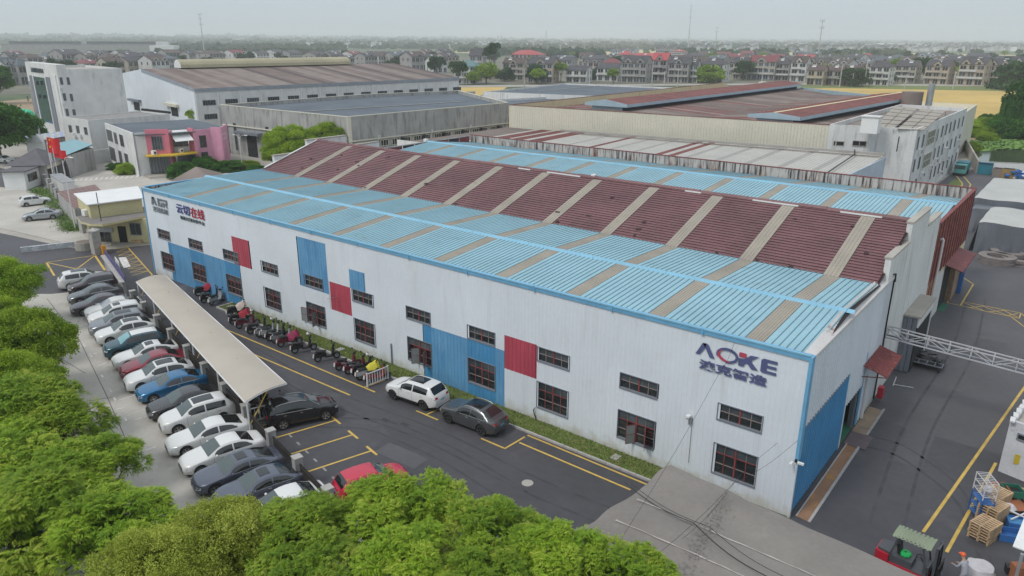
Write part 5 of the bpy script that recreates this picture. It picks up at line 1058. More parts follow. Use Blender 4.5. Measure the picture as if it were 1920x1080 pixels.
tb = thing('skip_container', 'teal open container in front of the white end wall', 'container', G(1847, 325)); a = G(1833, 324.5); b = G(1860, 326)
mb = MB(); mb.bb(a.x, b.x, a.y - 1.2, a.y + .6, .05, 2.1, M('teal_steel', (.02, .17, .22), .5)); mb.build('body', tb); mb = MB(); mb.bb(a.x - .06, b.x + .06, a.y - 1.26, a.y - 1.0, 1.95, 2.15, m_db); mb.build('rim', tb)
for (u, v, w_, h_, m, lb, ct, nm) in ((1872, 331, 2.0, 1.5, m_brownlt, 'brown crate beside the teal container', 'crate', 'brown_crate'), (1889, 333, 2.0, 1.6, M('ochre_steel', (.30, .19, .06), .7), 'ochre crate between the brown crate and the blue heap', 'crate', 'ochre_crate')):
    c = G(u, v); mb = MB(); mb.bb(c.x - w_ / 2, c.x + w_ / 2, c.y - .8, c.y + .8, 0, h_, m); mb.bb(c.x - w_ / 2 + .12, c.x + w_ / 2 - .12, c.y - .7, c.y + .7, h_, h_ + .03, m_dark); tag(mb.build(nm), lb, ct)
c = G(1908, 335); mb = MB()
for k in range(34): mb.box((c.x + random.uniform(-2, 2.5), c.y + random.uniform(-1.6, 1.6), random.uniform(.2, 1.5)), (random.uniform(.4, 1.0), random.uniform(.3, .9), random.uniform(.2, .6)), random.choice([m_bluest, m_bluest, MATS['faded_blue_sheet'], m_rail]), rz=random.uniform(0, 3), rx=random.uniform(-.4, .4))
tag(mb.build('scrap_heap', kind='stuff'), 'heap of blue and white scrap beside the ochre crate', 'scrap heap')
tt = thing('small_truck', 'small teal truck parked beside the far end of the office block', 'truck', G(1800, 326)); c = G(1800, 328)
mb = MB(); mb.bb(c.x - 1, c.x + 1, c.y, c.y + 3.2, .9, 2.3, MATS['teal_steel']); mb.build('cargo_bed', tt); mb = MB(); mb.bb(c.x - .95, c.x + .95, c.y - 1.7, c.y - .1, .55, 2.1, M('mint_paint', (.12, .38, .34), .4)); mb.build('cab', tt); mb = MB(); mb.bb(c.x - .85, c.x + .85, c.y - 1.74, c.y - 1.69, 1.3, 1.95, m_shield); mb.build('windscreen', tt)
for dx in (-.85, .85):
    for dy in (-1.1, 2.2): mb = MB(); mb.cyl((c.x + dx, c.y + dy, .4), .4, .22, m_rubber, 12, 'X'); mb.build('wheel', tt)
flat('green_verge', [G(1765, 355), G(1800, 352), G(1805, 340), G(1790, 336)], .01, m_grassm)

for u, v, w_, h_, m, lb in ((27, 222, 6.5, 3.2, M('bright_green_tent', (.02, .50, .27), .6), 'bright green tent roof at the far left by the red one'), (3, 222, 5, 2.6, MATS['red_cabinet_paint'] if 'red_cabinet_paint' in MATS else M('red_tent', (.5, .03, .05), .6), 'red tent cut by the left picture edge'), (59, 236, 2.2, 4.6, MATS['bright_green_tent'], 'narrow green and white kiosk left of the office tower'), (43, 240, 5.0, 1.6, m_bluest, 'navy covered heap between the green tent and the kiosk')):
    p = G(u, v); t = thing('market_tent' if h_ < 4 and m is not m_bluest else 'covered_heap' if m is m_bluest else 'small_kiosk', lb, 'tent' if m is not m_bluest else 'heap', p); a = w_ / 2
    mb = MB(); mb.prism([(p.x - a * .9, p.y - a * .9), (p.x + a * .9, p.y - a * .9), (p.x + a * .9, p.y + a * .9), (p.x - a * .9, p.y + a * .9)], 0, h_ * .6, m_white if m is not m_bluest else m_bluest); mb.build('side', t); mb = MB(); mb.lathe([(a * 1.45, h_ * .58), (a * .9, h_ * .86), (.02, h_)], m, 8, (p.x, p.y, 0)); mb.build('cover', t)
# ================================================================ CARS
def cr(p, x):
    """smooth interpolation through [(x, v)]"""
    if x <= p[0][0]: return p[0][1]
    for i in range(len(p) - 1):
        if x <= p[i + 1][0]:
            x0, y0 = p[i]; x1, y1 = p[i + 1]; t = (x - x0) / (x1 - x0)
            m0 = (y1 - p[i - 1][1]) / (x1 - p[i - 1][0]) if i > 0 else (y1 - y0) / (x1 - x0)
            m1 = (p[i + 2][1] - y0) / (p[i + 2][0] - x0) if i + 2 < len(p) else (y1 - y0) / (x1 - x0)
            d = x1 - x0; return (2 * t**3 - 3 * t**2 + 1) * y0 + (t**3 - 2 * t**2 + t) * d * m0 + (-2 * t**3 + 3 * t**2) * y1 + (t**3 - t**2) * d * m1
    return p[-1][1]
def lin(p, x):
    for i in range(len(p) - 1):
        if x <= p[i + 1][0]:
            t = (x - p[i][0]) / (p[i + 1][0] - p[i][0]); return p[i][1] + (p[i + 1][1] - p[i][1]) * max(0, t)
    return p[-1][1]
# x runs from the nose (0) to the tail (L); y half width; z up.  Car origin: centre on the ground, nose towards +x after flip
SPEC = {
 'sedan': dict(L=4.70, W=1.82, wb=(.88, 3.62), r=.33, top=[(0, .62), (.12, .74), (.5, .86), (1.25, .99), (1.42, 1.04), (2.05, 1.36), (2.45, 1.45), (2.9, 1.455), (3.35, 1.39), (4.05, 1.10), (4.25, 1.07), (4.58, 1.02), (4.70, .86)], belt=[(0, .60), (.5, .80), (1.3, .93), (3.0, .98), (4.2, 1.0), (4.7, .84)], ws=(1.36, 2.12), rw=(3.3, 4.0), sw=(1.75, 3.85), bp=2.78),
 'coupe': dict(L=4.85, W=1.86, wb=(.92, 3.78), r=.345, top=[(0, .60), (.12, .72), (.5, .85), (1.3, .97), (1.5, 1.02), (2.15, 1.34), (2.6, 1.435), (3.0, 1.43), (3.5, 1.34), (4.35, 1.08), (4.55, 1.05), (4.75, .99), (4.85, .84)], belt=[(0, .58), (.5, .80), (1.4, .92), (3.0, .97), (4.4, 1.0), (4.85, .82)], ws=(1.45, 2.2), rw=(3.35, 4.3), sw=(1.85, 3.95), bp=2.88),
 'suv': dict(L=4.55, W=1.85, wb=(.88, 3.57), r=.36, top=[(0, .72), (.12, .88), (.45, 1.0), (1.05, 1.10), (1.22, 1.16), (1.85, 1.55), (2.2, 1.63), (3.0, 1.66), (3.75, 1.62), (4.0, 1.55), (4.38, 1.12), (4.47, 1.02), (4.55, .8)], belt=[(0, .70), (.45, .93), (1.2, 1.06), (3.0, 1.10), (4.2, 1.14), (4.55, .86)], ws=(1.18, 1.92), rw=(3.98, 4.34), sw=(1.6, 3.86), bp=2.62),
 'fastsuv': dict(L=4.60, W=1.88, wb=(.90, 3.62), r=.37, top=[(0, .70), (.12, .86), (.5, .98), (1.15, 1.08), (1.32, 1.13), (1.95, 1.5), (2.35, 1.585), (2.9, 1.59), (3.5, 1.50), (4.1, 1.24), (4.32, 1.1), (4.5, 1.04), (4.60, .82)], belt=[(0, .68), (.5, .92), (1.3, 1.03), (3.0, 1.08), (4.2, 1.12), (4.6, .84)], ws=(1.28, 2.02), rw=(3.5, 4.12), sw=(1.7, 3.8), bp=2.72),
 'hatch': dict(L=4.05, W=1.72, wb=(.78, 3.28), r=.31, top=[(0, .64), (.12, .78), (.45, .90), (1.0, 1.0), (1.15, 1.06), (1.8, 1.43), (2.15, 1.49), (2.9, 1.49), (3.35, 1.44), (3.6, 1.36), (3.92, 1.02), (3.98, .95), (4.05, .76)], belt=[(0, .62), (.45, .84), (1.1, .96), (3.0, 1.0), (3.8, 1.02), (4.05, .78)], ws=(1.12, 1.86), rw=(3.57, 3.9), sw=(1.5, 3.45), bp=2.42)}
CARM = {}
def car_surface(sp):
    L_, W_ = sp['L'], sp['W'] / 2
    def wid(x):
        a = 1.0
        if x < .75: a = 1 - .30 * (1 - x / .75) ** 2.2
        if x > L_ - .6: a = 1 - .20 * ((x - L_ + .6) / .6) ** 2.2
        return W_ * a
    def zb(x):
        b = .20
        if x < .5: b += .08 * (1 - x / .5)
        if x > L_ - .6: b += .14 * (x - L_ + .6) / .6
        return b
    def ring(x):
        w_ = wid(x); zt = cr(sp['top'], x); bl = min(lin(sp['belt'], x), zt - .03); cab = max(0, min(1, (zt - bl - .08) / .32))
        wt = w_ * (.90 - .185 * cab); z0 = zb(x); pts = [(0, z0), (w_ * .86, z0), (w_ * .965, z0 + .10), (w_ * .99, z0 + .26), (w_, z0 + (bl - z0) * .55), (w_ * .985, bl - .10), (w_ * .955, bl)]
        e = (w_ * .955, bl); f = (wt, zt - .035 - .02 * cab)
        pts += [(e[0] + (f[0] - e[0]) * t + .025 * math.sin(math.pi * t) * cab, e[1] + (f[1] - e[1]) * t) for t in (.33, .66, 1.0)]
        pts += [(wt * .93, zt - .008), (wt * .6, zt + .012), (0, zt + .02)]
        return pts
    return ring
def side_pt(ring, x, t, off=.008):
    r_ = ring(x); a, b, c, d = r_[6], r_[7], r_[8], r_[9]; q = [a, b, c, d]; s = t * 3; i = min(2, int(s)); f = s - i
    y = q[i][0] + (q[i + 1][0] - q[i][0]) * f; z = q[i][1] + (q[i + 1][1] - q[i][1]) * f; return y + off, z
def top_pt(ring, x, s, off=.010):
    r_ = ring(x); pts = [(r_[9][0], r_[9][1]), r_[10], r_[11], r_[12]]; h = abs(s); w_ = pts[0][0]; y = h * w_
    for i in range(3):
        if y <= pts[2 - i][0] + 1e-9: 
            a, b = pts[3 - i], pts[2 - i]; f = (y - a[0]) / max(b[0] - a[0], 1e-6); return math.copysign(y, s), a[1] + (b[1] - a[1]) * f + off
    return math.copysign(y, s), pts[0][1] + off
def build_car_meshes(kind):
    if kind in CARM: return CARM[kind]
    sp = SPEC[kind]; L_, r = sp['L'], sp['r']; ring = car_surface(sp); T = lambda x, y, z: (L_ / 2 - x, y, z)
    xs = sorted(set([0, .04, .12, .25, .45, .7, .95, 1.15, 1.3, 1.45, 1.6, 1.75, 1.95, 2.15, 2.4, 2.7, 3.0, 3.25, 3.45, 3.6, 3.75, 3.9, 4.0] + [L_ - .04, L_ - .12, L_ - .22, L_ - .35, L_ - .5, L_]))
    xs = [x for x in xs if x <= L_ ]
    mb = MB(); paint = m_black; rows = []
    for x in xs:
        k = ring(x); full = [T(x, y, z) for y, z in k] + [T(x, -y, z) for y, z in k[-2:0:-1]]; rows.append(full + [full[0]])
    mb.grid(rows, paint); mb.poly(rows[0][:-1], paint); mb.poly(rows[-1][:-1], paint)
    o = mb.build('tmp', smooth=True)
    for wx in sp['wb']:
        for s in (-1, 1):
            c = MB(); c.cyl(T(wx, s * (sp['W'] / 2), r + .02), r + .065, .56, m_black, 20, 'Y'); co = c.build('tmpc'); md = o.modifiers.new('b', 'BOOLEAN'); md.operation = 'DIFFERENCE'; md.solver = 'EXACT'; md.object = co
    dg = bpy.context.evaluated_depsgraph_get(); me = bpy.data.meshes.new_from_object(o.evaluated_get(dg))
    for c in [q.object for q in o.modifiers]: bpy.data.objects.remove(c)
    bpy.data.objects.remove(o)
    # material slots: 0 paint, 1 black lining of arches, 2 lower cladding
    me.materials.clear(); [me.materials.append(m_black) for _ in range(3)]
    for p in me.polygons:
        c = p.center; near = any((c.x - (L_ / 2 - wx)) ** 2 + (c.z - r - .02) ** 2 < (r + .066) ** 2 for wx in sp['wb']) and abs(p.normal.y) < .9
        inner = abs(c.y) < sp['W'] / 2 - .1 and near
        p.material_index = 1 if (near and (inner or abs(p.normal.y) < .3)) or p.normal.z < -.7 else (2 if c.z < .42 and abs(p.normal.z) < .8 else 0)
        p.use_smooth = True
    try: me.set_sharp_from_angle(angle=R(32))
    except Exception: pass
    parts = {'body': me}
    def mk(mb, nm): ob = mb.build(nm, smooth=True); m_ = ob.data; bpy.data.objects.remove(ob); return m_
    # side windows
    for s in (-1, 1):
        for (a, b, nm) in ((sp['sw'][0], sp['bp'] - .04, 'side_window'), (sp['bp'] + .04, sp['sw'][1], 'side_window')):
            mb = MB(); rws = []; n = 8
            for i in range(n + 1):
                x = a + (b - a) * i / n; r_ = ring(x); cab = (cr(sp['top'], x) - min(lin(sp['belt'], x), cr(sp['top'], x) - .03))
                tl, th = .09, .88
                if cab < .30: th = max(tl + .02, .88 * (cab / .34))
                rws.append([T(x, s * side_pt(ring, x, tl + (th - tl) * j / 3)[0], side_pt(ring, x, tl + (th - tl) * j / 3)[1]) for j in range(4)])
            mb.grid(rws, m_carglass); parts.setdefault('side', []).append(mk(mb, nm))
        mb = MB(); rws = []      # bright strip under the glass
        for i in range(13):
            x = sp['sw'][0] - .05 + (sp['sw'][1] - sp['sw'][0] + .15) * i / 12; rws.append([T(x, s * side_pt(ring, x, t, .012)[0], side_pt(ring, x, t)[1]) for t in (.02, .09)])
        mb.grid(rws, m_chrome); parts.setdefault('strip', []).append(mk(mb, 'window_trim'))
    def sheet(x0, x1, w0, w1, mat, off=.010, n=7):
        mb = MB(); mb.grid([[T(x0 + (x1 - x0) * i / n, *top_pt(ring, x0 + (x1 - x0) * i / n, (w0 + (w1 - w0) * i / n) * (j / 5 - 1), off)) for j in range(11)] for i in range(n + 1)], mat); return mk(mb, 'sheet')
    parts['windscreen'] = sheet(sp['ws'][0], sp['ws'][1], .93, .95, m_shield)
    parts['rear_window'] = sheet(sp['rw'][0], sp['rw'][1], .90, .82, m_carglass)
    parts['sunroof_long'] = sheet(sp['ws'][1] + .12, min(sp['rw'][0] - .25, sp['ws'][1] + 1.35), .68, .68, m_carglass, .014)
    parts['sunroof'] = sheet(sp['ws'][1] + .14, sp['ws'][1] + .70, .58, .58, m_carglass, .014)
    mb = MB()
    for s in (-1, 1): mb.tube([T(sp['ws'][1] + .1 + (sp['rw'][0] - sp['ws'][1] - .2) * i / 6, s * (ring(sp['ws'][1] + .3)[9][0] * .97), cr(sp['top'], sp['ws'][1] + .1 + (sp['rw'][0] - sp['ws'][1] - .2) * i / 6) + (.03 if 0 < i < 6 else -.01)) for i in range(7)], .018, m_chrome, 5)
    parts['roof_rails'] = mk(mb, 'roof_rail')
    # lamps, grille, plates, mirrors, handles
    def patch(x, y0, y1, z0, z1, mat, rear=False, thick=.03):
        """patch hugging the nose or tail between half widths y0..y1"""
        mb = MB(); n = 4; rws = []
        for i in range(n + 1):
            y = y0 + (y1 - y0) * i / n; row = []
            for z in (z0, z1):
                # walk along x until the ring contains (y, z)
                for q in range(60):
                    xx = (q * .012) if not rear else L_ - q * .012; r_ = ring(xx); 
                    wz = 0
                    for a, b in zip(r_[:-1], r_[1:]):
                        if min(a[1], b[1]) <= z <= max(a[1], b[1]) and abs(b[1] - a[1]) > 1e-6: wz = max(wz, a[0] + (b[0] - a[0]) * (z - a[1]) / (b[1] - a[1]))
                    if wz >= abs(y): break
                row.append(T(xx - .012 if not rear else xx + .012, y, z))
            rws.append(row)
        mb.grid(rws, mat); return mk(mb, 'patch')
    hz = lin(sp['belt'], .3); W2 = sp['W'] / 2
    parts['head'] = [patch(0, s * W2 * .50, s * W2 * .84, hz - .17, hz - .04, m_head) for s in (-1, 1)]
    parts['tail'] = [patch(0, s * W2 * .48, s * W2 * .93, hz + .06, hz + .20, m_tail, True) for s in (-1, 1)]
    parts['grille'] = patch(0, -W2 * .42, W2 * .42, .42, hz - .10, m_black); parts['bumper_intake'] = patch(0, -W2 * .6, W2 * .6, .29, .37, m_black)
    parts['front_plate'] = patch(0, -.22, .22, .40, .50, m_plateb); parts['rear_plate'] = patch(0, -.22, .22, hz - .12, hz + .0, m_plateb, True)
    mb = MB(); mb.bb(*sorted((T(sp['ws'][0] + .42, 0, 0)[0] - .07, T(sp['ws'][0] + .42, 0, 0)[0] + .07)), W2 + .0, W2 + .19, 0, .13, m_black); parts['mirror'] = None
    for s in (-1, 1):
        mb = MB(); cx = T(sp['ws'][0] + .45, 0, 0)[0]; zc = lin(sp['belt'], 1.7) + .05
        mb.lathe([(.01, -.09), (.055, -.07), (.075, 0), (.06, .08), (.01, .10)], m_black, 8, (cx, s * (W2 + .07), zc + .04), 'Y'); mb.beam((cx, s * (W2 - .06), zc - .02), (cx, s * (W2 + .05), zc + .01), .05, .03, m_black); parts.setdefault('mirrors', []).append(mk(mb, 'mirror'))
        for hx in (sp['bp'] - .22, sp['bp'] + .78):
            mb = MB(); a = T(hx, 0, 0)[0]; mb.bb(a - .09, a + .09, *sorted((s * (W2 * .985 - .01), s * (W2 + .012))), .86 + (.1 if 'suv' in kind else 0), .885 + (.1 if 'suv' in kind else 0), m_chrome); parts.setdefault('handles', []).append(mk(mb, 'door_handle'))
    mb = MB()
    for s in (-1, 1):
        for hx in (sp['ws'][0] + .28, sp['bp'], sp['bp'] + 1.02):
            if hx > sp['wb'][1] - .25: continue
            k = [T(hx, s * (ring(hx)[j][0] + .002), ring(hx)[j][1]) for j in (3, 4, 5, 6)]
            mb.grid([k, [(p[0] - .012, p[1], p[2]) for p in k]], m_black)
    parts['seams'] = mk(mb, 'door_seam')
    # wheel
    mb = MB(); w_ = .21; mb.lathe([(r * .66, -w_ / 2), (r * .92, -w_ / 2), (r, -w_ * .36), (r, w_ * .36), (r * .92, w_ / 2), (r * .66, w_ / 2)], m_rubber, 22, (0, 0, 0), 'Y'); parts['tyre'] = mk(mb, 'tyre')
    for nm, mt in (('rim', m_chrome), ('rim_dark', m_alloyd)):
        mb = MB(); mb.lathe([(r * .67, .085), (r * .60, .075), (r * .60, -.02), (.01, -.02)], m_black, 18, (0, 0, 0), 'Y'); mb.lathe([(r * .70, .07), (r * .68, .10), (r * .60, .09)], mt, 18, (0, 0, 0), 'Y')
        for k in range(5):
            a = 2 * math.pi * k / 5
            for da in (-.13, .13):
                p = [(math.cos(a + da * .5) * .04, .075, math.sin(a + da * .5) * .04), (math.cos(a + da) * r * .63, .09, math.sin(a + da) * r * .63)]; mb.beam(p[0], p[1], .035, .025, mt)
        mb.cyl((0, .08, 0), .055, .03, mt, 8, 'Y'); parts[nm] = mk(mb, 'rim')
    CARM[kind] = (sp, parts); return CARM[kind]
def paint(name, col, metallic=.25, rough=.25): return M('car_paint_' + name, col, rough, metallic, var=.03, obj=True, coat=.6, fine=.01)
P_WHITE = paint('white', (.66, .66, .65), 0); P_PEARL = paint('pearl', (.58, .57, .55), 0); P_SILVER = paint('silver', (.38, .40, .42), .6, .3); P_GREY = paint('grey', (.12, .125, .135), .5); P_BLACK = paint('black', (.012, .012, .015), 0, .15)
P_SLATE = paint('slate', (.115, .125, .165), .5); P_PLUM = paint('plum', (.060, .045, .055), .4); P_RED = paint('wine', (.26, .025, .045), .3); P_BLUE = paint('blue', (.02, .14, .30), .3); P_TEAL = paint('teal', (.01, .06, .085), .3); P_CHERRY = paint('cherry', (.50, .015, .05), .1); P_LGREY = paint('light_grey', (.24, .25, .27), .6, .3); P_CHAR = paint('charcoal', (.055, .055, .06), .4)
def make_car(kind, paint_m, x, y, ang, label, roof=None, sun=None, rails=False, darkrim=False, two=None, plate=None, shield=None, trim=True, group='cars parked side by side in the concrete car park', lower=None, z=0.005, name='parked_car'):
    sp, pt = build_car_meshes(kind); t = thing(name, label, 'car', (x, y, z), R(ang), group)
    def part(nm, me, mat=None, loc=(0, 0, 0), par=None, rz=0):
        o = bpy.data.objects.new(nm, me); COL.objects.link(o); o.parent = par or t; o.location = loc; o.rotation_euler = (0, 0, rz)
        if mat:
            for i, m in enumerate(mat if isinstance(mat, list) else [mat]):
                if i < len(o.material_slots): o.material_slots[i].link = 'OBJECT'; o.material_slots[i].material = m
        return o
    part('body', pt['body'], [paint_m, m_black, lower or paint_m])
    if roof:
        ring = car_surface(sp); mb = MB(); L_ = sp['L']; x0, x1 = sp['ws'][1] - .1, sp['rw'][0] + .15
        mb.grid([[(L_ / 2 - (x0 + (x1 - x0) * i / 8), *top_pt(ring, x0 + (x1 - x0) * i / 8, j / 5 - 1, .006)) for j in range(11)] for i in range(9)], roof); mb.build('roof_skin', t, smooth=True, world=False)
    for m in pt['side']: part('side_window', m)
    if trim:
        for m in pt['strip']: part('window_trim', m)
    part('windscreen', pt['windscreen'], shield); part('rear_window', pt['rear_window'])
    if sun == 'long': part('sunroof', pt['sunroof_long'])
    elif sun: part('sunroof', pt['sunroof'])
    if rails: part('roof_rails', pt['roof_rails'])
    for m in pt['head']: part('headlight', m)
    for m in pt['tail']: part('taillight', m)
    part('grille', pt['grille']); part('bumper_intake', pt['bumper_intake']); part('front_plate', pt['front_plate'], plate); part('rear_plate', pt['rear_plate'], plate)
    for m in pt['mirrors']: part('mirror', m, paint_m)
    for m in pt['handles']: part('door_handle', m)
    part('door_seams', pt['seams'])
    for wx in sp['wb']:
        for s in (-1, 1):
            wo = part('tyre', pt['tyre'], None, (sp['L'] / 2 - wx, s * (sp['W'] / 2 - .115), sp['r'])); 
            ri = part('rim', pt['rim_dark' if darkrim else 'rim'], None, (0, .0, 0), wo, 0 if s > 0 else math.pi)
    return t
def nose(kind, u, v, ang): 
    p = G(u, v, .5); L_ = SPEC[kind]['L'] / 2; a = R(ang); return p.x + math.cos(a) * L_ * -1, p.y - math.sin(a) * L_
AN = 254.5      # heading of the noses: away from the fence
ROW = [('suv', P_PLUM, (127, 545), 'dark grey SUV with chrome grille, second from the lane end of the row', dict(rails=False)),
 ('sedan', P_GREY, (127, 562), 'grey sedan with arched chrome window line, third from the lane end', {}),
 ('sedan', P_PLUM, (132, 582), 'dark plum sedan squeezed between the grey and the silver white sedan', {}),
 ('sedan', P_PEARL, (158, 589), 'silvery white sedan with sunshade behind the windscreen, after the plum sedan', dict(shield=P_SILVER)),
 ('suv', P_WHITE, (165, 604), 'white SUV with short sunroof between the silvery sedan and the light grey SUV', dict(sun='s')),
 ('suv', P_LGREY, (167, 621), 'light grey SUV with long dark sunroof', dict(sun='long')),
 ('fastsuv', P_WHITE, (179, 636), 'white sleek SUV with long dark sunroof beside the teal car', dict(sun='long', trim=False)),
 ('suv', P_TEAL, (194, 661), 'dark teal car with white roof and bright windscreen shade', dict(roof=P_WHITE, shield=paint('shade', (.20, .42, .46), .3), plate=M('green_plate', (.1, .4, .2), .5, obj=True), trim=False)),
 ('coupe', P_WHITE, (211, 680), 'white sedan with small square sunroof between teal and red cars', dict(sun='s', trim=False)),
 ('sedan', P_RED, (224, 699), 'wine red sedan, the only one in the row', dict(trim=False)),
 ('fastsuv', P_WHITE, (234, 722), 'white coupe like SUV with big sunroof and grille beside the red sedan', dict(sun='long', trim=False)),
 ('sedan', P_BLUE, (256, 742), 'bright blue sedan with chrome window arch', {}),
 ('sedan', P_CHAR, (276, 774), 'charcoal sedan next to the blue sedan', dict(trim=False)),
 ('suv', P_WHITE, (300, 800), 'white compact SUV with long sunroof next to the charcoal sedan', dict(sun='long', trim=False)),
 ('coupe', P_WHITE, (312, 840), 'white fastback sedan with slatted rear window', dict(trim=False)),
 ('sedan', P_WHITE, (338, 875), 'white sedan with greenish windscreen nearest the slate coloured cars', dict(trim=False)),
 ('coupe', P_SLATE, (362, 911), 'slate grey sedan with chrome window line beside the last white sedan', dict(sun='s')),
 ('coupe', P_SLATE, (402, 944), 'slate grey sedan half hidden by the leaves at the near end', dict(sun='s'))]
for kind, pm, uv, lb, kw in ROW:
    x, y = nose(kind, uv[0], uv[1], AN); make_car(kind, pm, x, y, AN + random.uniform(-1, 1), lb, **kw)
make_car('sedan', P_WHITE, *nose('sedan', 445, 985, AN), AN, 'white car mostly hidden under the trees at the near end of the row', trim=False)
p = G(112, 532, .6); make_car('suv', P_WHITE, p.x + .6, p.y + 2.0, 74, 'white SUV parked tail first at the lane end of the row', sun='long', trim=False)
make_car('suv', P_BLACK, -28.25, -9.55, 66, 'glossy black SUV with chrome strips parked beside the beige canopy', rails=True, group='cars on the asphalt yard')
make_car('suv', P_WHITE, -24.35, -2.95, 185, 'white SUV with big sunroof parked along the kerb by the white rail', sun='long', darkrim=True, trim=False, lower=m_black, group='cars on the asphalt yard')
make_car('fastsuv', paint('gunmetal', (.10, .105, .11), .6, .3), -19.15, -3.0, 182.5, 'dark grey SUV with panoramic roof parked along the kerb behind the white SUV', sun='long', darkrim=True, rails=True, group='cars on the asphalt yard')
p = G(628, 920, .7); make_car('hatch', P_CHERRY, p.x + .75, p.y + 1.9, 70, 'bright cherry red hatchback half under the tree at the edge of the yard', trim=False, group='cars on the asphalt yard')
a, b = G(33, 388), G(75, 383); make_car('hatch', P_WHITE, (a.x + b.x) / 2 + .2, (a.y + b.y) / 2 + .8, 82, 'white hatchback alone in the upper car park nearer the road', trim=False, group='cars in the upper car park')
a, b = G(50, 415), G(95, 412); make_car('sedan', P_SILVER, (a.x + b.x) / 2 - .4, (a.y + b.y) / 2 + .7, 240 + 5, 'silver sedan in the upper car park by the pillared fence', group='cars in the upper car park')
p = G(90, 722, .5); make_car('sedan', P_WHITE, p.x - 1.0, p.y - 1.0, 60, 'white car hidden by the trees on the left with only its corner showing', trim=False)
for u, v, pm, lb in ((8, 305, P_WHITE, 'pale car under the round tree left of the guard booth'), (30, 158, P_WHITE, 'white car on the far left road by the grey houses'), (12, 162, P_SILVER, 'silver car behind the white one on the far left road')):
    p = G(u, v); make_car('sedan', pm, p.x, p.y, 20, lb, trim=False, group='cars far off on the left')

# ================================================================ SCOOTERS
def scooter_proto():
    d = {}
    def mk(nm, mb): ob = mb.build(nm, smooth=False); m_ = ob.data; bpy.data.objects.remove(ob); return m_
    mb = MB(); mb.lathe([(.15, -.05), (.22, -.05), (.25, 0), (.22, .05), (.15, .05)], m_rubber, 14, (0, 0, 0), 'Y'); mb.lathe([(.15, -.03), (.15, .03), (.02, .03), (.02, -.03)], m_metal, 10, (0, 0, 0), 'Y'); d['wheel'] = mk('wheel', mb)
    mb = MB(); mb.grid([[(x, -y, z) for y in (w_, w_ * .7, -w_ * .7, -w_)] for x, w_, z in ((-.78, .05, .60), (-.70, .12, .70), (-.35, .15, .66), (-.05, .13, .50))], m_black)
    mb.prism([(-.80, -.07), (-.80, .07), (-.2, .14), (-.05, .14), (-.05, -.14), (-.2, -.14)], .34, .60, m_black); mb.bb(-.1, .38, -.13, .13, .24, .32, m_black); d['body'] = mk('body', mb)
    mb = MB(); mb.grid([[(.36 + dx, y * w_, z) for y in (-1, -.5, .5, 1)] for dx, w_, z in ((.02, .13, .3), (.08, .18, .55), (.12, .17, .8), (.08, .10, .95))], m_black); mb.grid([[(.30 + dx, y * w_, z) for y in (-1, -.5, .5, 1)] for dx, w_, z in ((.02, .13, .3), (.08, .18, .55), (.12, .17, .8), (.12, .10, .95))], m_black)
    mb.prism([(.5, -.07), (.78, -.05), (.78, .05), (.5, .07)], .40, .47, m_black); d['front_shield'] = mk('front_shield', mb)
    mb = MB(); mb.grid([[(x, y * w_, z + (.03 if abs(y) < .9 else -.03)) for y in (-1, -.5, .5, 1)] for x, w_, z in ((-.72, .11, .80), (-.45, .15, .79), (-.15, .14, .74), (-.02, .09, .73))], m_black); mb.bb(-.68, -.08, -.10, .10, .66, .74, m_black); d['seat'] = mk('seat', mb)
    mb = MB(); mb.tube([(.42, -.33, 1.06), (.46, -.12, 1.0), (.46, .12, 1.0), (.42, .33, 1.06)], .02, m_black, 6); mb.tube([(.47, 0, 1.0), (.60, 0, .3)], .025, m_metal, 6); mb.bb(.42, .54, -.09, .09, .94, 1.06, m_black)
    for s in (-1, 1): mb.tube([(.45, s * .22, 1.03), (.46, s * .28, 1.2)], .008, m_black, 4); mb.tube([(.46, s * .24, 1.2), (.46, s * .34, 1.24)], .045, m_black, 6)
    d['handlebar'] = mk('handlebar', mb)
    mb = MB(); mb.tube([(-.72, .1, .84), (-.95, .08, .86), (-.95, -.08, .86), (-.72, -.1, .84)], .015, m_metal, 5); d['rear_rack'] = mk('rear_rack', mb)
    mb = MB(); mb.box((-.86, 0, .48), (.02, .19, .24), m_platew, ry=.2); d['number_plate'] = mk('number_plate', mb)
    mb = MB(); mb.bb(-.82, -.78, -.08, .08, .58, .63, m_tail); d['taillight'] = mk('taillight', mb)
    mb = MB(); mb.lathe([(.01, 0), (.09, .02), (.11, .1), (.07, .17), (.01, .19)], m_rail, 8, (.44, .3, 1.06)); d['helmet'] = mk('helmet', mb)
    mb = MB(); mb.bb(-1.0, -.68, -.17, .17, .86, 1.12, m_black); d['top_box'] = mk('top_box', mb)
    mb = MB(); n = 9
    rows = []
    for i in range(n):
        x = -.15 + .80 * i / (n - 1); zt = lin([(-.5, .84), (-.05, .86), (.25, 1.02), (.5, 1.16), (.66, .95)], x); rows.append([(x, y, zt - abs(y) ** 1.6 * 2.4 + .04 * math.sin(11 * x + 9 * y)) for y in (-.34, -.27, -.17, -.06, .06, .17, .27, .34)])
    mb.grid(rows, m_black); d['wind_cover'] = mk('wind_cover', mb)
    return d
SC = scooter_proto()
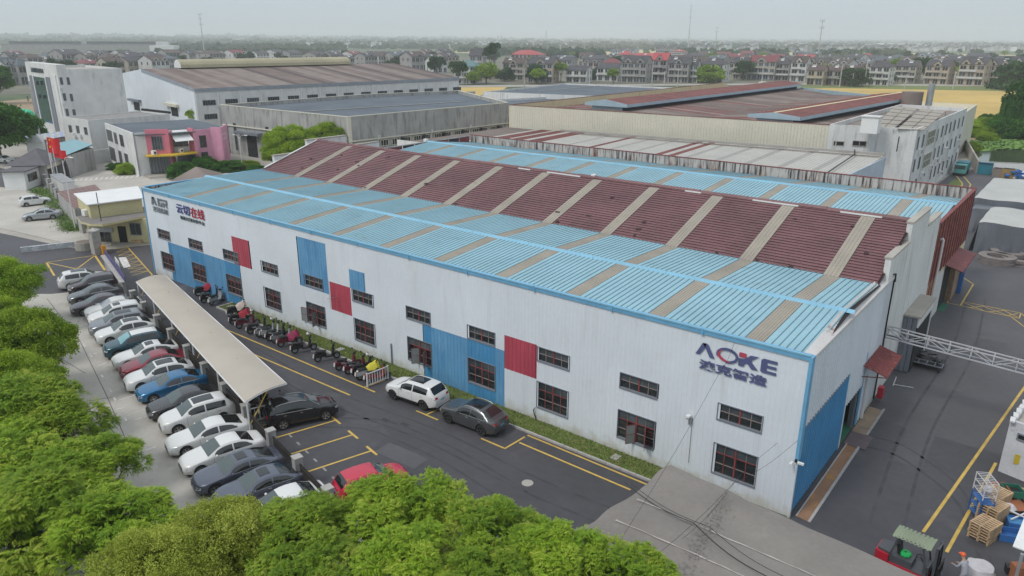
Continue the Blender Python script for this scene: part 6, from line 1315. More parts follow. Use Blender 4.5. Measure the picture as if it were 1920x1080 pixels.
def scooter(x, y, ang, label, col=m_black, cover=None, extras=('rear_rack',), group='scooters parked in a row along the kerb'):
    t = thing('scooter', label, 'scooter', (x, y, .004), R(ang), group); t.scale = (1.2, 1.15, 1.15)
    def part(nm, mat=None, loc=(0, 0, 0)):
        o = bpy.data.objects.new(nm, SC[nm]); COL.objects.link(o); o.parent = t; o.location = loc
        if mat:
            for i in range(len(o.material_slots)): 
                if SC[nm].materials[i] == m_black: o.material_slots[i].link = 'OBJECT'; o.material_slots[i].material = mat
    part('wheel', None, (.66, 0, .25)); part('wheel', None, (-.58, 0, .25)); part('body', col); part('front_shield', col); part('seat'); part('handlebar'); part('number_plate'); part('taillight')
    for e_ in extras: part(e_, {'helmet': m_rail, 'top_box': m_black}.get(e_) if e_ == 'helmet' else None)
    if cover: part('wind_cover', cover)
c_red = M('red_quilted_cover', (.30, .012, .03), .75, obj=True, var=.3, scale=4); c_pink = M('magenta_quilted_cover', (.24, .012, .06), .7, obj=True, var=.35, scale=5); c_beige = M('beige_rain_cover', (.52, .42, .37), .7, obj=True, var=.2, scale=3); c_yel = M('yellow_rain_cover', (.55, .48, .03), .6, obj=True)
c_mar = M('maroon_plastic', (.12, .012, .025), .35, obj=True); c_gry = M('silver_plastic', (.30, .31, .32), .35, obj=True); c_redp = M('red_plastic', (.30, .02, .02), .35, obj=True); c_wht = M('white_plastic', (.55, .56, .55), .35, obj=True)
SCL = [((368, 553), 60, m_black, c_red, (), 'scooter under a bright red cover against the blue wall panel'), ((379, 566), 62, m_black, None, ('rear_rack',), 'black scooter between the red covered one and the end of the grass strip'), ((392, 571), 95, c_gry, None, ('rear_rack',), 'black and grey scooter at the corner of the kerbed grass'),
 ((428, 592), 70, m_black, c_beige, (), 'scooter under a beige and pink cover at the start of the kerb row'), ((433, 606), 62, m_black, c_red, ('rear_rack',), 'scooter with crimson cover beside the beige covered one'), ((445, 614), 62, c_mar, None, ('rear_rack', 'helmet'), 'dark maroon scooter with red front right of the crimson covered one'),
 ((466, 624), 60, m_black, None, ('rear_rack',), 'plain black scooter first after the maroon one'), ((482, 630), 60, c_gry, None, ('rear_rack', 'helmet'), 'grey scooter with helmet on its handlebar'), ((491, 632), 62, c_wht, None, ('rear_rack',), 'white sided scooter in the packed group'), ((501, 637), 62, m_black, None, ('rear_rack',), 'black scooter right of the white sided one'),
 ((512, 641), 60, c_gry, None, ('rear_rack',), 'black scooter with silver seat left of the magenta cover'), ((523, 648), 60, c_mar, c_pink, (), 'scooter under a magenta cover in the packed group'), ((549, 660), 58, m_black, None, ('rear_rack', 'helmet'), 'black scooter with white helmet standing alone after the magenta cover'),
 ((592, 676), 58, m_black, None, ('rear_rack',), 'black scooter standing alone in the middle of the kerb'), ((631, 692), 60, c_mar, None, (), 'dark red scooter at the head of the last group'), ((648, 699), 62, c_mar, None, ('rear_rack',), 'maroon and white scooter second in the last group'),
 ((662, 703), 66, m_black, None, ('rear_rack', 'helmet'), 'black scooter with white helmet in the last group'), ((670, 710), 62, c_wht, c_yel, (), 'scooter with bright yellow cover in the last group'), ((686, 716), 62, c_redp, None, ('rear_rack',), 'red scooter right beside the white rail')]
for uv, a, col, cov, ex, lb in SCL:
    p = G(uv[0], uv[1], .1); x, y = p.x + .85 * math.cos(R(a)), p.y + .85 * math.sin(R(a))
    if uv[0] < 400: pass
    scooter(x, y, a + 12, lb, col, cov, ex)
for k, (x, y, a, col, cov, ex, lb) in enumerate([(-30.9, -10.9, 80, m_black, None, ('rear_rack',), 'black scooter under the near end of the beige canopy'), (-31.6, -10.5, 85, c_mar, None, ('top_box',), 'scooter with red bag behind the rail under the canopy'), (-30.2, -10.2, 75, m_black, None, ('rear_rack',), 'scooter with blue helmet next to the black SUV'), (-32.6, -10.3, 80, c_gry, None, (), 'grey scooter deeper under the canopy')]):
    scooter(x, y, a, lb, col, cov, ex, 'scooters under the beige canopy')
# ================================================================ FENCE, CANOPY, RAILS
FT = [(260, 542), (282, 563), (303, 588), (328, 614), (354, 646), (383, 680), (423, 717), (458, 759), (502, 808), (545, 862)]
PP = []
for u, v in FT:
    p = G(u, v, 1.85); y = -5.55 - .218 * (p.x + 60.6) - .25; PP.append(Vector((p.x, y, 0)))
PP.append(PP[-1] + (PP[-1] - PP[-2])); PP.append(PP[-1] + (PP[-1] - PP[-3]) / 2)
fn = thing('pillared_fence', 'fence of square concrete posts and dark iron bars behind the parked cars', 'fence', PP[0])
fd = math.atan2(-.218, 1)
for i, p in enumerate(PP):
    mb = MB(); mb.box((p.x, p.y, .9), (.46, .46, 1.8), m_greyc, fd); mb.box((p.x, p.y, 1.84), (.52, .52, .08), m_kerb, fd); mb.build('post', fn)
mb0 = None
m_iron = M('dark_iron_bar', (.045, .038, .035), .8, var=.3, scale=3)
for a, b in zip(PP[:-1], PP[1:]):
    L_ = (b - a).length; d = (b - a) / L_; mb = MB()
    for z in (.35, 1.45): mb.beam(a + d * .25 + Z_ * z, b - d * .25 + Z_ * z, .05, .05, m_iron)
    s = .36
    while s < L_ - .3: q = a + d * s; mb.beam((q.x, q.y, .05), (q.x, q.y, 1.6), .05, .03, m_iron); s += .13
    o = mb.build('bar_panel', fn, kind='stuff')
    mb = MB(); mb.prism([a + d * .25 + Vector((0, -.08, 0)), b - d * .25 + Vector((0, -.08, 0)), b - d * .25 + Vector((0, .08, 0)), a + d * .25 + Vector((0, .08, 0))], 0, .28, m_greyc); mb.build('fence_plinth', fn)
for i in (1, 4, 6): 
    p = PP[i]; mb = MB(); mb.tube([(p.x + .35, p.y + .1, 0), (p.x + .35, p.y + .1, 2.5), (p.x + .1, p.y - .2, 2.6)], .035, m_wframe, 5); tag(mb.build('thin_pole'), ['slim grey pole by the far fence posts', 'slim grey pole by the middle fence post', 'slim bent pole by the near fence post'][(1, 4, 6).index(i)], 'pole')
# weeds along the foot of the fence
gr3 = M('weed_green', (0.09, 0.17, 0.035), .9, obj=True)
def fence_weeds():
    mb = MB()
    for k in range(5200):
        t = random.random(); a = PP[0].lerp(PP[-3], t); x, y = a.x + random.uniform(-.3, .3), a.y + random.uniform(-.75, -.1); h = random.uniform(.05, .28) * (1 if random.random() < .3 else .4); d = random.uniform(0, 6.28); m = random.choice([gr2, gr2, gr3, m_brownlt])
        mb.poly([(x - .02, y, .0), (x + .02, y, .0), (x + .3 * h * math.cos(d), y + .3 * h * math.sin(d), h)], m)
    tag(mb.build('weeds', kind='stuff', recalc=False), 'dry weeds and litter along the foot of the pillared fence', 'weeds')
fence_weeds()
flat('weed_strip', [(-61, -6.0), (-22, -14.5), (-22, -15.4), (-61, -6.9)], .008, M('weedy_soil', (.20, .17, .125), .95, var=.2, scale=1, blot=((.12, .15, .05), .6, .9, .58)))

ca = thing('bicycle_canopy', 'long beige membrane canopy running between the fence and the yard', 'canopy', (-57, -6, 0))
A0, A1 = Vector((-56.9, -6.15, 2.62)), Vector((-28.55, -13.15, 2.62)); B0, B1 = Vector((-58.0, -3.0, 2.3)), Vector((-29.15, -9.8, 2.42))
nb_ = 5
for i in range(nb_):
    rows = []
    for j in range(7):
        s = (i + j / 6) / nb_; row = []
        for k in range(9):
            t = k / 8; p = A0.lerp(A1, s).lerp(B0.lerp(B1, s), t); p = p + Z_ * (.18 * math.sin(math.pi * t) - .04 * math.sin(math.pi * (j / 6))); row.append(p)
        rows.append(row)
    mb = MB(); mb.grid(rows, m_canvas); mb.build('membrane', ca, smooth=True, recalc=False)
mb = MB()
for i in range(nb_ + 1):
    s = i / nb_; pts = [A0.lerp(A1, s).lerp(B0.lerp(B1, s), t) + Z_ * (.18 * math.sin(math.pi * t) + .0) for t in [k / 8 for k in range(9)]]; mb.tube([p - Z_ * .07 for p in pts], .045, m_rail, 6)
mb.tube([A0 - Z_ * .05, A1 - Z_ * .05], .05, m_rail, 6); mb.tube([B0 - Z_ * .05, B1 - Z_ * .05], .05, m_rail, 6); mb.build('canopy_frame', ca)
mp = M('yellow_post', (.5, .36, .04), .5)
for i in range(nb_ + 1):
    s = i / nb_; p = A0.lerp(A1, s); q = p.lerp(B0.lerp(B1, s), .55); mb = MB(); mb.tube([(p.x, p.y + .1, 0), (p.x, p.y + .1, 2.55)], .07, m_rail, 6); mb.tube([(p.x, p.y + .15, 1.0), (q.x, q.y, 2.7)], .035, mp, 6); mb.build('post', ca)
def rail(a, b, label, h=1.0, n=8):
    a, b = Vector(a), Vector(b); t = thing('guard_rail', label, 'railing', a); d = b - a
    for p in (a, b): mb = MB(); mb.beam(p, p + Z_ * (h + .08), .1, .1, m_rail); mb.build('rail_post', t)
    for z in (.12, h): mb = MB(); mb.beam(a + Z_ * z, b + Z_ * z, .06, .06, m_rail); mb.build('rail_bar', t)
    for k in range(1, n): p = a + d * k / n; mb = MB(); mb.beam(p + Z_ * .14, p + Z_ * (h - .02), .045, .045, m_rail); mb.build('baluster', t)
rail((-28.5, -3.75, 0), (-28.35, -1.95, 0), 'white steel railing closing the scooter row beside the white SUV'); rail((-30.35, -11.9, 0), (-29.6, -9.6, 0), 'white steel railing at the end of the canopy behind the black SUV')
# upper car park fence with stone pillars, lamps and poles
up = thing('stone_pillar_fence', 'row of grey stone pillars with dark bars beside the upper car park', 'fence', G(90, 350))
QP = [V2(G(87, 348)).lerp(V2(G(156, 436)), (k / 8) ** 1.0) for k in range(9)]
c_ = V2(G(88, 352)); 
for i, p in enumerate(QP):
    mb = MB(); mb.box((p.x, p.y, .9), (.5, .5, 1.8), m_greyc, .3); mb.box((p.x, p.y, 1.85), (.62, .62, .1), m_kerb, .3); mb.build('pillar', up)
for a, b in zip(QP[:-1], QP[1:]):
    L_ = (b - a).length; d = (b - a) / L_; mb = MB()
    for z in (.3, 1.4): mb.beam(a + Z_ * z, b + Z_ * z, .05, .05, m_iron)
    s = .3
    while s < L_ - .3: q = a + d * s; mb.beam((q.x, q.y, .05), (q.x, q.y, 1.5), .04, .03, m_iron); s += .18
    mb.build('bar_panel', up, kind='stuff')
grass_m = [gr3, gr3, gr1]
def shrub_patch(name, pts, n, h, label):
    mb = MB()
    for k in range(n):
        a, b = random.choice(list(zip(pts[:-1], pts[1:]))); p = V2(a).lerp(V2(b), random.random()); x, y = p.x + random.gauss(0, .6), p.y + random.gauss(0, .6); z = abs(random.gauss(0, h * .5)); s = random.uniform(.06, .2); d = random.uniform(0, 6.28); e_ = random.uniform(-.5, .5)
        mb.poly([(x, y, z), (x + s * math.cos(d), y + s * math.sin(d), z + e_ * s), (x + s * 1.3 * math.cos(d + .5), y + s * 1.3 * math.sin(d + .5), z + s * .4), (x + s * .6 * math.cos(d + 1), y + s * .6 * math.sin(d + 1), z + s * .3)], random.choice(grass_m))
    tag(mb.build(name, kind='stuff', recalc=False), label, 'undergrowth')
shrub_patch('undergrowth', [G(70, 358), G(85, 363), G(105, 392), G(130, 425), G(140, 432)], 9000, .5, 'green creepers along the pillared fence of the upper car park')
def lamp(u0, v0, h, label, arms=1, z=0, hd=(1, .3)):
    p = G(u0, v0, z); t = thing('lamp_post', label, 'street lamp', p); mb = MB(); mb.tube([(p.x, p.y, z), (p.x, p.y, z + h * .7), (p.x, p.y, z + h)], [.09, .07, .05], m_rail, 8); mb.build('pole', t)
    for k in range(arms):
        d = Vector((hd[0], hd[1], 0)) * (1 if k == 0 else -.7); mb = MB(); mb.tube([(p.x, p.y, z + h * .95), (p.x + d.x * .6, p.y + d.y * .6, z + h + .35), (p.x + d.x * 1.3, p.y + d.y * 1.3, z + h + .45)], .035, m_rail, 6); mb.tube([(p.x + d.x * 1.2, p.y + d.y * 1.2, z + h + .43), (p.x + d.x * 1.9, p.y + d.y * 1.9, z + h + .42)], .08, m_whitec, 6); mb.build('arm', t)
lamp(142, 432, 9.0, 'tall white lamp post in front of the red shed'); lamp(105, 340, 7.5, 'white street lamp at the guard booth'); lamp(455, 318, 6.0, 'double headed white lamp before the pink building', 2)
t = thing('utility_pole', 'concrete utility pole left of the office tower entrance', 'pole', G(82, 290)); p = G(82, 290); mb = MB(); mb.tube([(p.x, p.y, 0), (p.x, p.y, 15)], [.22, .14], m_pole, 8); mb.build('pole', t); mb = MB(); mb.beam((p.x - 1, p.y - .6, 14.2), (p.x + 1, p.y + .6, 14.2), .1, .1, m_metal); mb.build('crossarm', t)
# national flags on poles
m_flag = M('red_flag_cloth', (.62, .012, .02), .7, var=.1); m_star = M('yellow_star', (.75, .55, .03), .7)
for (u, v, lb) in ((104, 262, 'highest red flag with yellow stars on the pole right of the guard booth'), (104, 275, 'middle red flag with yellow stars behind the lowest flag'), (110, 283, 'lowest red flag with yellow stars before the teal roof')):
    b = G(104 if v != 283 else 113, 352 - (v == 262) * 6); top = PY(u, v - 1, b.y); h = top.z; t = thing('flagpole', lb, 'flag', (b.x, b.y, 0), group='flags at the gate')
    mb = MB(); mb.tube([(b.x, b.y, 0), (b.x, b.y, h + .2)], .05, m_rail, 6); mb.build('pole', t)
    d = Vector((.80, .6, 0)); rows = [[Vector((b.x, b.y, h - z)) + d * (x * 2.0) + Vector((-.6, .8, 0)) * (.18 * math.sin(x * 7)) - Z_ * x * .25 for x in [k / 8 for k in range(9)]] for z in (0, .65, 1.35)]
    mb = MB(); mb.grid(rows, m_flag); mb.build('cloth', t, smooth=True, recalc=False)
    def star(cx, cz, r):
        mb = MB(); pts = []
        for k in range(10):
            a = math.pi / 2 + k * math.pi / 5; rr = r if k % 2 == 0 else r * .42; x = (cx + rr * math.cos(a)) / 2.0; z = cz + rr * math.sin(a)
            pts.append(Vector((b.x, b.y, h - .0 + z)) + d * (x * 2.0) + Vector((-.6, .8, 0)) * (.18 * math.sin(x * 7)) - Z_ * x * .25 + Vector((.6, -.8, 0)) * .03)
        mb.poly(pts, m_star); mb.build('star', t, recalc=False)
    star(.38, -.38, .22)
    for cx, cz in ((.72, -.15), (.84, -.32), (.84, -.52), (.72, -.68)): star(cx, cz, .07)

# ================================================================ GREY AWNING ROOF, front right
aw = thing('awning_roof', 'sagging grey sheet roof with seams in the right foreground', 'canopy', (0, -12, 3))
x0, x1, ya, yb = -4.95, 8.6, -4.3, -27.0
rows = []; NX, NY = 46, 70
import mathutils
for j in range(NY + 1):
    t = j / NY; row = []; yq = ya + (yb - ya) * t
    for i in range(NX + 1):
        s = i / NX; y = yq + (.33 - 1.35 * s) * (1 - t) ** 2; xl = x0 - .085 * (ya - y) * 1.8 - (.12 * math.sin(t * 40) + .1 * math.sin(t * 17 + 1)); x = xl + (x1 - xl) * s
        z = 3.15 + .04 * math.sin(y * 1.9 + x * .3) + .06 * mathutils.noise.noise(Vector((x * .5, y * .8, 0))) - (.30 * max(0, 1 - s * 14)) * (1 + .25 * math.sin(t * 40)) * min(1, t * 12 + .15) - .05 * max(0, 1 - t * 60) + .05 * math.sin(y * 2.6) * (s < .3)
        row.append((x, y + (.04 * math.sin(x * 2.1) if j == 0 else 0), z))
    rows.append(row)
mb = MB(); mb.grid(rows, m_tarp); mb.build('sheet', aw, smooth=True, recalc=False)
m_seam = M('pale_seam', (.36, .33, .31), .7, var=.3, scale=2); m_moss = M('dark_lichen', (.165, .15, .135), .9)
for dy in (3.5, 5.4, 7.8, 10.5, 13.5):
    y = ya - dy; mb = MB(); mb.grid([[(x, y + .02 * math.sin(x * 3), 3.19 + .04 * math.sin(y * 1.9 + x * .3) + .06 * mathutils.noise.noise(Vector((x * .5, y * .8, 0)))) for x in [x0 + .2 + (x1 - x0) * k / 40 for k in range(41)]], [(x, y + .05 + .02 * math.sin(x * 5), 3.2 + .04 * math.sin(y * 1.9 + x * .3) + .06 * mathutils.noise.noise(Vector((x * .5, y * .8, 0)))) for x in [x0 + .2 + (x1 - x0) * k / 40 for k in range(41)]]], m_seam); mb.build('seam', aw, recalc=False)
mb = MB()
for k in range(420):
    t = random.random(); cx, cy = -1.6 + t * .9 + random.gauss(0, .22), -4.9 - 6.5 * t + random.gauss(0, .3); r = random.uniform(.012, .04); z = 3.21 + .04 * math.sin(cy * 1.9 + cx * .3) + .06 * mathutils.noise.noise(Vector((cx * .5, cy * .8, 0)))
    mb.poly([(cx + r * math.cos(a) * random.uniform(.6, 1.3), cy + r * math.sin(a), z + .006) for a in [q * 1.05 for q in range(6)]], m_moss)
mb.build('lichen_spots', aw, recalc=False, kind='stuff')
mb = MB()
for x in (-4.3, 0, 4, 8):
    for y in (-5.7, -12, -20): mb.tube([(x, y, 0), (x, y, 3.0)], .06, m_metal, 6)
mb.beam((-4.6, -4.5, 3.0), (8.3, -5.6, 3.0), .08, .1, m_metal); mb.build('support_frame', aw)
def cable(pts, r, label, mat=None):
    mb = MB(); P_ = [Vector(p) for p in pts]; out_ = []
    for a, b in zip(P_[:-1], P_[1:]):
        for k in range(8): t = k / 8; out_.append(a.lerp(b, t) - Z_ * (.25 * math.sin(math.pi * t)))
    out_.append(P_[-1]); mb.tube(out_, r, mat or m_black, 5); tag(mb.build('cable'), label, 'cable')
cable([G(1172, 905, 3.4), G(1300, 980, 3.5), G(1440, 1082, 3.6), G(1500, 1130, 3.7)], .022, 'thick black cable lying across the grey sheet roof'); cable([G(1182, 906, 3.5), G(1330, 988, 3.7), G(1490, 1090, 3.8)], .014, 'thinner black cable beside the thick one over the grey sheet roof')
cable([PY(1378, 641, -.2), PY(1350, 697, -.2), G(1168, 1005, 3.4), G(1130, 1060, 3.6)], .008, 'thin wire running down from the eave above the lettering'); cable([PX(1650, 655, .3), G(1402, 876, 4.0), G(1220, 1050, 4.5)], .008, 'thin wire crossing the side wall and the grey roof'); cable([PX(1500, 822, 0), G(1376, 906, 3.3), G(1280, 1010, 3.6)], .008, 'thin wire from the corner cameras over the grey roof')
# ================================================================ SERVICE ROAD: truss, scaffold, tarps, rings
tr_ = thing('pipe_truss', 'light grey lattice truss carrying pipes across the service road', 'pipe bridge', (0, 17.2, 4.4))
m_tg = M('grey_truss_steel', (.42, .42, .44), .5)
def z_(x): return 4.62 - .045 * x
n = 12; X1 = 15.0
for (y, dz, nm) in ((17.0, 0, 'lower_chord'), (17.6, 0, 'lower_chord'), (17.0, .62, 'upper_chord'), (17.6, .62, 'upper_chord')):
    mb = MB(); mb.beam((0.05, y, z_(0) + dz), (X1, y, z_(X1) + dz), .07, .07, m_tg); mb.build(nm, tr_)
for k in range(n + 1):
    x = .1 + (X1 - .2) * k / n
    for y in (17.0, 17.6): mb = MB(); mb.beam((x, y, z_(x)), (x, y, z_(x) + .62), .05, .05, m_tg); mb.build('strut', tr_)
    mb = MB(); mb.beam((x, 17.0, z_(x) + .62), (x, 17.6, z_(x) + .62), .04, .04, m_tg); mb.build('strut', tr_)
    if k < n:
        x2 = .1 + (X1 - .2) * (k + 1) / n; a, b = (z_(x), z_(x2) + .62) if k % 2 else (z_(x) + .62, z_(x2))
        for y in (17.0, 17.6): mb = MB(); mb.beam((x, y, a), (x2, y, b), .04, .04, m_tg); mb.build('brace', tr_)
mb = MB(); mb.tube([(.05, 17.3, z_(0) + .08), (X1, 17.3, z_(X1) + .08)], .06, m_wframe, 8); mb.tube([(.05, 17.45, z_(0) + .06), (X1, 17.45, z_(X1) + .06)], .035, m_rail, 6); mb.build('pipe', tr_)
for y in (16.9, 17.7): mb = MB(); mb.beam((X1 - .3, y, 0), (X1 - .3, y, 4.6), .12, .12, m_tg); mb.build('support_leg', tr_)
sk = thing('steel_trolley', 'dark steel trolley with ladder frames under the pipe truss', 'trolley', (1.8, 25.6, 0))
mb = MB(); mb.bb(.8, 2.9, 24.6, 26.4, .35, .45, m_black); mb.build('deck', sk)
for x in (.8, 1.3, 1.85, 2.4, 2.9): mb = MB(); mb.beam((x, 24.3, .5), (x, 25.1, .55), .05, .05, m_wframe); mb.build('rung', sk)
for y in (24.3, 25.1): mb = MB(); mb.beam((.8, y, .52), (2.9, y, .52), .06, .06, m_wframe); mb.build('side_bar', sk)
for x in (.9, 2.75):
    for y in (24.6, 26.2): mb = MB(); mb.cyl((x, y, .18), .18, .1, m_rubber, 12, 'X'); mb.build('wheel', sk)
mb = MB()
for k in range(12): mb.box((random.uniform(1, 2.7), random.uniform(25.2, 26.2), random.uniform(.5, .9)), (.5, .15, .12), m_alloyd, rz=random.uniform(0, 3))
mb.build('load', sk)
a = G(1676, 722); mb = MB(); mb.beam((a.x, a.y, .05), (a.x + 1.2, a.y + .3, .05), .05, .05, m_rail); mb.beam((a.x, a.y - .3, .05), (a.x, a.y + .4, .5), .05, .05, m_rail); tag(mb.build('loose_bars'), 'white bars lying on the road below the red door canopy', 'bars')
mb = MB(); mb.bb(.25, .6, 16.6, 17.1, .3, 1.1, M('red_cabinet_paint', (.45, .03, .05), .5)); tag(mb.build('fire_cabinet'), 'small red cabinet on the wall below the pipe truss', 'cabinet')
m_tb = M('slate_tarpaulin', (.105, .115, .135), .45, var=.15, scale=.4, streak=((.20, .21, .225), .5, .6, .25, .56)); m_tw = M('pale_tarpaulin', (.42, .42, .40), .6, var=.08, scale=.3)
def tarp(x0, x1, y0, y1, z, label, topm):
    t = thing('covered_stack', label, 'covered stack', ((x0 + x1) / 2, y0, 0)); rows = []
    for j in range(25):
        f = j / 24; y = y0 + (y1 - y0) * f; row = []
        for i in range(31):
            g_ = i / 30; x = x0 + (x1 - x0) * g_; row.append((x, y, z + .05 * math.sin(x * 1.3) + .04 * math.sin(y * 1.1 + x) - .12 * (abs(f - .5) * 2) ** 30 - .12 * (abs(g_ - .5) * 2) ** 30))
        rows.append(row)
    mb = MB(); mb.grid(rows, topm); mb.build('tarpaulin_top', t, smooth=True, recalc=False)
    per = [rows[0][i] for i in range(31)]
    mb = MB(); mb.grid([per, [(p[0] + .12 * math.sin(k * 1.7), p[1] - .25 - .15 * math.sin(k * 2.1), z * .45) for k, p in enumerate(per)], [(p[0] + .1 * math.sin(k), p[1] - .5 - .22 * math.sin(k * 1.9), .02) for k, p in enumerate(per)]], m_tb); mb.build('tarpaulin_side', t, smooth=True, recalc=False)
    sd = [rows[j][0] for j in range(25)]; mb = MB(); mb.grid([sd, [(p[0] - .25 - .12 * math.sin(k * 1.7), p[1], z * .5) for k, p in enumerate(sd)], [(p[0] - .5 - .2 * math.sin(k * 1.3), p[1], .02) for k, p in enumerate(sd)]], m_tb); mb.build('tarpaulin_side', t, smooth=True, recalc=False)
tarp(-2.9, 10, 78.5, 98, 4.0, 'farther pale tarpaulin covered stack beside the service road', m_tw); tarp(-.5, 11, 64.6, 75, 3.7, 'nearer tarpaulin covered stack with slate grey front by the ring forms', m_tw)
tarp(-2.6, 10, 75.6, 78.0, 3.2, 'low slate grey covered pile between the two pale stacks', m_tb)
a = G(1842, 447); mb = MB(); mb.cyl((a.x, a.y, .4), .35, .8, MATS['red_cabinet_paint'], 8); mb.box((a.x + .6, a.y, .2), (1.0, .5, .4), m_rail, .4); tag(mb.build('rubbish_pile'), 'red bag and white scraps at the corner of the covered stacks', 'rubbish')
m_ring = M('weathered_grey_ring', (.20, .175, .165), .85, var=.25, scale=2)
def rings(x, y, k_, label):
    t = thing('ring_stack', label, 'ring stack', (x, y, 0), group='ring forms')
    for k in range(k_):
        mb = MB(); r1, r0 = 1.85, 1.05; z0, z1 = k * .17 + .01, k * .17 + .14; mb.lathe([(r0, z0), (r1, z0), (r1, z1), (r0, z1), (r0, z0)], m_ring, 20, (x + random.uniform(-.08, .08), y + random.uniform(-.08, .08), 0)); mb.build('ring', t)
rings(2.2, 60.9, 5, 'nearest stack of round grey ring forms'); rings(4.3, 62.3, 4, 'stack of round ring forms overlapping the nearest one'); rings(3.0, 64.0, 5, 'ring stack at the back against the tarpaulin')

# ================================================================ FORKLIFT, goods and the worker
def face_dir(u0, v0, u1, v1, z): a, b = G(u0, v0, z), G(u1, v1, z); return a, b, math.atan2(b.y - a.y, b.x - a.x)
a, b, fa = face_dir(1686, 994, 1752, 1021, 2.12); c = (a + b) / 2
fk = thing('forklift', 'red and black forklift with green ribbed roof sheet and bright green seat', 'forklift', (c.x, c.y, 0), fa)
def fpart(nm, f, smooth=False): mb = MB(); f(mb); return mb.build(nm, fk, world=False, smooth=smooth)
m_fred = M('forklift_red', (.42, .012, .03), .35, obj=True); m_fg = M('dark_grey_enamel', (.07, .075, .085), .45, obj=True); m_grn = M('bright_green_seat', (.01, .42, .10), .6, obj=True); m_shg = M('olive_roof_sheet', (.24, .28, .19), .6, obj=True)
fpart('counterweight', lambda m: (m.prism([(-1.45, -.42), (-1.30, -.55), (-.85, -.58), (-.85, .58), (-1.30, .55), (-1.45, .42)], .22, 1.0, m_fred), m.prism([(-1.38, -.38), (-.85, -.48), (-.85, .48), (-1.38, .38)], 1.001, 1.12, m_fg)))
fpart('chassis', lambda m: (m.bb(-.85, .75, -.56, .56, .25, .62, m_fred), m.bb(-.85, .1, -.45, .45, .62, 1.0, m_fg), m.bb(.1, .75, -.5, .5, .621, .68, m_fg), m.prism([(.55, -.35), (.78, -.35), (.78, .35), (.55, .35)], .68, 1.05, m_fg)))
fpart('seat', lambda m: (m.lathe([(.05, 1.16), (.24, 1.14), (.27, 1.07), (.24, 1.0)], m_grn, 10, (-.30, 0, 0)), m.box((-.56, 0, 1.32), (.12, .46, .5), m_black, ry=-.15)))
fpart('steering_wheel', lambda m: (m.lathe([(.15, 0), (.175, .02), (.15, .04)], m_black, 14, (.32, 0, 1.22)), m.beam((.32, 0, 1.22), (.6, 0, .8), .04, .04, m_black)))
def guard(m):
    for s in (-1, 1):
        m.beam((-.80, s * .46, 1.0), (-.62, s * .44, 2.05), .07, .07, m_fg); m.beam((.72, s * .46, .68), (.42, s * .44, 2.05), .07, .07, m_fg); m.beam((-.62, s * .44, 2.05), (.42, s * .44, 2.05), .06, .06, m_fg)
    for x in (-.6, -.3, 0, .3, .42): m.beam((x, -.44, 2.05), (x, .44, 2.05), .04, .04, m_fg)
fpart('overhead_guard', guard)
def rs_(m):
    rows = [[(x, y, 2.12 + .025 * math.cos(x * 36) - (.05 if abs(y) > .5 else 0)) for y in (-.55, -.2, .2, .55)] for x in [-.85 + 1.6 * k / 48 for k in range(49)]]; m.grid(rows, m_shg)
fpart('roof_sheet', rs_)
def mast(m):
    for s in (-1, 1): m.beam((1.0, s * .33, .1), (.95, s * .33, 2.2), .09, .10, m_fg); m.beam((1.08, s * .22, .1), (1.03, s * .22, 2.1), .07, .08, m_black)
    for z in (.4, 1.2, 2.15): m.beam((1.0, -.33, z), (1.0, .33, z), .06, .08, m_fg)
    m.tube([(1.02, 0, .2), (1.0, 0, 1.9)], .05, m_metal, 8)
fpart('mast', mast)
def carriage(m):
    for z in (.35, .75, 1.3): m.beam((1.16, -.5, z), (1.16, .5, z), .05, .08, m_black)
    for y in (-.45, -.15, .15, .45): m.beam((1.16, y, .35), (1.16, y, 1.3), .04, .04, m_black)
fpart('carriage', carriage)
for s in (-1, 1): fpart('fork', lambda m: (m.beam((1.2, s * .26, .12), (2.25, s * .26, .10), .12, .04, m_wframe), m.beam((1.2, s * .26, .1), (1.2, s * .26, .7), .12, .04, m_wframe)))
for x, y, r in ((.62, .5, .30), (.62, -.5, .30), (-.98, .44, .24), (-.98, -.44, .24)):
    fpart('wheel', lambda m: (m.lathe([(r * .5, -.11), (r, -.09), (r, .09), (r * .5, .11)], m_rubber, 16, (x, y, r), 'Y'), m.lathe([(.02, -.06), (r * .5, -.06), (r * .5, .06), (.02, .06)], m_fred, 12, (x, y, r), 'Y')))
fpart('licence_label', lambda m: m.bb(-1.47, -1.44, -.2, .2, .62, .8, m_platew))
m_film = M('white_stretch_film', (.48, .46, .48), .35, var=.12, obj=True, scale=3, bump=.4, bscale=8)
cw = G(1838, 1062, .55); wr = thing('wrapped_load', 'load wrapped in pale plastic film in front of the forklift forks', 'goods', (cw.x, cw.y, 0), fa)
mb = MB(); mb.bb(-.55, .6, -.55, .55, .0, .12, m_wood); mb.build('pallet', wr, world=False)
rows = [[(x * (1 - .06 * k), y * (1 - .06 * k), .13 + k * .16 + .04 * math.sin(5 * x + 7 * y + k)) for x, y in [(.55 * math.cos(a) * (1.25 if int(a * 4 / 6.28) % 2 else 1.2), .52 * math.sin(a) * 1.2) for a in [6.283 * q / 20 for q in range(21)]]] for k in range(4)]
mb = MB(); mb.grid(rows, m_film); mb.poly(rows[-1][:-1], m_film); mb.build('film', wr, world=False, smooth=True)
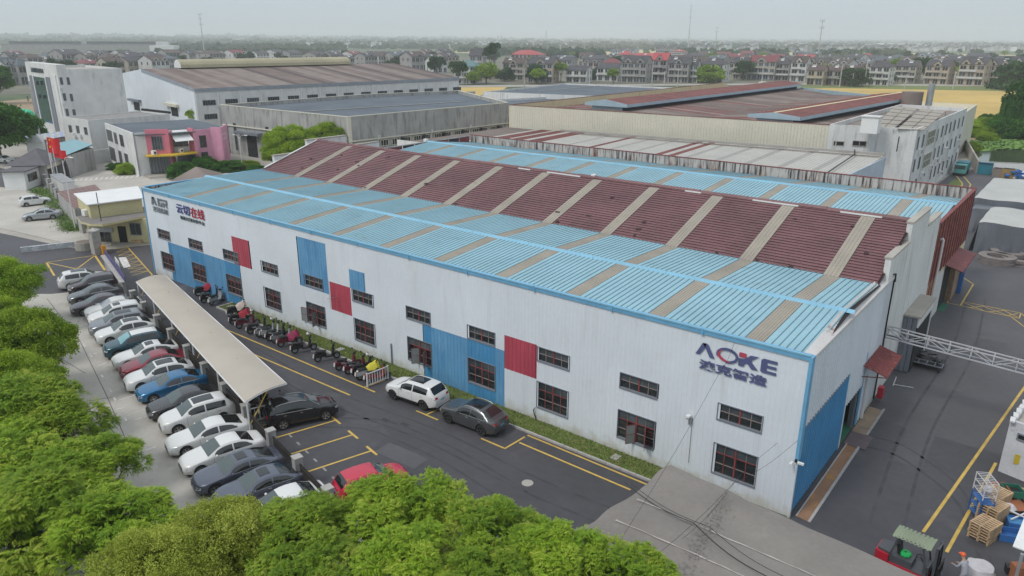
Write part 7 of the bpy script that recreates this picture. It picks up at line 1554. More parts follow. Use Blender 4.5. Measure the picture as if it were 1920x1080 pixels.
# blue rack, pallets, boxes
cr_ = G(1835, 968); rk = thing('wire_rack', 'tall blue and white wire rack standing left of the pallets', 'rack', (cr_.x, cr_.y, 0), R(30))
def rbox(nm, f): mb = MB(); f(mb); mb.build(nm, rk, world=False)
for x in (-.3, .3):
    for y in (-.55, .55): rbox('upright', lambda m: (m.beam((x, y, 0), (x, y, 1.3), .05, .05, m_bluest), m.beam((x, y, 1.31), (x, y, 2.3), .04, .04, m_rail)))
for z in (.15, .6, 1.05): rbox('shelf', lambda m: (m.bb(-.3, .3, -.55, .55, z, z + .03, m_bluest), [m.beam((-.3, -.5 + k * .17, z + .2), (.3, -.5 + k * .17, z + .2), .025, .025, m_bluest) for k in range(7)]))
for z in (1.5, 1.9, 2.3): rbox('wire_shelf', lambda m: [m.beam((-.3, -.55 + k * .157, z), (.3, -.55 + k * .157, z), .02, .02, m_rail) for k in range(8)] + [m.beam((x, -.55, z), (x, .55, z), .025, .025, m_rail) for x in (-.3, .3)])
rbox('plastic_bag', lambda m: m.lathe([(.05, 1.55), (.22, 1.6), (.26, 1.75), (.15, 1.95), (.02, 2.0)], m_film, 9, (0, -.2, 0)))
def pallet(loc, rz, label, n=7, mat=None, tone=1.0):
    t = thing('pallet', label, 'pallet', loc, rz, 'wooden pallets in the heap'); 
    for k in range(n):
        x = -.55 + 1.1 * k / (n - 1); mb = MB(); mb.bb(x - .05, x + .05, -.5, .5, .11, .13, m_wood); mb.build('board', t, world=False)
    for y in (-.45, 0, .45): mb = MB(); mb.bb(-.6, .6, y - .045, y + .045, .0 + .022, .11, m_wood); mb.build('bearer', t, world=False)
    for y in (-.45, 0, .45): mb = MB(); mb.bb(-.6, .6, y - .05, y + .05, 0, .02, m_wood); mb.build('base_board', t, world=False)
pa = R(70)
p0 = G(1846, 975, 1.0); p1 = G(1857, 948, 1.05); p2 = G(1865, 925, 1.1)
for k in range(6): pallet((p0.x + .1, p0.y + .1, .15 * k), pa + random.uniform(-.05, .05), 'pallet in the nearest light wood stack, layer %s from the ground' % ['lowest', 'second', 'third', 'fourth', 'fifth', 'topmost'][k])
for k in range(7): pallet((p1.x + .15, p1.y + .35, .15 * k), pa + random.uniform(-.05, .05), 'pallet in the middle stack, layer %s from the ground' % ['lowest', 'second', 'third', 'fourth', 'fifth', 'sixth', 'topmost'][k])
for k in range(7): pallet((p2.x + .1, p2.y + .45, .15 * k), pa + random.uniform(-.05, .05), 'greyish pallet in the rear stack by the rusty box, layer %s from the ground' % ['lowest', 'second', 'third', 'fourth', 'fifth', 'sixth', 'topmost'][k])
pz = G(1912, 920, .6); 
for k in range(4): pallet((pz.x + .2, pz.y, .15 * k), .4, 'pale pallet at the picture edge behind the brown skip, layer %s' % ['lowest', 'second', 'third', 'topmost'][k])
def obox(nm, u, v, z, d, mat, lab, cat, rz=.5, inner=None):
    p = G(u, v, z / 2); t = thing(nm, lab, cat, (p.x, p.y, 0), rz); mb = MB(); a, b_, h = d
    for (x0, x1, y0, y1) in ((-a, a, -b_, -b_ + .04), (-a, a, b_ - .04, b_), (-a, -a + .04, -b_ + .04, b_ - .04), (a - .04, a, -b_ + .04, b_ - .04)): mb.bb(x0, x1, y0, y1, .02, h, mat)
    mb.build('side_walls', t, world=False); mb = MB(); mb.bb(-a + .04, a - .04, -b_ + .04, b_ - .04, .02, .1 if inner is None else h * .8, inner or mat); mb.build('content', t, world=False); return t
obox('rusty_box', 1868, 925, .8, (.5, .45, .85), m_rustbox, 'orange rusty steel box behind the rear pallet stack', 'box', inner=m_rustbox)
obox('green_bin', 1896, 928, 1.0, (.45, .4, .95), m_green, 'green steel bin with pale rim near the white store', 'bin', inner=m_dark)
obox('brown_skip', 1893, 955, .6, (.95, .6, .6), m_tiled, 'dark brown skip with orange rust right of the pallets', 'skip', .7, m_rustbox)
obox('blue_crate', 1908, 985, .4, (.5, .4, .5), m_bluest, 'blue steel crate with white frame at the picture edge', 'crate', .3, M('light_blue_tub', (.05, .22, .45), .4, obj=True))
obox('blue_crate', 1893, 1003, .4, (.55, .4, .4), m_bluest, 'lower blue crate beside the nearest pallets', 'crate', .4)
p = G(1893, 948, .8); mb = MB(); mb.lathe([(.02, .5), (.3, .55), (.35, .7), (.2, .85), (.02, .86)], m_film, 8, (p.x, p.y, 0)); tag(mb.build('white_sack'), 'white sack lying in the brown skip', 'sack')
p = G(1888, 966, .5); mb = MB(); mb.beam((p.x - .6, p.y + .4, .7), (p.x + 1.1, p.y - .2, .75), .06, .06, m_rail); mb.beam((p.x + .2, p.y - .3, .5), (p.x + 1.0, p.y + .7, .9), .06, .06, m_rail); tag(mb.build('loose_bars'), 'white metal bars lying over the blue crates', 'bars')
hv = thing('shelter_roof', 'clean white sheet roof corner on steel posts at the lower right edge', 'shelter', (9.8, -.4, 0)); q = [G(1899, 1024, 2.9), G(1921, 969, 2.9)]; d_ = (q[1] - q[0]).normalized(); n_ = Vector((d_.y, -d_.x, 0))
mb = MB(); mb.prism([q[0] - d_ * .0, q[1] + d_ * 1.5, q[1] + d_ * 1.5 + n_ * 3, q[0] + n_ * 3], 2.86, 2.92, m_whitec); mb.build('sheet', hv); p = G(1908, 1040, 2.8); mb = MB(); mb.beam((p.x + .15, p.y + .1, 0), (p.x + .15, p.y + .1, 2.85), .12, .12, m_metal); mb.build('post', hv)
p = G(1905, 1070, .3); mb = MB(); mb.box((p.x + .2, p.y, .35), (.8, .5, .7), m_rustbox, .6); mb.box((p.x - .3, p.y + .1, .2), (.2, .4, .35), m_black, .3); tag(mb.build('rusty_box'), 'rusty orange frame under the white sheet roof', 'frame')

# ---------------------------------------------------------------- people
m_skin = M('skin', (.42, .25, .17), .6, obj=True); m_cloth = M('grey_overall', (.33, .33, .37), .8, obj=True, var=.2, scale=6); m_cap = M('orange_cap', (.75, .12, .03), .5, obj=True)
def person(label, loc, rz, bend=.25, cap=None, cloth=None, armf=.45):
    t = thing('person', label, 'person', loc, rz); V = []; E_ = []; RD = []
    def add(p, r, par=None): V.append(p); RD.append(r); (E_.append((par, len(V) - 1)) if par is not None else None); return len(V) - 1
    b = bend; sx = lambda z: math.sin(b) * (z - .95); sz = lambda z: .95 + math.cos(b) * (z - .95)
    pel = add((0, 0, .95), .145); sp1 = add((sx(1.15), 0, sz(1.15)), .135, pel); ch = add((sx(1.38), 0, sz(1.38)), .15, sp1); nk = add((sx(1.52) + .02, 0, sz(1.52)), .055, ch)
    hd = add((sx(1.60) + .05, 0, sz(1.60)), .085, nk); h2 = add((sx(1.70) + .07, 0, sz(1.71)), .095, hd)
    for s in (-1, 1):
        hip = add((0, s * .09, .90), .10, pel); kn = add((.05 + .05 * s, s * .11, .50), .062, hip); an = add((-.02 + .06 * s, s * .11, .09), .045, kn); to = add((.13 + .06 * s, s * .12, .045), .04, an)
        sh = add((sx(1.42), s * .18, sz(1.42)), .065, ch); el = add((sx(1.2) + .15, s * .25, sz(1.15)), .045, sh); wr_ = add((sx(1.2) + .15 + armf * .55, s * .16, sz(1.15) - .08), .032, el); ha = add((sx(1.2) + .24 + armf * .55, s * .15, sz(1.15) - .11), .036, wr_)
        for k in range(4): f1 = add((sx(1.2) + .30 + armf * .55, s * (.11 + .024 * k), sz(1.15) - .13), .009, ha); add((sx(1.2) + .34 + armf * .55 - .008 * abs(k - 1.5), s * (.11 + .024 * k), sz(1.15) - .17), .008, f1)
        add((sx(1.2) + .27 + armf * .55, s * .10, sz(1.15) - .10), .01, ha)
    me = bpy.data.meshes.new('body'); me.from_pydata(V, E_, []); o = bpy.data.objects.new('body', me); COL.objects.link(o)
    md = o.modifiers.new('s', 'SKIN'); sl_ = me.skin_vertices[0].data
    for k, r in enumerate(RD): sl_[k].radius = (r, r)
    sl_[0].use_root = True; md.use_smooth_shade = True; sb = o.modifiers.new('u', 'SUBSURF'); sb.levels = 1; sb.render_levels = 1
    dg = bpy.context.evaluated_depsgraph_get(); m2 = bpy.data.meshes.new_from_object(o.evaluated_get(dg)); bpy.data.objects.remove(o)
    m2.materials.clear(); m2.materials.append(cloth or m_cloth); m2.materials.append(m_skin); m2.materials.append(m_black)
    for p_ in m2.polygons: z = p_.center.z; p_.material_index = 1 if (z > sz(1.53) - .02 or (abs(p_.center.x - (sx(1.2) + .28 + armf * .55)) < .1 and sz(1.0) - .1 < z < sz(1.2))) else (2 if z < .1 else 0); p_.use_smooth = True
    ob = bpy.data.objects.new('body', m2); COL.objects.link(ob); ob.parent = t
    hx, hz = sx(1.70) + .07, sz(1.71)
    mb = MB(); mb.lathe([(.11, .0), (.112, .04), (.09, .10), (.05, .125), (.01, .13)], cap or m_black, 12, (hx - .01, 0, hz + .0)); mb.box((hx + .12, 0, hz + .02), (.10, .15, .015), cap or m_black); mb.build('cap', t, world=False, smooth=True)
    return t
pw = G(1817, 1053, 1.6); person('worker in grey overall and bright orange cap handling the wrapped load', (pw.x - .05, pw.y + .05, 0), fa + 2.6, .3, m_cap)
pg = G(98, 333); person('guard with bare arms sitting low in the open booth', (pg.x, pg.y, 0), -1.2, .1, m_black, M('khaki_shirt', (.35, .22, .14), .8, obj=True))
# ================================================================ VEGETATION
import numpy as np
RNG = np.random.default_rng(11)
L_BR = leafmat('bright_pinnate_leaf', (.115, .225, .014), (.25, .38, .024), (.47, .51, .08)); L_OL = leafmat('olive_fine_leaf', (.22, .28, .03), (.39, .45, .07), (.52, .54, .12))
L_DK = leafmat('deep_green_leaf', (.04, .13, .015), (.08, .22, .025), (.14, .31, .04)); L_CA = leafmat('yellow_green_leaf', (.14, .25, .014), (.27, .40, .025), (.42, .52, .06)); L_FAR = leafmat('distant_tree_leaf', (.020, .060, .018), (.035, .095, .025), (.065, .135, .035)); L_WI = leafmat('willow_leaf', (.03, .10, .02), (.06, .16, .03), (.10, .22, .05))
def crown_mesh(name, mat, rx, rz, clumps, nspray, mode, seed, lf=.13, flat_=.0, fill=1500):
    rg = np.random.default_rng(seed); cs = []
    for k in range(clumps):
        u = rg.uniform(-.35, 1); a = rg.uniform(0, 2 * math.pi); s = math.sqrt(max(0, 1 - u * u)) ; f = rg.uniform(.62, .97)
        cs.append((s * math.cos(a) * rx * f, s * math.sin(a) * rx * f, u * rz * f * .95, rg.uniform(.20, .36) * rx, rg.uniform(-.25, .25)))
    cs = np.array(cs); w_ = cs[:, 3] ** 2; ids = rg.choice(len(cs), nspray, p=w_ / w_.sum()); C = cs[ids]
    d = rg.normal(size=(nspray, 3)); d[:, 2] = np.abs(d[:, 2]) * .9 - .25; d /= np.linalg.norm(d, axis=1)[:, None]
    out = C[:, :3] / np.array([rx, rx, rz]); out /= np.maximum(np.linalg.norm(out, axis=1), .2)[:, None]; d = d + .5 * out; d /= np.linalg.norm(d, axis=1)[:, None]
    rad = C[:, 3] * rg.uniform(.72, 1.05, nspray) * (1 + .25 * np.sin(7 * d[:, 0]) * np.cos(6 * d[:, 1])); P = C[:, :3] + d * rad[:, None] * np.array([1, 1, .75])
    tint0 = np.clip(.42 + C[:, 4] + .30 * d[:, 2] * 0 + rg.normal(0, .13, nspray), 0, 1)
    V = []; T_ = []
    def quads(B, D, S, l, w):   # leaf quads at B along D with side S
        tip = B + D * l[:, None]; mid = B + D * (l * .5)[:, None]; q = np.stack([B, mid + S * w[:, None], tip - np.array([0, 0, 1]) * (l * .12)[:, None], mid - S * w[:, None]], axis=1); return q
    if mode == 'pinnate':
        r = d * .7 + rg.normal(0, .45, (nspray, 3)); r[:, 2] -= .15; r /= np.linalg.norm(r, axis=1)[:, None]
        up = np.cross(r, np.cross(np.array([0, 0, 1.0]), r)); side = np.cross(r, np.array([0, 0, 1.0])); side /= np.maximum(np.linalg.norm(side, axis=1), .1)[:, None]
        for k in range(6):
            for s in (-1, 1):
                t = (k + .5) / 6 * .42; base = P + r * t; base[:, 2] -= t * t * .9; dd = side * s * .9 + r * .45; dd[:, 2] -= .38 + rg.uniform(-.1, .2, nspray); dd /= np.linalg.norm(dd, axis=1)[:, None]
                l = lf * (1.15 - .08 * k) * rg.uniform(.8, 1.2, nspray); V.append(quads(base, dd, np.cross(dd, np.array([0, 0, 1.0])) * .9 + r * .1, l, l * .21)); T_.append(tint0 + rg.normal(0, .05, nspray) + .02 * k)
    else:
        for k in range({'fine': 9, 'round': 6, 'big': 2}[mode]):
            base = P + rg.normal(0, {'fine': .10, 'round': .13, 'big': .3 * lf}[mode], (nspray, 3)); dd = d * .6 + rg.normal(0, .7, (nspray, 3)); dd /= np.linalg.norm(dd, axis=1)[:, None]; sd = np.cross(dd, rg.normal(size=(nspray, 3))); sd /= np.maximum(np.linalg.norm(sd, axis=1), .1)[:, None]
            l = lf * rg.uniform(.7, 1.3, nspray); V.append(quads(base, dd, sd, l, l * {'fine': .28, 'round': .38, 'big': .45}[mode])); T_.append(tint0 + rg.normal(0, .08, nspray))
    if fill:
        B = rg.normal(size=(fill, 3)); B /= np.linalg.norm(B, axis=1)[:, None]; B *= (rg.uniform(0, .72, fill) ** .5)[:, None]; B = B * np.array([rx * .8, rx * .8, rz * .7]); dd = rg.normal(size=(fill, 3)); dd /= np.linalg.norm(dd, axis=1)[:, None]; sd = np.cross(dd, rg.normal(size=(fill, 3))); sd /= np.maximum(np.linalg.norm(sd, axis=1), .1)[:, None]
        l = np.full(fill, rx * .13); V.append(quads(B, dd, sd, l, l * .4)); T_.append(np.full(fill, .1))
    Q = np.concatenate(V); T_ = np.clip(np.concatenate(T_), 0, 1); n = len(Q)
    me = bpy.data.meshes.new(name); me.vertices.add(n * 4); me.vertices.foreach_set('co', Q.reshape(-1).astype(np.float32)); me.loops.add(n * 4); me.loops.foreach_set('vertex_index', np.arange(n * 4, dtype=np.int32)); me.polygons.add(n); me.polygons.foreach_set('loop_start', np.arange(0, n * 4, 4, dtype=np.int32))
    me.update(); at = me.attributes.new('tint', 'FLOAT', 'POINT'); at.data.foreach_set('value', np.repeat(T_, 4).astype(np.float32)); me.materials.append(mat); return me
def trunk_mesh(h, r, spread, seed, n=9):
    rd = random.Random(seed); mb = MB(); mb.tube([(0, 0, 0), (.05, .02, h * .35), (-.03, .05, h * .62)], [r, r * .75, r * .6], m_bark, 8)
    for k in range(n):
        a = k * 2.4 + rd.uniform(-.3, .3); z0 = h * rd.uniform(.34, .62); L = spread * rd.uniform(.55, .9); e = (L * math.cos(a), L * math.sin(a), h * rd.uniform(.72, .98)); m = (e[0] * .45, e[1] * .45, (z0 + e[2]) / 2 - .1)
        mb.tube([(0, 0, z0), m, e], [r * .45, r * .28, r * .08], m_bark, 5)
        for q in range(2): b = a + rd.uniform(-.9, .9); mb.tube([m, (m[0] + L * .4 * math.cos(b), m[1] + L * .4 * math.sin(b), e[2] * rd.uniform(.85, 1.0))], [r * .2, r * .05], m_bark, 4)
    o = mb.build('tr', smooth=True); m_ = o.data; bpy.data.objects.remove(o); return m_
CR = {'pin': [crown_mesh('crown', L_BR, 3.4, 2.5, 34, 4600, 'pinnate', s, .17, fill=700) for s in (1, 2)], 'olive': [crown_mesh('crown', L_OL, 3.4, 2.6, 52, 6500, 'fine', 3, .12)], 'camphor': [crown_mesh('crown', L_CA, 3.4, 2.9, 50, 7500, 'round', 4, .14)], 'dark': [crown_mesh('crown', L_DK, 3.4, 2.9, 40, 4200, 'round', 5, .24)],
      'far': [crown_mesh('crown', L_FAR, 3.4, 3.2, 22, 900, 'big', s, .75, fill=250) for s in (6, 7)], 'farb': [crown_mesh('crown', L_CA, 3.4, 2.6, 26, 1500, 'big', 8, .5, fill=250)]}
TK = [trunk_mesh(1.0 * 6, .17, 2.6, s) for s in (1, 2)]; TKF = trunk_mesh(6, .25, 2.0, 3, 4)
def tree(x, y, h, r, kind, label, group=None, k=0, name='tree', squash=1.0, z=0):
    t = thing(name, label, 'tree', (x, y, z), random.uniform(0, 6.28), group); me = CR[kind][k % len(CR[kind])]; s = r / 3.4; zc = h - {'pin': 2.5, 'olive': 2.6}.get(kind, 2.9) * s * squash
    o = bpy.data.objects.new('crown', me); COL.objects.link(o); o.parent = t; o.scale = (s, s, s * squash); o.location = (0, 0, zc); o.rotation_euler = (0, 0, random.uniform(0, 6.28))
    o = bpy.data.objects.new('trunk', TK[k % 2] if kind not in ('far', 'farb') else TKF); COL.objects.link(o); o.parent = t; hs = (zc + .3 * s) / 6; o.scale = (s * 1.1, s * 1.1, max(hs, .3)); return t
# foreground trees: sightings of crown centres at their own height
FG = [((8, 535), 3.3, 6.4, 'camphor', 'dense light green tree farthest up the left edge'), ((35, 650), 3.7, 6.6, 'camphor', 'dense light green tree on the left edge below the farthest one'), ((20, 790), 3.6, 7.0, 'pin', 'feathery tree at the left edge with long flat sprays'), ((95, 800), 3.0, 6.4, 'pin', 'feathery tree whose sprays reach over the car park'), ((190, 868), 2.1, 5.6, 'pin', 'small feathery crown reaching out toward the parked slate cars'),
      ((60, 985), 3.4, 7.4, 'pin', 'bright feathery tree in the bottom left corner'), ((215, 990), 2.6, 7.0, 'pin', 'bright feathery tree between the corner tree and the olive tree'), ((290, 1050), 2.5, 7.4, 'olive', 'olive toned tree lowest at the bottom left'), ((420, 1010), 2.9, 7.2, 'olive', 'largest olive toned tree in the middle of the bottom row'),
      ((560, 985), 2.5, 7.0, 'pin', 'bright tree covering the tail of the slate cars'), ((575, 1075), 2.4, 7.4, 'pin', 'bright tree at the bottom edge below the slate cars'), ((725, 975), 2.7, 7.0, 'pin', 'bright tree leaning over the cherry red hatchback'), ((800, 945), 2.0, 6.6, 'pin', 'bright crown right of the cherry red hatchback'), ((760, 1075), 2.4, 7.4, 'pin', 'bright tree at the bottom edge below the red hatchback'),
      ((920, 1010), 2.5, 7.0, 'pin', 'bright tree on the open asphalt side of the row'), ((1040, 1060), 2.3, 6.8, 'pin', 'bright tree reaching the corner of the grey awning'), ((1170, 1090), 2.1, 6.6, 'pin', 'bright tree overlapping the grey awning roof'), ((1235, 1115), 1.6, 6.2, 'pin', 'rightmost small bright tree over the grey awning'), ((900, 1110), 2.4, 7.2, 'pin', 'bright tree at the bottom centre edge')]
for i, (uv, r, h, kd, lb) in enumerate(FG):
    zc = h - .72 * r; r *= .80 if uv[0] > 250 else .81; p = G(uv[0], uv[1] + (30 if uv[1] > 940 and 240 < uv[0] < 640 else 12 if uv[1] > 940 else 0), zc); tree(p.x, p.y, zc + .75 * r, r, kd, lb, 'street trees along the near side', i)
for k, (x, y, r) in enumerate([(-4, -23, 3), (-1, -27, 3), (-12, -30, 3.5), (-20, -32, 4), (-28, -30, 4), (-40, -27, 4), (-52, -23, 4), (-64, -19, 4)]): tree(x, y, 6.6, r, 'pin' if k < 5 else 'camphor', ['bright tree outside the lower edge behind the front row', 'light green tree outside the left edge'][k > 4], 'street trees behind the front row', k)
for u, v, r, kd, lb in ((-25, 590, 2.0, 'camphor', 'light green tree filling the left edge between the two upper trees'), (-15, 720, 2.5, 'camphor', 'light green tree at the left edge behind the feathery ones'), (40, 715, 1.9, 'camphor', 'light green tree below the second tree on the left'), (-15, 890, 2.6, 'pin', 'feathery tree at the left edge above the bottom corner'), (110, 905, 2.0, 'pin', 'feathery tree joining the left trees to the bottom row')):
    p = G(u, v, 4.4); tree(p.x, p.y, 4.4 + .75 * r, r, kd, lb, 'street trees along the near side')
p = G(22, 305); tree(p.x - 2, p.y - 1, 11.5, 6.6, 'dark', 'round deep green tree left of the guard booth', k=1, squash=.95)
for u, v, zc, r, lb in ((545, 272, 5.6, 4.1, 'bright tree left of the stepped gable in front of the grey hall'), (612, 264, 5.6, 4.0, 'bright tree right behind the stepped white gable'), (516, 290, 3.0, 2.3, 'smaller bright tree at the grey hall doorway'), (372, 214, 5.0, 2.6, 'light green tree between the white hall and the pink building')):
    p = G(u, v, zc); tree(p.x, p.y, zc + r * .75, r, 'camphor', lb)
for u, v, r, h, lb in ((12, 262, 4.5, 7.5, 'green tree behind the round tree at the far left'), (60, 268, 3.4, 5.5, 'low green tree by the blue striped shelter'), (0, 195, 6, 13, 'dark conifer like tree at the left edge by the far road')): p = G(u, v); tree(p.x, p.y, h, r, 'dark', lb)
def bush(u, v, r, h, kd, label, z=0, name='bush', grp=None):
    p = G(u, v, z); o = bpy.data.objects.new(name, CR[kd][0]); COL.objects.link(o); o.location = (p.x, p.y, z + h * .35); o.scale = (r / 3.4, r / 3.4, h / 3.2); o.rotation_euler = (0, 0, random.uniform(0, 6)); tag(o, label, 'bush', grp); return o
for u, v, r, h, kd, lb in ((342, 334, 2.2, 2.2, 'dark', 'dark round bush before the glazed ground floor'), (386, 324, 2.4, 2.2, 'dark', 'round dark bush behind the pavilion roof'), (430, 320, 2.6, 1.5, 'dark', 'long low bush right of the pavilion'), (462, 316, 2.2, 1.2, 'camphor', 'light low bush behind the blue roof edge'), (480, 322, 1.8, 1.0, 'dark', 'small bush at the blue roof corner'), (238, 326, 1.8, 1.5, 'camphor', 'light bush at the foot of the white wall'), (220, 318, 1.8, .9, 'dark', 'low hedge at the foot of the white wall')): bush(u, v, r, h, kd, lb)
for u, v, r, h, kd, lb in ((1817, 256, 3.4, 3, 'camphor', 'light bush mass at the left end of the pond bank'), (1840, 254, 4.4, 3.4, 'camphor', 'large light bush mass behind the pond weed'), (1868, 256, 4.6, 3.4, 'dark', 'darker bush mass in the middle of the pond bank'), (1905, 258, 5.5, 4, 'dark', 'dark bush mass below the willow'), (1850, 264, 2.2, 1.6, 'camphor', 'small light bush at the water edge'), (1822, 284, 1.6, 1.6, 'camphor', 'weedy bush by the boundary wall'), (1846, 234, 2.2, 2.4, 'dark', 'small round bush at the wheat field edge'), (1890, 248, 4.6, 4.5, 'dark', 'bush mass left of the willow trunk')): bush(u, v, r, h, kd, lb)
# willow
p = G(1922, 256); t = thing('willow_tree', 'large drooping willow at the right edge beyond the pond', 'tree', (p.x, p.y, 0)); hw = 14.0
me = crown_mesh('crown', L_WI, 6.3, 5.2, 50, 6000, 'big', 21, .42); rgw = np.random.default_rng(5); o = bpy.data.objects.new('crown', me); COL.objects.link(o); o.parent = t; o.location = (0, 0, hw - 5.4)
mb = MB()
for k in range(520):
    a = random.uniform(0, 6.28); r = 6.6 * math.sqrt(random.uniform(.4, 1)); x, y = r * math.cos(a), r * math.sin(a); z = hw - 6 + random.uniform(-1, 2.5); L = random.uniform(2, 6)
    for q in range(7): zz_ = z - L * q / 7; mb.poly([(x, y, zz_), (x + .22, y + .1, zz_ - .5), (x + .02, y, zz_ - L / 7 - .35), (x - .22, y - .1, zz_ - .5)], L_WI)
o = mb.build('hanging_twigs', t, world=False, recalc=False, kind='stuff'); at = o.data.attributes.new('tint', 'FLOAT', 'POINT'); at.data.foreach_set('value', np.repeat(rgw.uniform(.2, .8, len(mb.f)), 4).astype(np.float32))
o = bpy.data.objects.new('trunk', TKF); COL.objects.link(o); o.parent = t; o.scale = (2, 2, 1.7)
# pond, bank, fields
flat('pond_water', [G(1822, 290)[:2], G(1832, 322)[:2], G(1990, 330)[:2], G(2010, 268)[:2], G(1880, 272)[:2], G(1835, 276)[:2]], .03, m_water); flat('pond_weed', [G(1812, 266)[:2], G(1836, 285)[:2], G(1870, 281)[:2], G(1905, 277)[:2], G(1990, 275)[:2], G(1990, 258)[:2], G(1850, 262)[:2]], .05, m_algae); flat('sandy_path', [G(1798, 256)[:2], G(1812, 290)[:2], G(1835, 270)[:2], G(1832, 258)[:2]], .06, M('sandy_soil', (.30, .22, .14), .95, var=.15, scale=.2))
mb = MB()
for k in range(420):
    p = G(random.uniform(1800, 1960), random.uniform(264, 281)); s = random.uniform(.3, 1.2); mb.poly([(p.x, p.y, .06), (p.x + s, p.y, .3), (p.x + s, p.y + s, .1), (p.x, p.y + s, .35)], random.choice([m_algae, gr3]))
tag(mb.build('water_plants', kind='stuff', recalc=False), 'light green water plants covering the far side of the pond', 'plants')
flat('wheat_field', [G(u, v)[:2] for u, v in ((1400, 172), (1560, 163), (1860, 169), (1960, 172), (1900, 200), (1840, 236), (1800, 246), (1740, 240), (1500, 200))], .0, m_wheat); flat('wheat_field', [G(u, v)[:2] for u, v in ((830, 178), (845, 163), (905, 160), (955, 160), (935, 175), (875, 181))], .0, m_wheat)
for q in (((1085 + 560, 98), (1930, 104), (1930, 112), (1800, 111), (1640, 106)), ((1240, 104), (1500, 98), (1540, 101), (1400, 108)), ((850, 94), (1130, 92), (1240, 95), (1230, 106), (1080, 103), (850, 99)), ((520, 96), (660, 97), (660, 101), (520, 100)), ((395, 99), (500, 98), (500, 101), (395, 102)), ((1580, 108), (1700, 105), (1700, 109), (1600, 112))): flat('wheat_field', [G(u, v)[:2] for u, v in q], .05, m_wheat2)
flat('field_margin', [G(u, v)[:2] for u, v in ((1120, 166), (1540, 158), (1950, 164), (1950, 172), (1560, 165), (1120, 176))], .02, m_grassm); flat('village_road', [G(u, v)[:2] for u, v in ((840, 160), (1200, 158), (1500, 156), (1950, 160), (1950, 163), (1500, 159), (1200, 161), (840, 164))], .06, m_conc2)
flat('bare_ground', [G(u, v)[:2] for u, v in ((0, 190), (60, 185), (70, 210), (0, 235))], .03, MATS['sandy_soil']); flat('village_ground', [G(u, v)[:2] for u, v in ((-60, 120), (420, 106), (900, 106), (1950, 116), (1950, 162), (900, 160), (420, 165), (-60, 180))], -.01, M('village_ground', (.15, .14, .105), .95, var=.3, scale=.03, blot=((.06, .10, .035), .8, .05, .52)))
# ================================================================ VILLAGE
m_hw = [M('house_grey_render', (.30, .29, .28), .9, var=.15, scale=.3, streak=((.20, .19, .18), .5, .6, .2, .52)), M('house_white_render', (.52, .52, .51), .85, var=.1, scale=.3, streak=((.36, .355, .34), .6, .6, .2, .54)), M('house_beige_render', (.36, .325, .27), .9, var=.12, scale=.3), M('house_brick_beige', (.40, .33, .255), .9, var=.12, scale=.3), M('house_pink_render', (.40, .34, .32), .9, var=.1, scale=.3)]
m_hr = [M('house_dark_tile', (.062, .060, .068), .8, var=.2, scale=.5), M('house_brown_tile', (.088, .062, .058), .8, var=.2, scale=.5), M('house_maroon_tile', (.17, .042, .05), .7, var=.15, scale=.5), M('house_red_tile', (.36, .055, .06), .6, var=.12, scale=.5), M('house_blue_grey_tile', (.085, .105, .12), .7, var=.15, scale=.5), M('house_teal_tile', (.10, .19, .20), .7, var=.1, scale=.5)]
m_hg = M('blue_house_glass', (.03, .07, .12), .15)
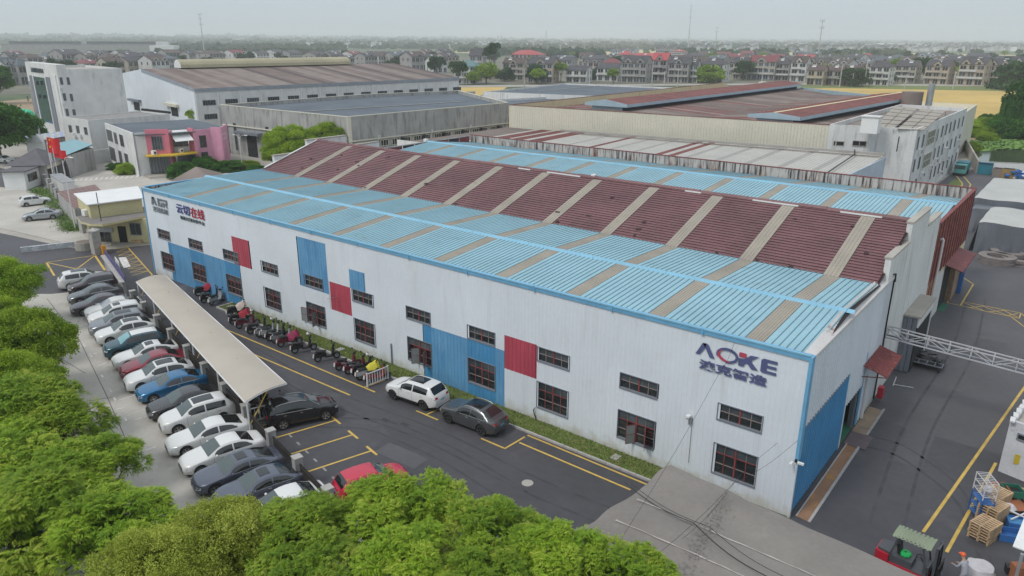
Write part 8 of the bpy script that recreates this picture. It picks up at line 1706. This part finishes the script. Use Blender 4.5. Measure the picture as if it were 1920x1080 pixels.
def house(u, v, wpx, hpx, wall, roof, label, rot=0.30, dorm=1, depth=.8, hip=False, win=True, glass=None, balc=True, group=None, floors=3, xy=None, size=None):
    if xy is None:
        p = G(u, v); D = (p - CAM).dot(FWD); W_ = wpx * D / FPX; H_ = hpx * D / FPX / .95; x, y = p.x, p.y
    else: x, y = xy; W_, H_ = size
    dp = W_ * depth; W_ *= .88; face = math.atan2(CAM.y - y, CAM.x - x) + math.pi / 2 - rot
    t = thing('village_house', label, 'house', (x, y, 0), face, group); hr = H_ * .25; he = H_ - hr; y0, y1 = 0, dp; a = W_ / 2
    mb = MB(); mb.prism([(-a, y0), (a, y0), (a, y1), (-a, y1)], 0, he, wall)
    if not hip: mb.poly([(-a, y0, he), (-a, y1, he), (-a, (y0 + y1) / 2, H_ - .15)], wall); mb.poly([(a, y0, he), (a, y1, he), (a, (y0 + y1) / 2, H_ - .15)], wall)
    mb.build('wall', t, world=False)
    e = .45; ym = (y0 + y1) / 2; mb = MB(); zr_ = H_; ze_ = he - .1; A_ = a + e * .6; hp = A_ - dp * .45 if hip else A_
    rid = [(-hp if not hip else -max(.5, hp), ym, zr_), (hp if not hip else max(.5, hp), ym, zr_)]
    for s, yy in ((-1, y0 - e), (1, y1 + e)):
        q = [(-A_, yy, ze_), (A_, yy, ze_), rid[1], rid[0]]; mb.poly(q, roof); mb.poly([(p[0], p[1], p[2] - .18) for p in q], roof); mb.poly([q[0], q[1], (q[1][0], q[1][1], q[1][2] - .18), (q[0][0], q[0][1], q[0][2] - .18)], roof)
    if hip:
        for s in (-1, 1): mb.poly([(s * A_, y0 - e, ze_), (s * A_, y1 + e, ze_), rid[(s + 1) // 2]], roof)
    mb.build('roof', t, world=False)
    for k in range(dorm):
        cx = 0 if dorm == 1 else (-a * .5 if k == 0 else a * .5); wd = a * (.36 if dorm > 1 else .42); zt = he + hr * .72; mb = MB()
        mb.poly([(cx - wd, y0 - .25, he - .05), (cx + wd, y0 - .25, he - .05), (cx + wd, y0 - .25, he + hr * .12), (cx, y0 - .25, zt), (cx - wd, y0 - .25, he + hr * .12)], wall); mb.bb(cx - wd, cx + wd, y0 - .25, y0 + .1, he - .8, he - .05, wall); mb.build('gable', t, world=False)
        mb = MB()
        for s in (-1, 1): mb.poly([(cx, y0 - .5, zt + .12), (cx + s * (wd + .3), y0 - .5, he + hr * .02), (cx + s * (wd + .3), y0 + dp * .12, he + hr * .02), (cx, ym * .85, zt + .12)], roof)
        mb.build('gable_roof', t, world=False, recalc=False)
        if win: mb = MB(); mb.bb(cx - wd * .32, cx + wd * .32, y0 - .31, y0 - .26, he - .1, he + hr * .3, glass or m_glass); mb.build('window', t, world=False)
    if win:
        fh = he / floors; nc = max(2, int(W_ / 3.4))
        for f in range(floors):
            for c in range(nc):
                cx = -a + W_ * (c + .5) / nc; ww = W_ / nc * random.uniform(.26, .38); z0 = f * fh + (.28 if f else .1) * fh; z1 = f * fh + .82 * fh
                mb = MB(); mb.bb(cx - ww, cx + ww, y0 - .06, y0 - .02, z0, z1, glass or (m_glass if random.random() < .7 else m_glassg)); mb.bb(cx - .06, cx + .06, y0 - .10, y0 - .065, z0, z1, m_rail); mb.build('window', t, world=False)
            if f and balc: mb = MB(); b0 = -a if f % 2 else -a * .9; mb.bb(b0, a * (.95 if f % 2 else .4), y0 - 1.3, y0 - .12, f * fh - .12, f * fh + .08, m_rail); mb.bb(b0, a * (.95 if f % 2 else .4), y0 - 1.3, y0 - 1.2, f * fh + .08, f * fh + .85, wall if random.random() < .6 else m_hw[1]); mb.build('balcony', t, world=False)
            for q in (.3, .72):
                for s in (-1, 1): mb = MB(); mb.bb(*sorted((s * (a + .02), s * (a + .05))), y0 + dp * q - .5, y0 + dp * q + .5, f * fh + .35 * fh, f * fh + .75 * fh, m_glass); mb.build('window', t, world=False)
        if random.random() < .55: cx = random.uniform(-a * .5, a * .5); mb = MB(); mb.box((cx, ym - dp * .2, H_ - hr * .35), (2.0, 1.0, .18), m_whitec, rx=.45); mb.tube([(cx - 1, ym - dp * .1, H_ - hr * .1), (cx + 1, ym - dp * .1, H_ - hr * .1)], .2, m_whitec, 6); mb.build('water_heater', t, world=False)
    return t
G_, Wt, B_, K_, P_ = m_hw; D_, Br, Ma, Re, Bg, Te = m_hr
NEAR = [(1866, 160, 44, 46, B_, D_, 'beige house with two gables and dark roof, second from the right in the front row', dict(dorm=2)), (1903, 150, 34, 40, Wt, D_, 'white gabled house at the right end of the front row', dict(dorm=1)), (1816, 160, 50, 48, K_, D_, 'tan house with two pointed gables in the front row', dict(dorm=2)), (1752, 158, 46, 42, K_, D_, 'tan house with one wide gable left of the two gabled one', dict(dorm=1)),
 (1694, 155, 42, 38, B_, D_, 'house with greenish windows under a plain dark roof', dict(dorm=0, glass=m_glassg)), (1645, 160, 40, 42, Wt, D_, 'white framed house with dark glass bands and low annex', dict(dorm=0, hip=True)), (1594, 160, 36, 34, B_, Br, 'right half of the low brown roofed twin house', dict(dorm=0, floors=2)), (1560, 160, 34, 34, G_, Br, 'left half of the low brown roofed twin house', dict(dorm=0, floors=2)), (1526, 160, 34, 35, K_, Br, 'beige two floor house left of the brown twin', dict(dorm=0, floors=2)),
 (1494, 153, 32, 44, Wt, Br, 'tall white balcony house with red brown gable front', dict(dorm=1)), (1465, 151, 28, 38, G_, D_, 'grey shadowy house right of the maroon roofed one', dict(hip=True, dorm=0)), (1424, 150, 60, 42, B_, Ma, 'wide house with maroon roof and blue glass fronts', dict(dorm=1, glass=m_hg)), (1386, 149, 32, 38, B_, D_, 'beige house with small gable left of the maroon roof', dict(dorm=1)),
 (1331, 155, 52, 42, Wt, D_, 'white house with dark hipped roof behind the round bush tree', dict(dorm=0, hip=True)), (1298, 155, 20, 40, Wt, D_, 'narrow white house at the side of the hipped roof one', dict(dorm=0)), (1270, 155, 44, 44, G_, D_, 'grey columned house with one narrow gable', dict(dorm=1)), (1234, 152, 34, 48, G_, Re, 'grey house with bright red roof right of the two gabled grey one', dict(dorm=1)), (1187, 155, 54, 46, G_, D_, 'grey house with two gables and white side wall', dict(dorm=2)),
 (1138, 152, 46, 30, Wt, D_, 'low white house with dark windows and plain roof', dict(dorm=0, floors=2)), (1080, 155, 46, 29, Wt, D_, 'low whitish house with wide glazed balcony', dict(dorm=0, floors=2)), (1012, 155, 56, 44, K_, D_, 'tan house with blue green glass entrance', dict(dorm=1, glass=m_hg)), (962, 150, 46, 38, B_, Br, 'tan house with corner terrace left of the blue glass one', dict(dorm=1)), (984, 127, 62, 30, P_, Re, 'house with large bright red hipped roof', dict(dorm=0, hip=True)), (976, 116, 36, 20, P_, Re, 'smaller red hipped roof behind the large red one', dict(dorm=0, hip=True)),
 (873, 157, 50, 40, Wt, Te, 'white balconied house with pale teal hipped roof at the end of the white hall', dict(dorm=0, hip=True)), (893, 142, 30, 46, G_, D_, 'tall plain grey gable behind the teal roofed house', dict(dorm=0)), (1112, 128, 50, 22, G_, D_, 'long dark roofed house behind the low whitish ones', dict(dorm=0, floors=2)), (1050, 133, 50, 24, G_, D_, 'dark roofed house behind the tan house', dict(dorm=0, floors=2)), (1170, 122, 28, 24, B_, Re, 'house with red roof patch behind the grey two gabled house', dict(dorm=0, hip=True)), (1207, 126, 50, 24, P_, Re, 'long red roofed house in the second row', dict(dorm=0)),
 (1270, 106, 28, 12, P_, Re, 'small red hipped roof below the pointed conifer', dict(dorm=0, hip=True)), (1620, 122, 26, 20, P_, Re, 'red hipped roof house below the dark conifers', dict(dorm=0, hip=True)), (1245, 104, 38, 18, G_, D_, 'grey dormered house near the pointed conifer', dict(dorm=1)), (1165, 106, 50, 14, Wt, D_, 'row of white fronted houses behind the red roofs', dict(dorm=2, floors=2))]
for u, v, w_, h_, wl_, rf, lb, kw in NEAR: house(u, v, w_, h_, wl_, rf, lb, group='village houses along the field', **kw)
rd = random.Random(3); labs = {}
def filler(u, v, w_, h_, reg, **kw):
    wi = rd.choice([0, 0, 1, 1, 2, 4]); ri = rd.choice([0, 0, 0, 1, 1, 4, 2] + ([3] if u > 900 else [])); wn = ['grey', 'white', 'beige', 'tan', 'pinkish'][wi]; rn = ['dark grey', 'brown', 'maroon', 'bright red', 'blue grey', 'teal'][ri]
    house(u, v, w_, h_, m_hw[wi], m_hr[ri], f'{wn} walled house with {rn} roof {reg[0]}', dorm=rd.choice([0, 0, 1, 1, 2]), hip=rd.random() < .25, group=f'{wn} {rn} roofed houses {reg[0]}', rot=rd.uniform(.1, .5) if u > 850 else rd.uniform(-.9, -.5), **kw)
for (v, u0, u1, st, w_, h_, reg) in ((138, 1110, 1900, 40, 40, 26, ('in the second village row',)), (124, 1010, 1900, 44, 38, 20, ('in the third village row',)), (112, 1320, 1560, 34, 30, 14, ('beyond the third village row',))):
    u = u0
    while u < u1: filler(u + rd.uniform(-6, 6), v + rd.uniform(-3, 3), w_ * rd.uniform(.8, 1.15), h_ * rd.uniform(.85, 1.15), reg, floors=2, balc=False); u += st * rd.uniform(.85, 1.2)
for (v, u0, u1, st, w_, h_) in ((158, -10, 60, 34, 36, 44), (152, 20, 70, 40, 40, 30), (140, 130, 340, 42, 48, 30), (128, 10, 340, 36, 42, 26), (118, 10, 460, 40, 38, 20), (112, 330, 600, 36, 30, 15)):
    u = u0
    while u < u1: filler(u + rd.uniform(-6, 6), v + rd.uniform(-3, 3), w_ * rd.uniform(.8, 1.15), h_ * rd.uniform(.85, 1.15), ('in the cluster behind the office tower',), floors=2, balc=False); u += st * rd.uniform(.8, 1.15)
for (v, u0, u1, st, w_, h_) in ((134, 790, 860, 34, 40, 32), (126, 660, 850, 34, 36, 24), (118, 600, 850, 36, 34, 20), (112, 560, 840, 34, 30, 16)):
    u = u0
    while u < u1: filler(u + rd.uniform(-6, 6), v + rd.uniform(-3, 3), w_ * rd.uniform(.8, 1.15), h_ * rd.uniform(.85, 1.15), ('behind the tan ridge vent',), floors=2, balc=False); u += st * rd.uniform(.8, 1.15)
# factory range on the left horizon, far white factory
ff = thing('distant_factory', 'long grey factory with dark monitor roofs on the left horizon', 'factory building', G(150, 100)); 
def fbox(u0, u1, vb, h_, dep, mat, nm, par, z0=0.0):
    a = G(u0, vb); b = G(u1, vb); n = Vector(((a - b).y, -(a - b).x, 0)).normalized() * dep; n = n if n.dot(Vector((FWD.x, FWD.y, 0))) > 0 else -n
    mb = MB(); mb.prism([a, b, b + n, a + n], z0, z0 + h_, mat); return mb.build(nm, par)
fbox(5, 280, 99, 11.5, 60, m_hw[0], 'wall', ff); fbox(4, 281, 98.8, 1.0, 62, M('slate_far_roof', (.10, .10, .11), .8), 'roof', ff, 11.5); fbox(20, 150, 97, 4.5, 14, m_hr[0], 'monitor', ff, 12.5); fbox(165, 300, 97, 4.5, 14, m_hr[0], 'monitor', ff, 12.5)
fw = thing('distant_office', 'white block at the right end of the far grey factory', 'building', G(300, 105)); fbox(282, 328, 103, 13, 30, m_whitec, 'wall', fw); fbox(295, 318, 102, 5, 10, m_white, 'roof_room', fw, 13)
f2 = thing('distant_white_factory', 'long white factory far off behind the right hand village', 'factory building', G(1700, 92)); fbox(1671, 1731, 91, 16, 60, m_whitec, 'wall', f2)
for k in range(14): fbox(1674 + k * 4, 1676.4 + k * 4, 90.9, 5, 1, m_glassg, 'window', f2, 5)
# towers
def mast_t(u, vb, top, label, r0):
    b = G(u, vb); tpz = PY(top[0], top[1], b.y).z; t = thing('telecom_mast', label, 'mast', b); mb = MB(); mb.tube([b, b + Z_ * tpz * .5, b + Z_ * tpz], [r0, r0 * .7, r0 * .4], m_pole, 8); mb.build('mast_tube', t)
    for k, f in enumerate((.98, .86, .72) if tpz > 55 else (.97, .80)):
        mb = MB(); z = tpz * f; mb.lathe([(r0 * 2.6, z - .3), (r0 * 2.8, z), (r0 * 2.6, z + .25)], m_metal, 10, (b.x, b.y, 0)); mb.build('platform', t)
        for q in range(6): a = q * 1.047; mb = MB(); mb.bb(b.x + r0 * 3.0 * math.cos(a) - .25, b.x + r0 * 3.0 * math.cos(a) + .25, b.y + r0 * 3.0 * math.sin(a) - .2, b.y + r0 * 3.0 * math.sin(a) + .2, z - .2, z + 2.6, m_rail); mb.build('antenna', t)
mast_t(383, 97, (372, 26), 'telecom mast with three platforms on the left horizon', 1.1); mast_t(1290, 92, (1296, 9), 'tallest telecom mast right of centre', 1.5); mast_t(1341, 95, (1344, 51), 'shorter telecom mast right of the tallest one', 1.1); mast_t(1533, 112, (1540, 38), 'telecom mast above the right hand village', .9)
for u, vb, vt, lb in ((1024, 80, 58, 'factory chimney on the horizon near the centre'), (934, 80, 67, 'left one of the two small horizon chimneys'), (940, 80, 66, 'right one of the two small horizon chimneys')): b = G(u, vb); z = PY(u, vt, b.y).z; mb = MB(); mb.tube([b, (b.x, b.y, z)], [6, 4], m_greyc, 8); tag(mb.build('chimney_stack'), lb, 'chimney')
# poles along the village road
for i, (u, v, h) in enumerate(((983, 163, 9), (1105, 160, 9), (1222, 163, 13), (1245, 158, 7), (1270, 163, 9), (1365, 152, 8), (1428, 154, 10), (1574, 163, 11), (1620, 163, 14), (1597, 163, 7), (1786, 168, 9), (1696, 166, 7), (870, 158, 13), (875, 158, 12))):
    p = G(u, v); mb = MB(); mb.tube([(p.x, p.y, 0), (p.x, p.y, h)], [.28, .2], m_pole, 6); mb.beam((p.x - 1.2, p.y - .8, h - .6), (p.x + 1.2, p.y + .8, h - .6), .15, .15, m_pole); tag(mb.build('road_pole'), 'pale pole standing along the road in front of the village', 'pole', 'poles along the village road')
# village trees, belts, conifers
p = G(1330, 156); tree(p.x, p.y, 9.5, 7.5, 'farb', 'round bright tree in front of the white hipped roof house')
for u, v, r, h, kd, lb in ((1393, 150, 5, 11, 'far', 'dark tree between the beige houses'), (1600, 162, 6, 9, 'far', 'dark green tree before the brown twin house'), (860, 160, 4, 12, 'far', 'dark tree beside the teal roofed house'), (919, 150, 3.6, 19, 'far', 'tall dark green tree left of the red roofs'), (928, 148, 3.4, 21, 'far', 'second tall dark green tree touching the red roofs'), (912, 158, 6, 11, 'farb', 'lighter tree below the tall dark one'), (820, 150, 5, 13, 'far', 'dark tree behind the end of the white hall'), (1722, 152, 6, 13, 'far', 'dark tree between the greenish glass and tan houses'), (1905, 168, 10, 13, 'far', 'dark tree mass at the right edge of the village'), (1216, 150, 4, 6, 'far', 'small tree at the foot of the grey houses'), (1150, 150, 4, 6, 'farb', 'low tree before the white low house'), (230, 104, 9, 8, 'farb', 'bright tree before the far grey factory')): p = G(u, v); tree(p.x, p.y, h, r, kd, lb)
for i in range(95):
    u = rd.uniform(840, 1930); v = rd.choice([rd.uniform(118, 160), rd.uniform(103, 120)]); p = G(u, v); D = (p - CAM).length; tree(p.x, p.y, rd.uniform(6, 11), rd.uniform(3, 6), rd.choice(['far', 'far', 'farb']), 'tree standing among the village houses', 'trees among the village houses', i)
for i in range(45): u = rd.uniform(-10, 840); p = G(u, rd.uniform(106, 150)); tree(p.x, p.y, rd.uniform(6, 10), rd.uniform(3, 5.5), 'far', 'tree among the grey houses on the left', 'trees among the left houses', i)
cm = MB()
for k in range(26):
    z = 1 - k / 26; r = .02 + .30 * (1 - z)
    for q in range(16): a = q * .3927 + k; cm.poly([(0, 0, z * .86 + .10), (r * math.cos(a - .2), r * math.sin(a - .2), z * .86 + .03 * random.random()), (r * 1.15 * math.cos(a), r * 1.15 * math.sin(a), z * .86 - .02), (r * math.cos(a + .2), r * math.sin(a + .2), z * .86 + .02)], L_FAR)
co = cm.build('conifer_crown', recalc=False); cme = co.data; bpy.data.objects.remove(co); at = cme.attributes.new('tint', 'FLOAT', 'POINT'); at.data.foreach_set('value', RNG.uniform(.1, .6, len(cme.vertices)).astype(np.float32))
for u, v, vt, lb in ((1262, 103, 79, 'pointed dark conifer rising above the horizon'), (1592, 112, 92, 'leftmost of the four dark conifers'), (1600, 112, 90, 'second of the four dark conifers'), (1607, 112, 92, 'third of the four dark conifers'), (1613, 112, 89, 'rightmost of the four dark conifers'), (612, 96, 82, 'thin conifer on the left horizon')):
    p = G(u, v); h = PY(u, vt, p.y).z; t = thing('conifer_tree', lb, 'tree', p); o = bpy.data.objects.new('crown', cme); COL.objects.link(o); o.parent = t; o.scale = (h * .55, h * .55, h); mb = MB(); mb.tube([(0, 0, 0), (0, 0, h * .2)], h * .02, m_bark, 6); mb.build('trunk', t, world=False)
# distant woods and towns as masses
def mass(name, bands, label, cat, dens):
    V = []; T_ = []
    for (u0, u1, v, n, r, h) in bands:
        for k in range(n):
            p = G(rd.uniform(u0, u1), v + rd.uniform(-.35, .35) * (1 if v < 90 else 3)); s = r * rd.uniform(.6, 1.4); hh = h * rd.uniform(.6, 1.25); tn = rd.uniform(.1, .8)
            c = RNG.normal(size=(dens, 3)); c /= np.linalg.norm(c, axis=1)[:, None]; c[:, 2] = np.abs(c[:, 2]); C = c * np.array([s, s, hh]) + np.array([p.x, p.y, 0]); dd = RNG.normal(size=(dens, 3)); dd /= np.linalg.norm(dd, axis=1)[:, None]; sd = np.cross(dd, RNG.normal(size=(dens, 3))); sd /= np.maximum(np.linalg.norm(sd, axis=1), .1)[:, None]; l = s * .55
            V.append(np.stack([C - dd * l, C + sd * l, C + dd * l, C - sd * l], axis=1)); T_.append(np.full(dens, tn))
    Q = np.concatenate(V); n = len(Q); me = bpy.data.meshes.new(name); me.vertices.add(n * 4); me.vertices.foreach_set('co', Q.reshape(-1).astype(np.float32)); me.loops.add(n * 4); me.loops.foreach_set('vertex_index', np.arange(n * 4, dtype=np.int32)); me.polygons.add(n); me.polygons.foreach_set('loop_start', np.arange(0, n * 4, 4, dtype=np.int32)); me.update()
    at = me.attributes.new('tint', 'FLOAT', 'POINT'); at.data.foreach_set('value', np.repeat(np.concatenate(T_), 4).astype(np.float32)); me.materials.append(L_FAR); o = bpy.data.objects.new(name, me); COL.objects.link(o); o['kind'] = 'stuff'; tag(o, label, cat)
mass('distant_woods', [(-20, 1940, 76.6, 420, 60, 22), (-20, 1940, 78, 420, 42, 17), (-20, 1940, 80.5, 420, 28, 13), (-20, 1940, 83.5, 380, 18, 11), (320, 1940, 87, 330, 13, 10), (320, 1640, 91, 260, 9, 9), (1500, 1940, 94, 120, 8, 8), (330, 640, 94, 130, 9, 9), (850, 1300, 97, 60, 6, 7), (1000, 1130, 106, 40, 6, 9), (890, 1110, 103, 70, 6, 9), (1260, 1480, 103, 90, 6, 8), (1530, 1700, 103, 70, 6, 8), (1640, 1800, 112, 60, 4, 6), (320, 620, 102, 70, 6, 7)], 'belts of dark trees fading into haze toward the horizon', 'woodland', 16)
def town(bands):
    mb = MB()
    for (u0, u1, v, n, w_, h_) in bands:
        for k in range(n):
            p = G(rd.uniform(u0, u1), v + rd.uniform(-.5, .5) * (1 if v < 88 else 3)); w = w_ * rd.uniform(.6, 1.5); h = h_ * rd.uniform(.6, 1.3); c = Vector((p.x, p.y, 0)); rz = rd.uniform(-.3, .3) - .67; m = rd.choice([m_hw[1], m_hw[1], m_hw[0], m_whitec]); r_ = rd.choice([m_hr[0], m_hr[0], m_hr[1], m_hr[4]])
            mb.box((c.x, c.y, h / 2), (w, w * .7, h), m, rz); M4 = Matrix.Translation(c) @ Matrix.Rotation(rz, 4, 'Z'); q = lambda x, y, z: tuple(M4 @ Vector((x * w * .55, y * w * .4, z)))
            mb.poly([q(-1, -1, h), q(1, -1, h), q(1, 0, h * 1.35), q(-1, 0, h * 1.35)], r_); mb.poly([q(-1, 1, h), q(1, 1, h), q(1, 0, h * 1.35), q(-1, 0, h * 1.35)], r_); mb.poly([q(1, -1, h), q(1, 1, h), q(1, 0, h * 1.35)], m); mb.poly([q(-1, -1, h), q(-1, 1, h), q(-1, 0, h * 1.35)], m)
    tag(mb.build('distant_town', kind='stuff', recalc=False), 'far villages of small pale and dark roofed houses fading toward the horizon', 'town')
town([(330, 1940, 77.5, 160, 34, 20), (330, 1940, 79.5, 170, 26, 14), (-20, 1940, 82, 200, 18, 11), (840, 1940, 85.5, 190, 14, 10), (860, 1060, 90, 55, 11, 9), (1300, 1640, 88, 110, 11, 9), (1640, 1930, 91, 150, 10, 9), (1640, 1930, 95, 120, 10, 9), (1480, 1640, 96, 30, 10, 8), (560, 900, 88, 50, 12, 9), (1300, 1420, 95, 26, 9, 8)])
# ================================================================ AIR
hz = MB(); hz.bb(-8200, 6500, -900, 9200, -1.2, 118, m_black); o = hz.build('haze'); o.data.materials.clear(); o['kind'] = 'stuff'; tag(o, 'thin pale haze filling the air out to the horizon', 'haze')
m = bpy.data.materials.new('haze_volume'); m.use_nodes = True; t = m.node_tree; t.nodes.clear(); ou = t.nodes.new('ShaderNodeOutputMaterial'); pv = t.nodes.new('ShaderNodeVolumePrincipled'); pv.inputs['Color'].default_value = (.97, .985, 1, 1); pv.inputs['Density'].default_value = .00025; pv.inputs['Anisotropy'].default_value = .0; t.links.new(pv.outputs[0], ou.inputs['Volume']); o.data.materials.append(m)
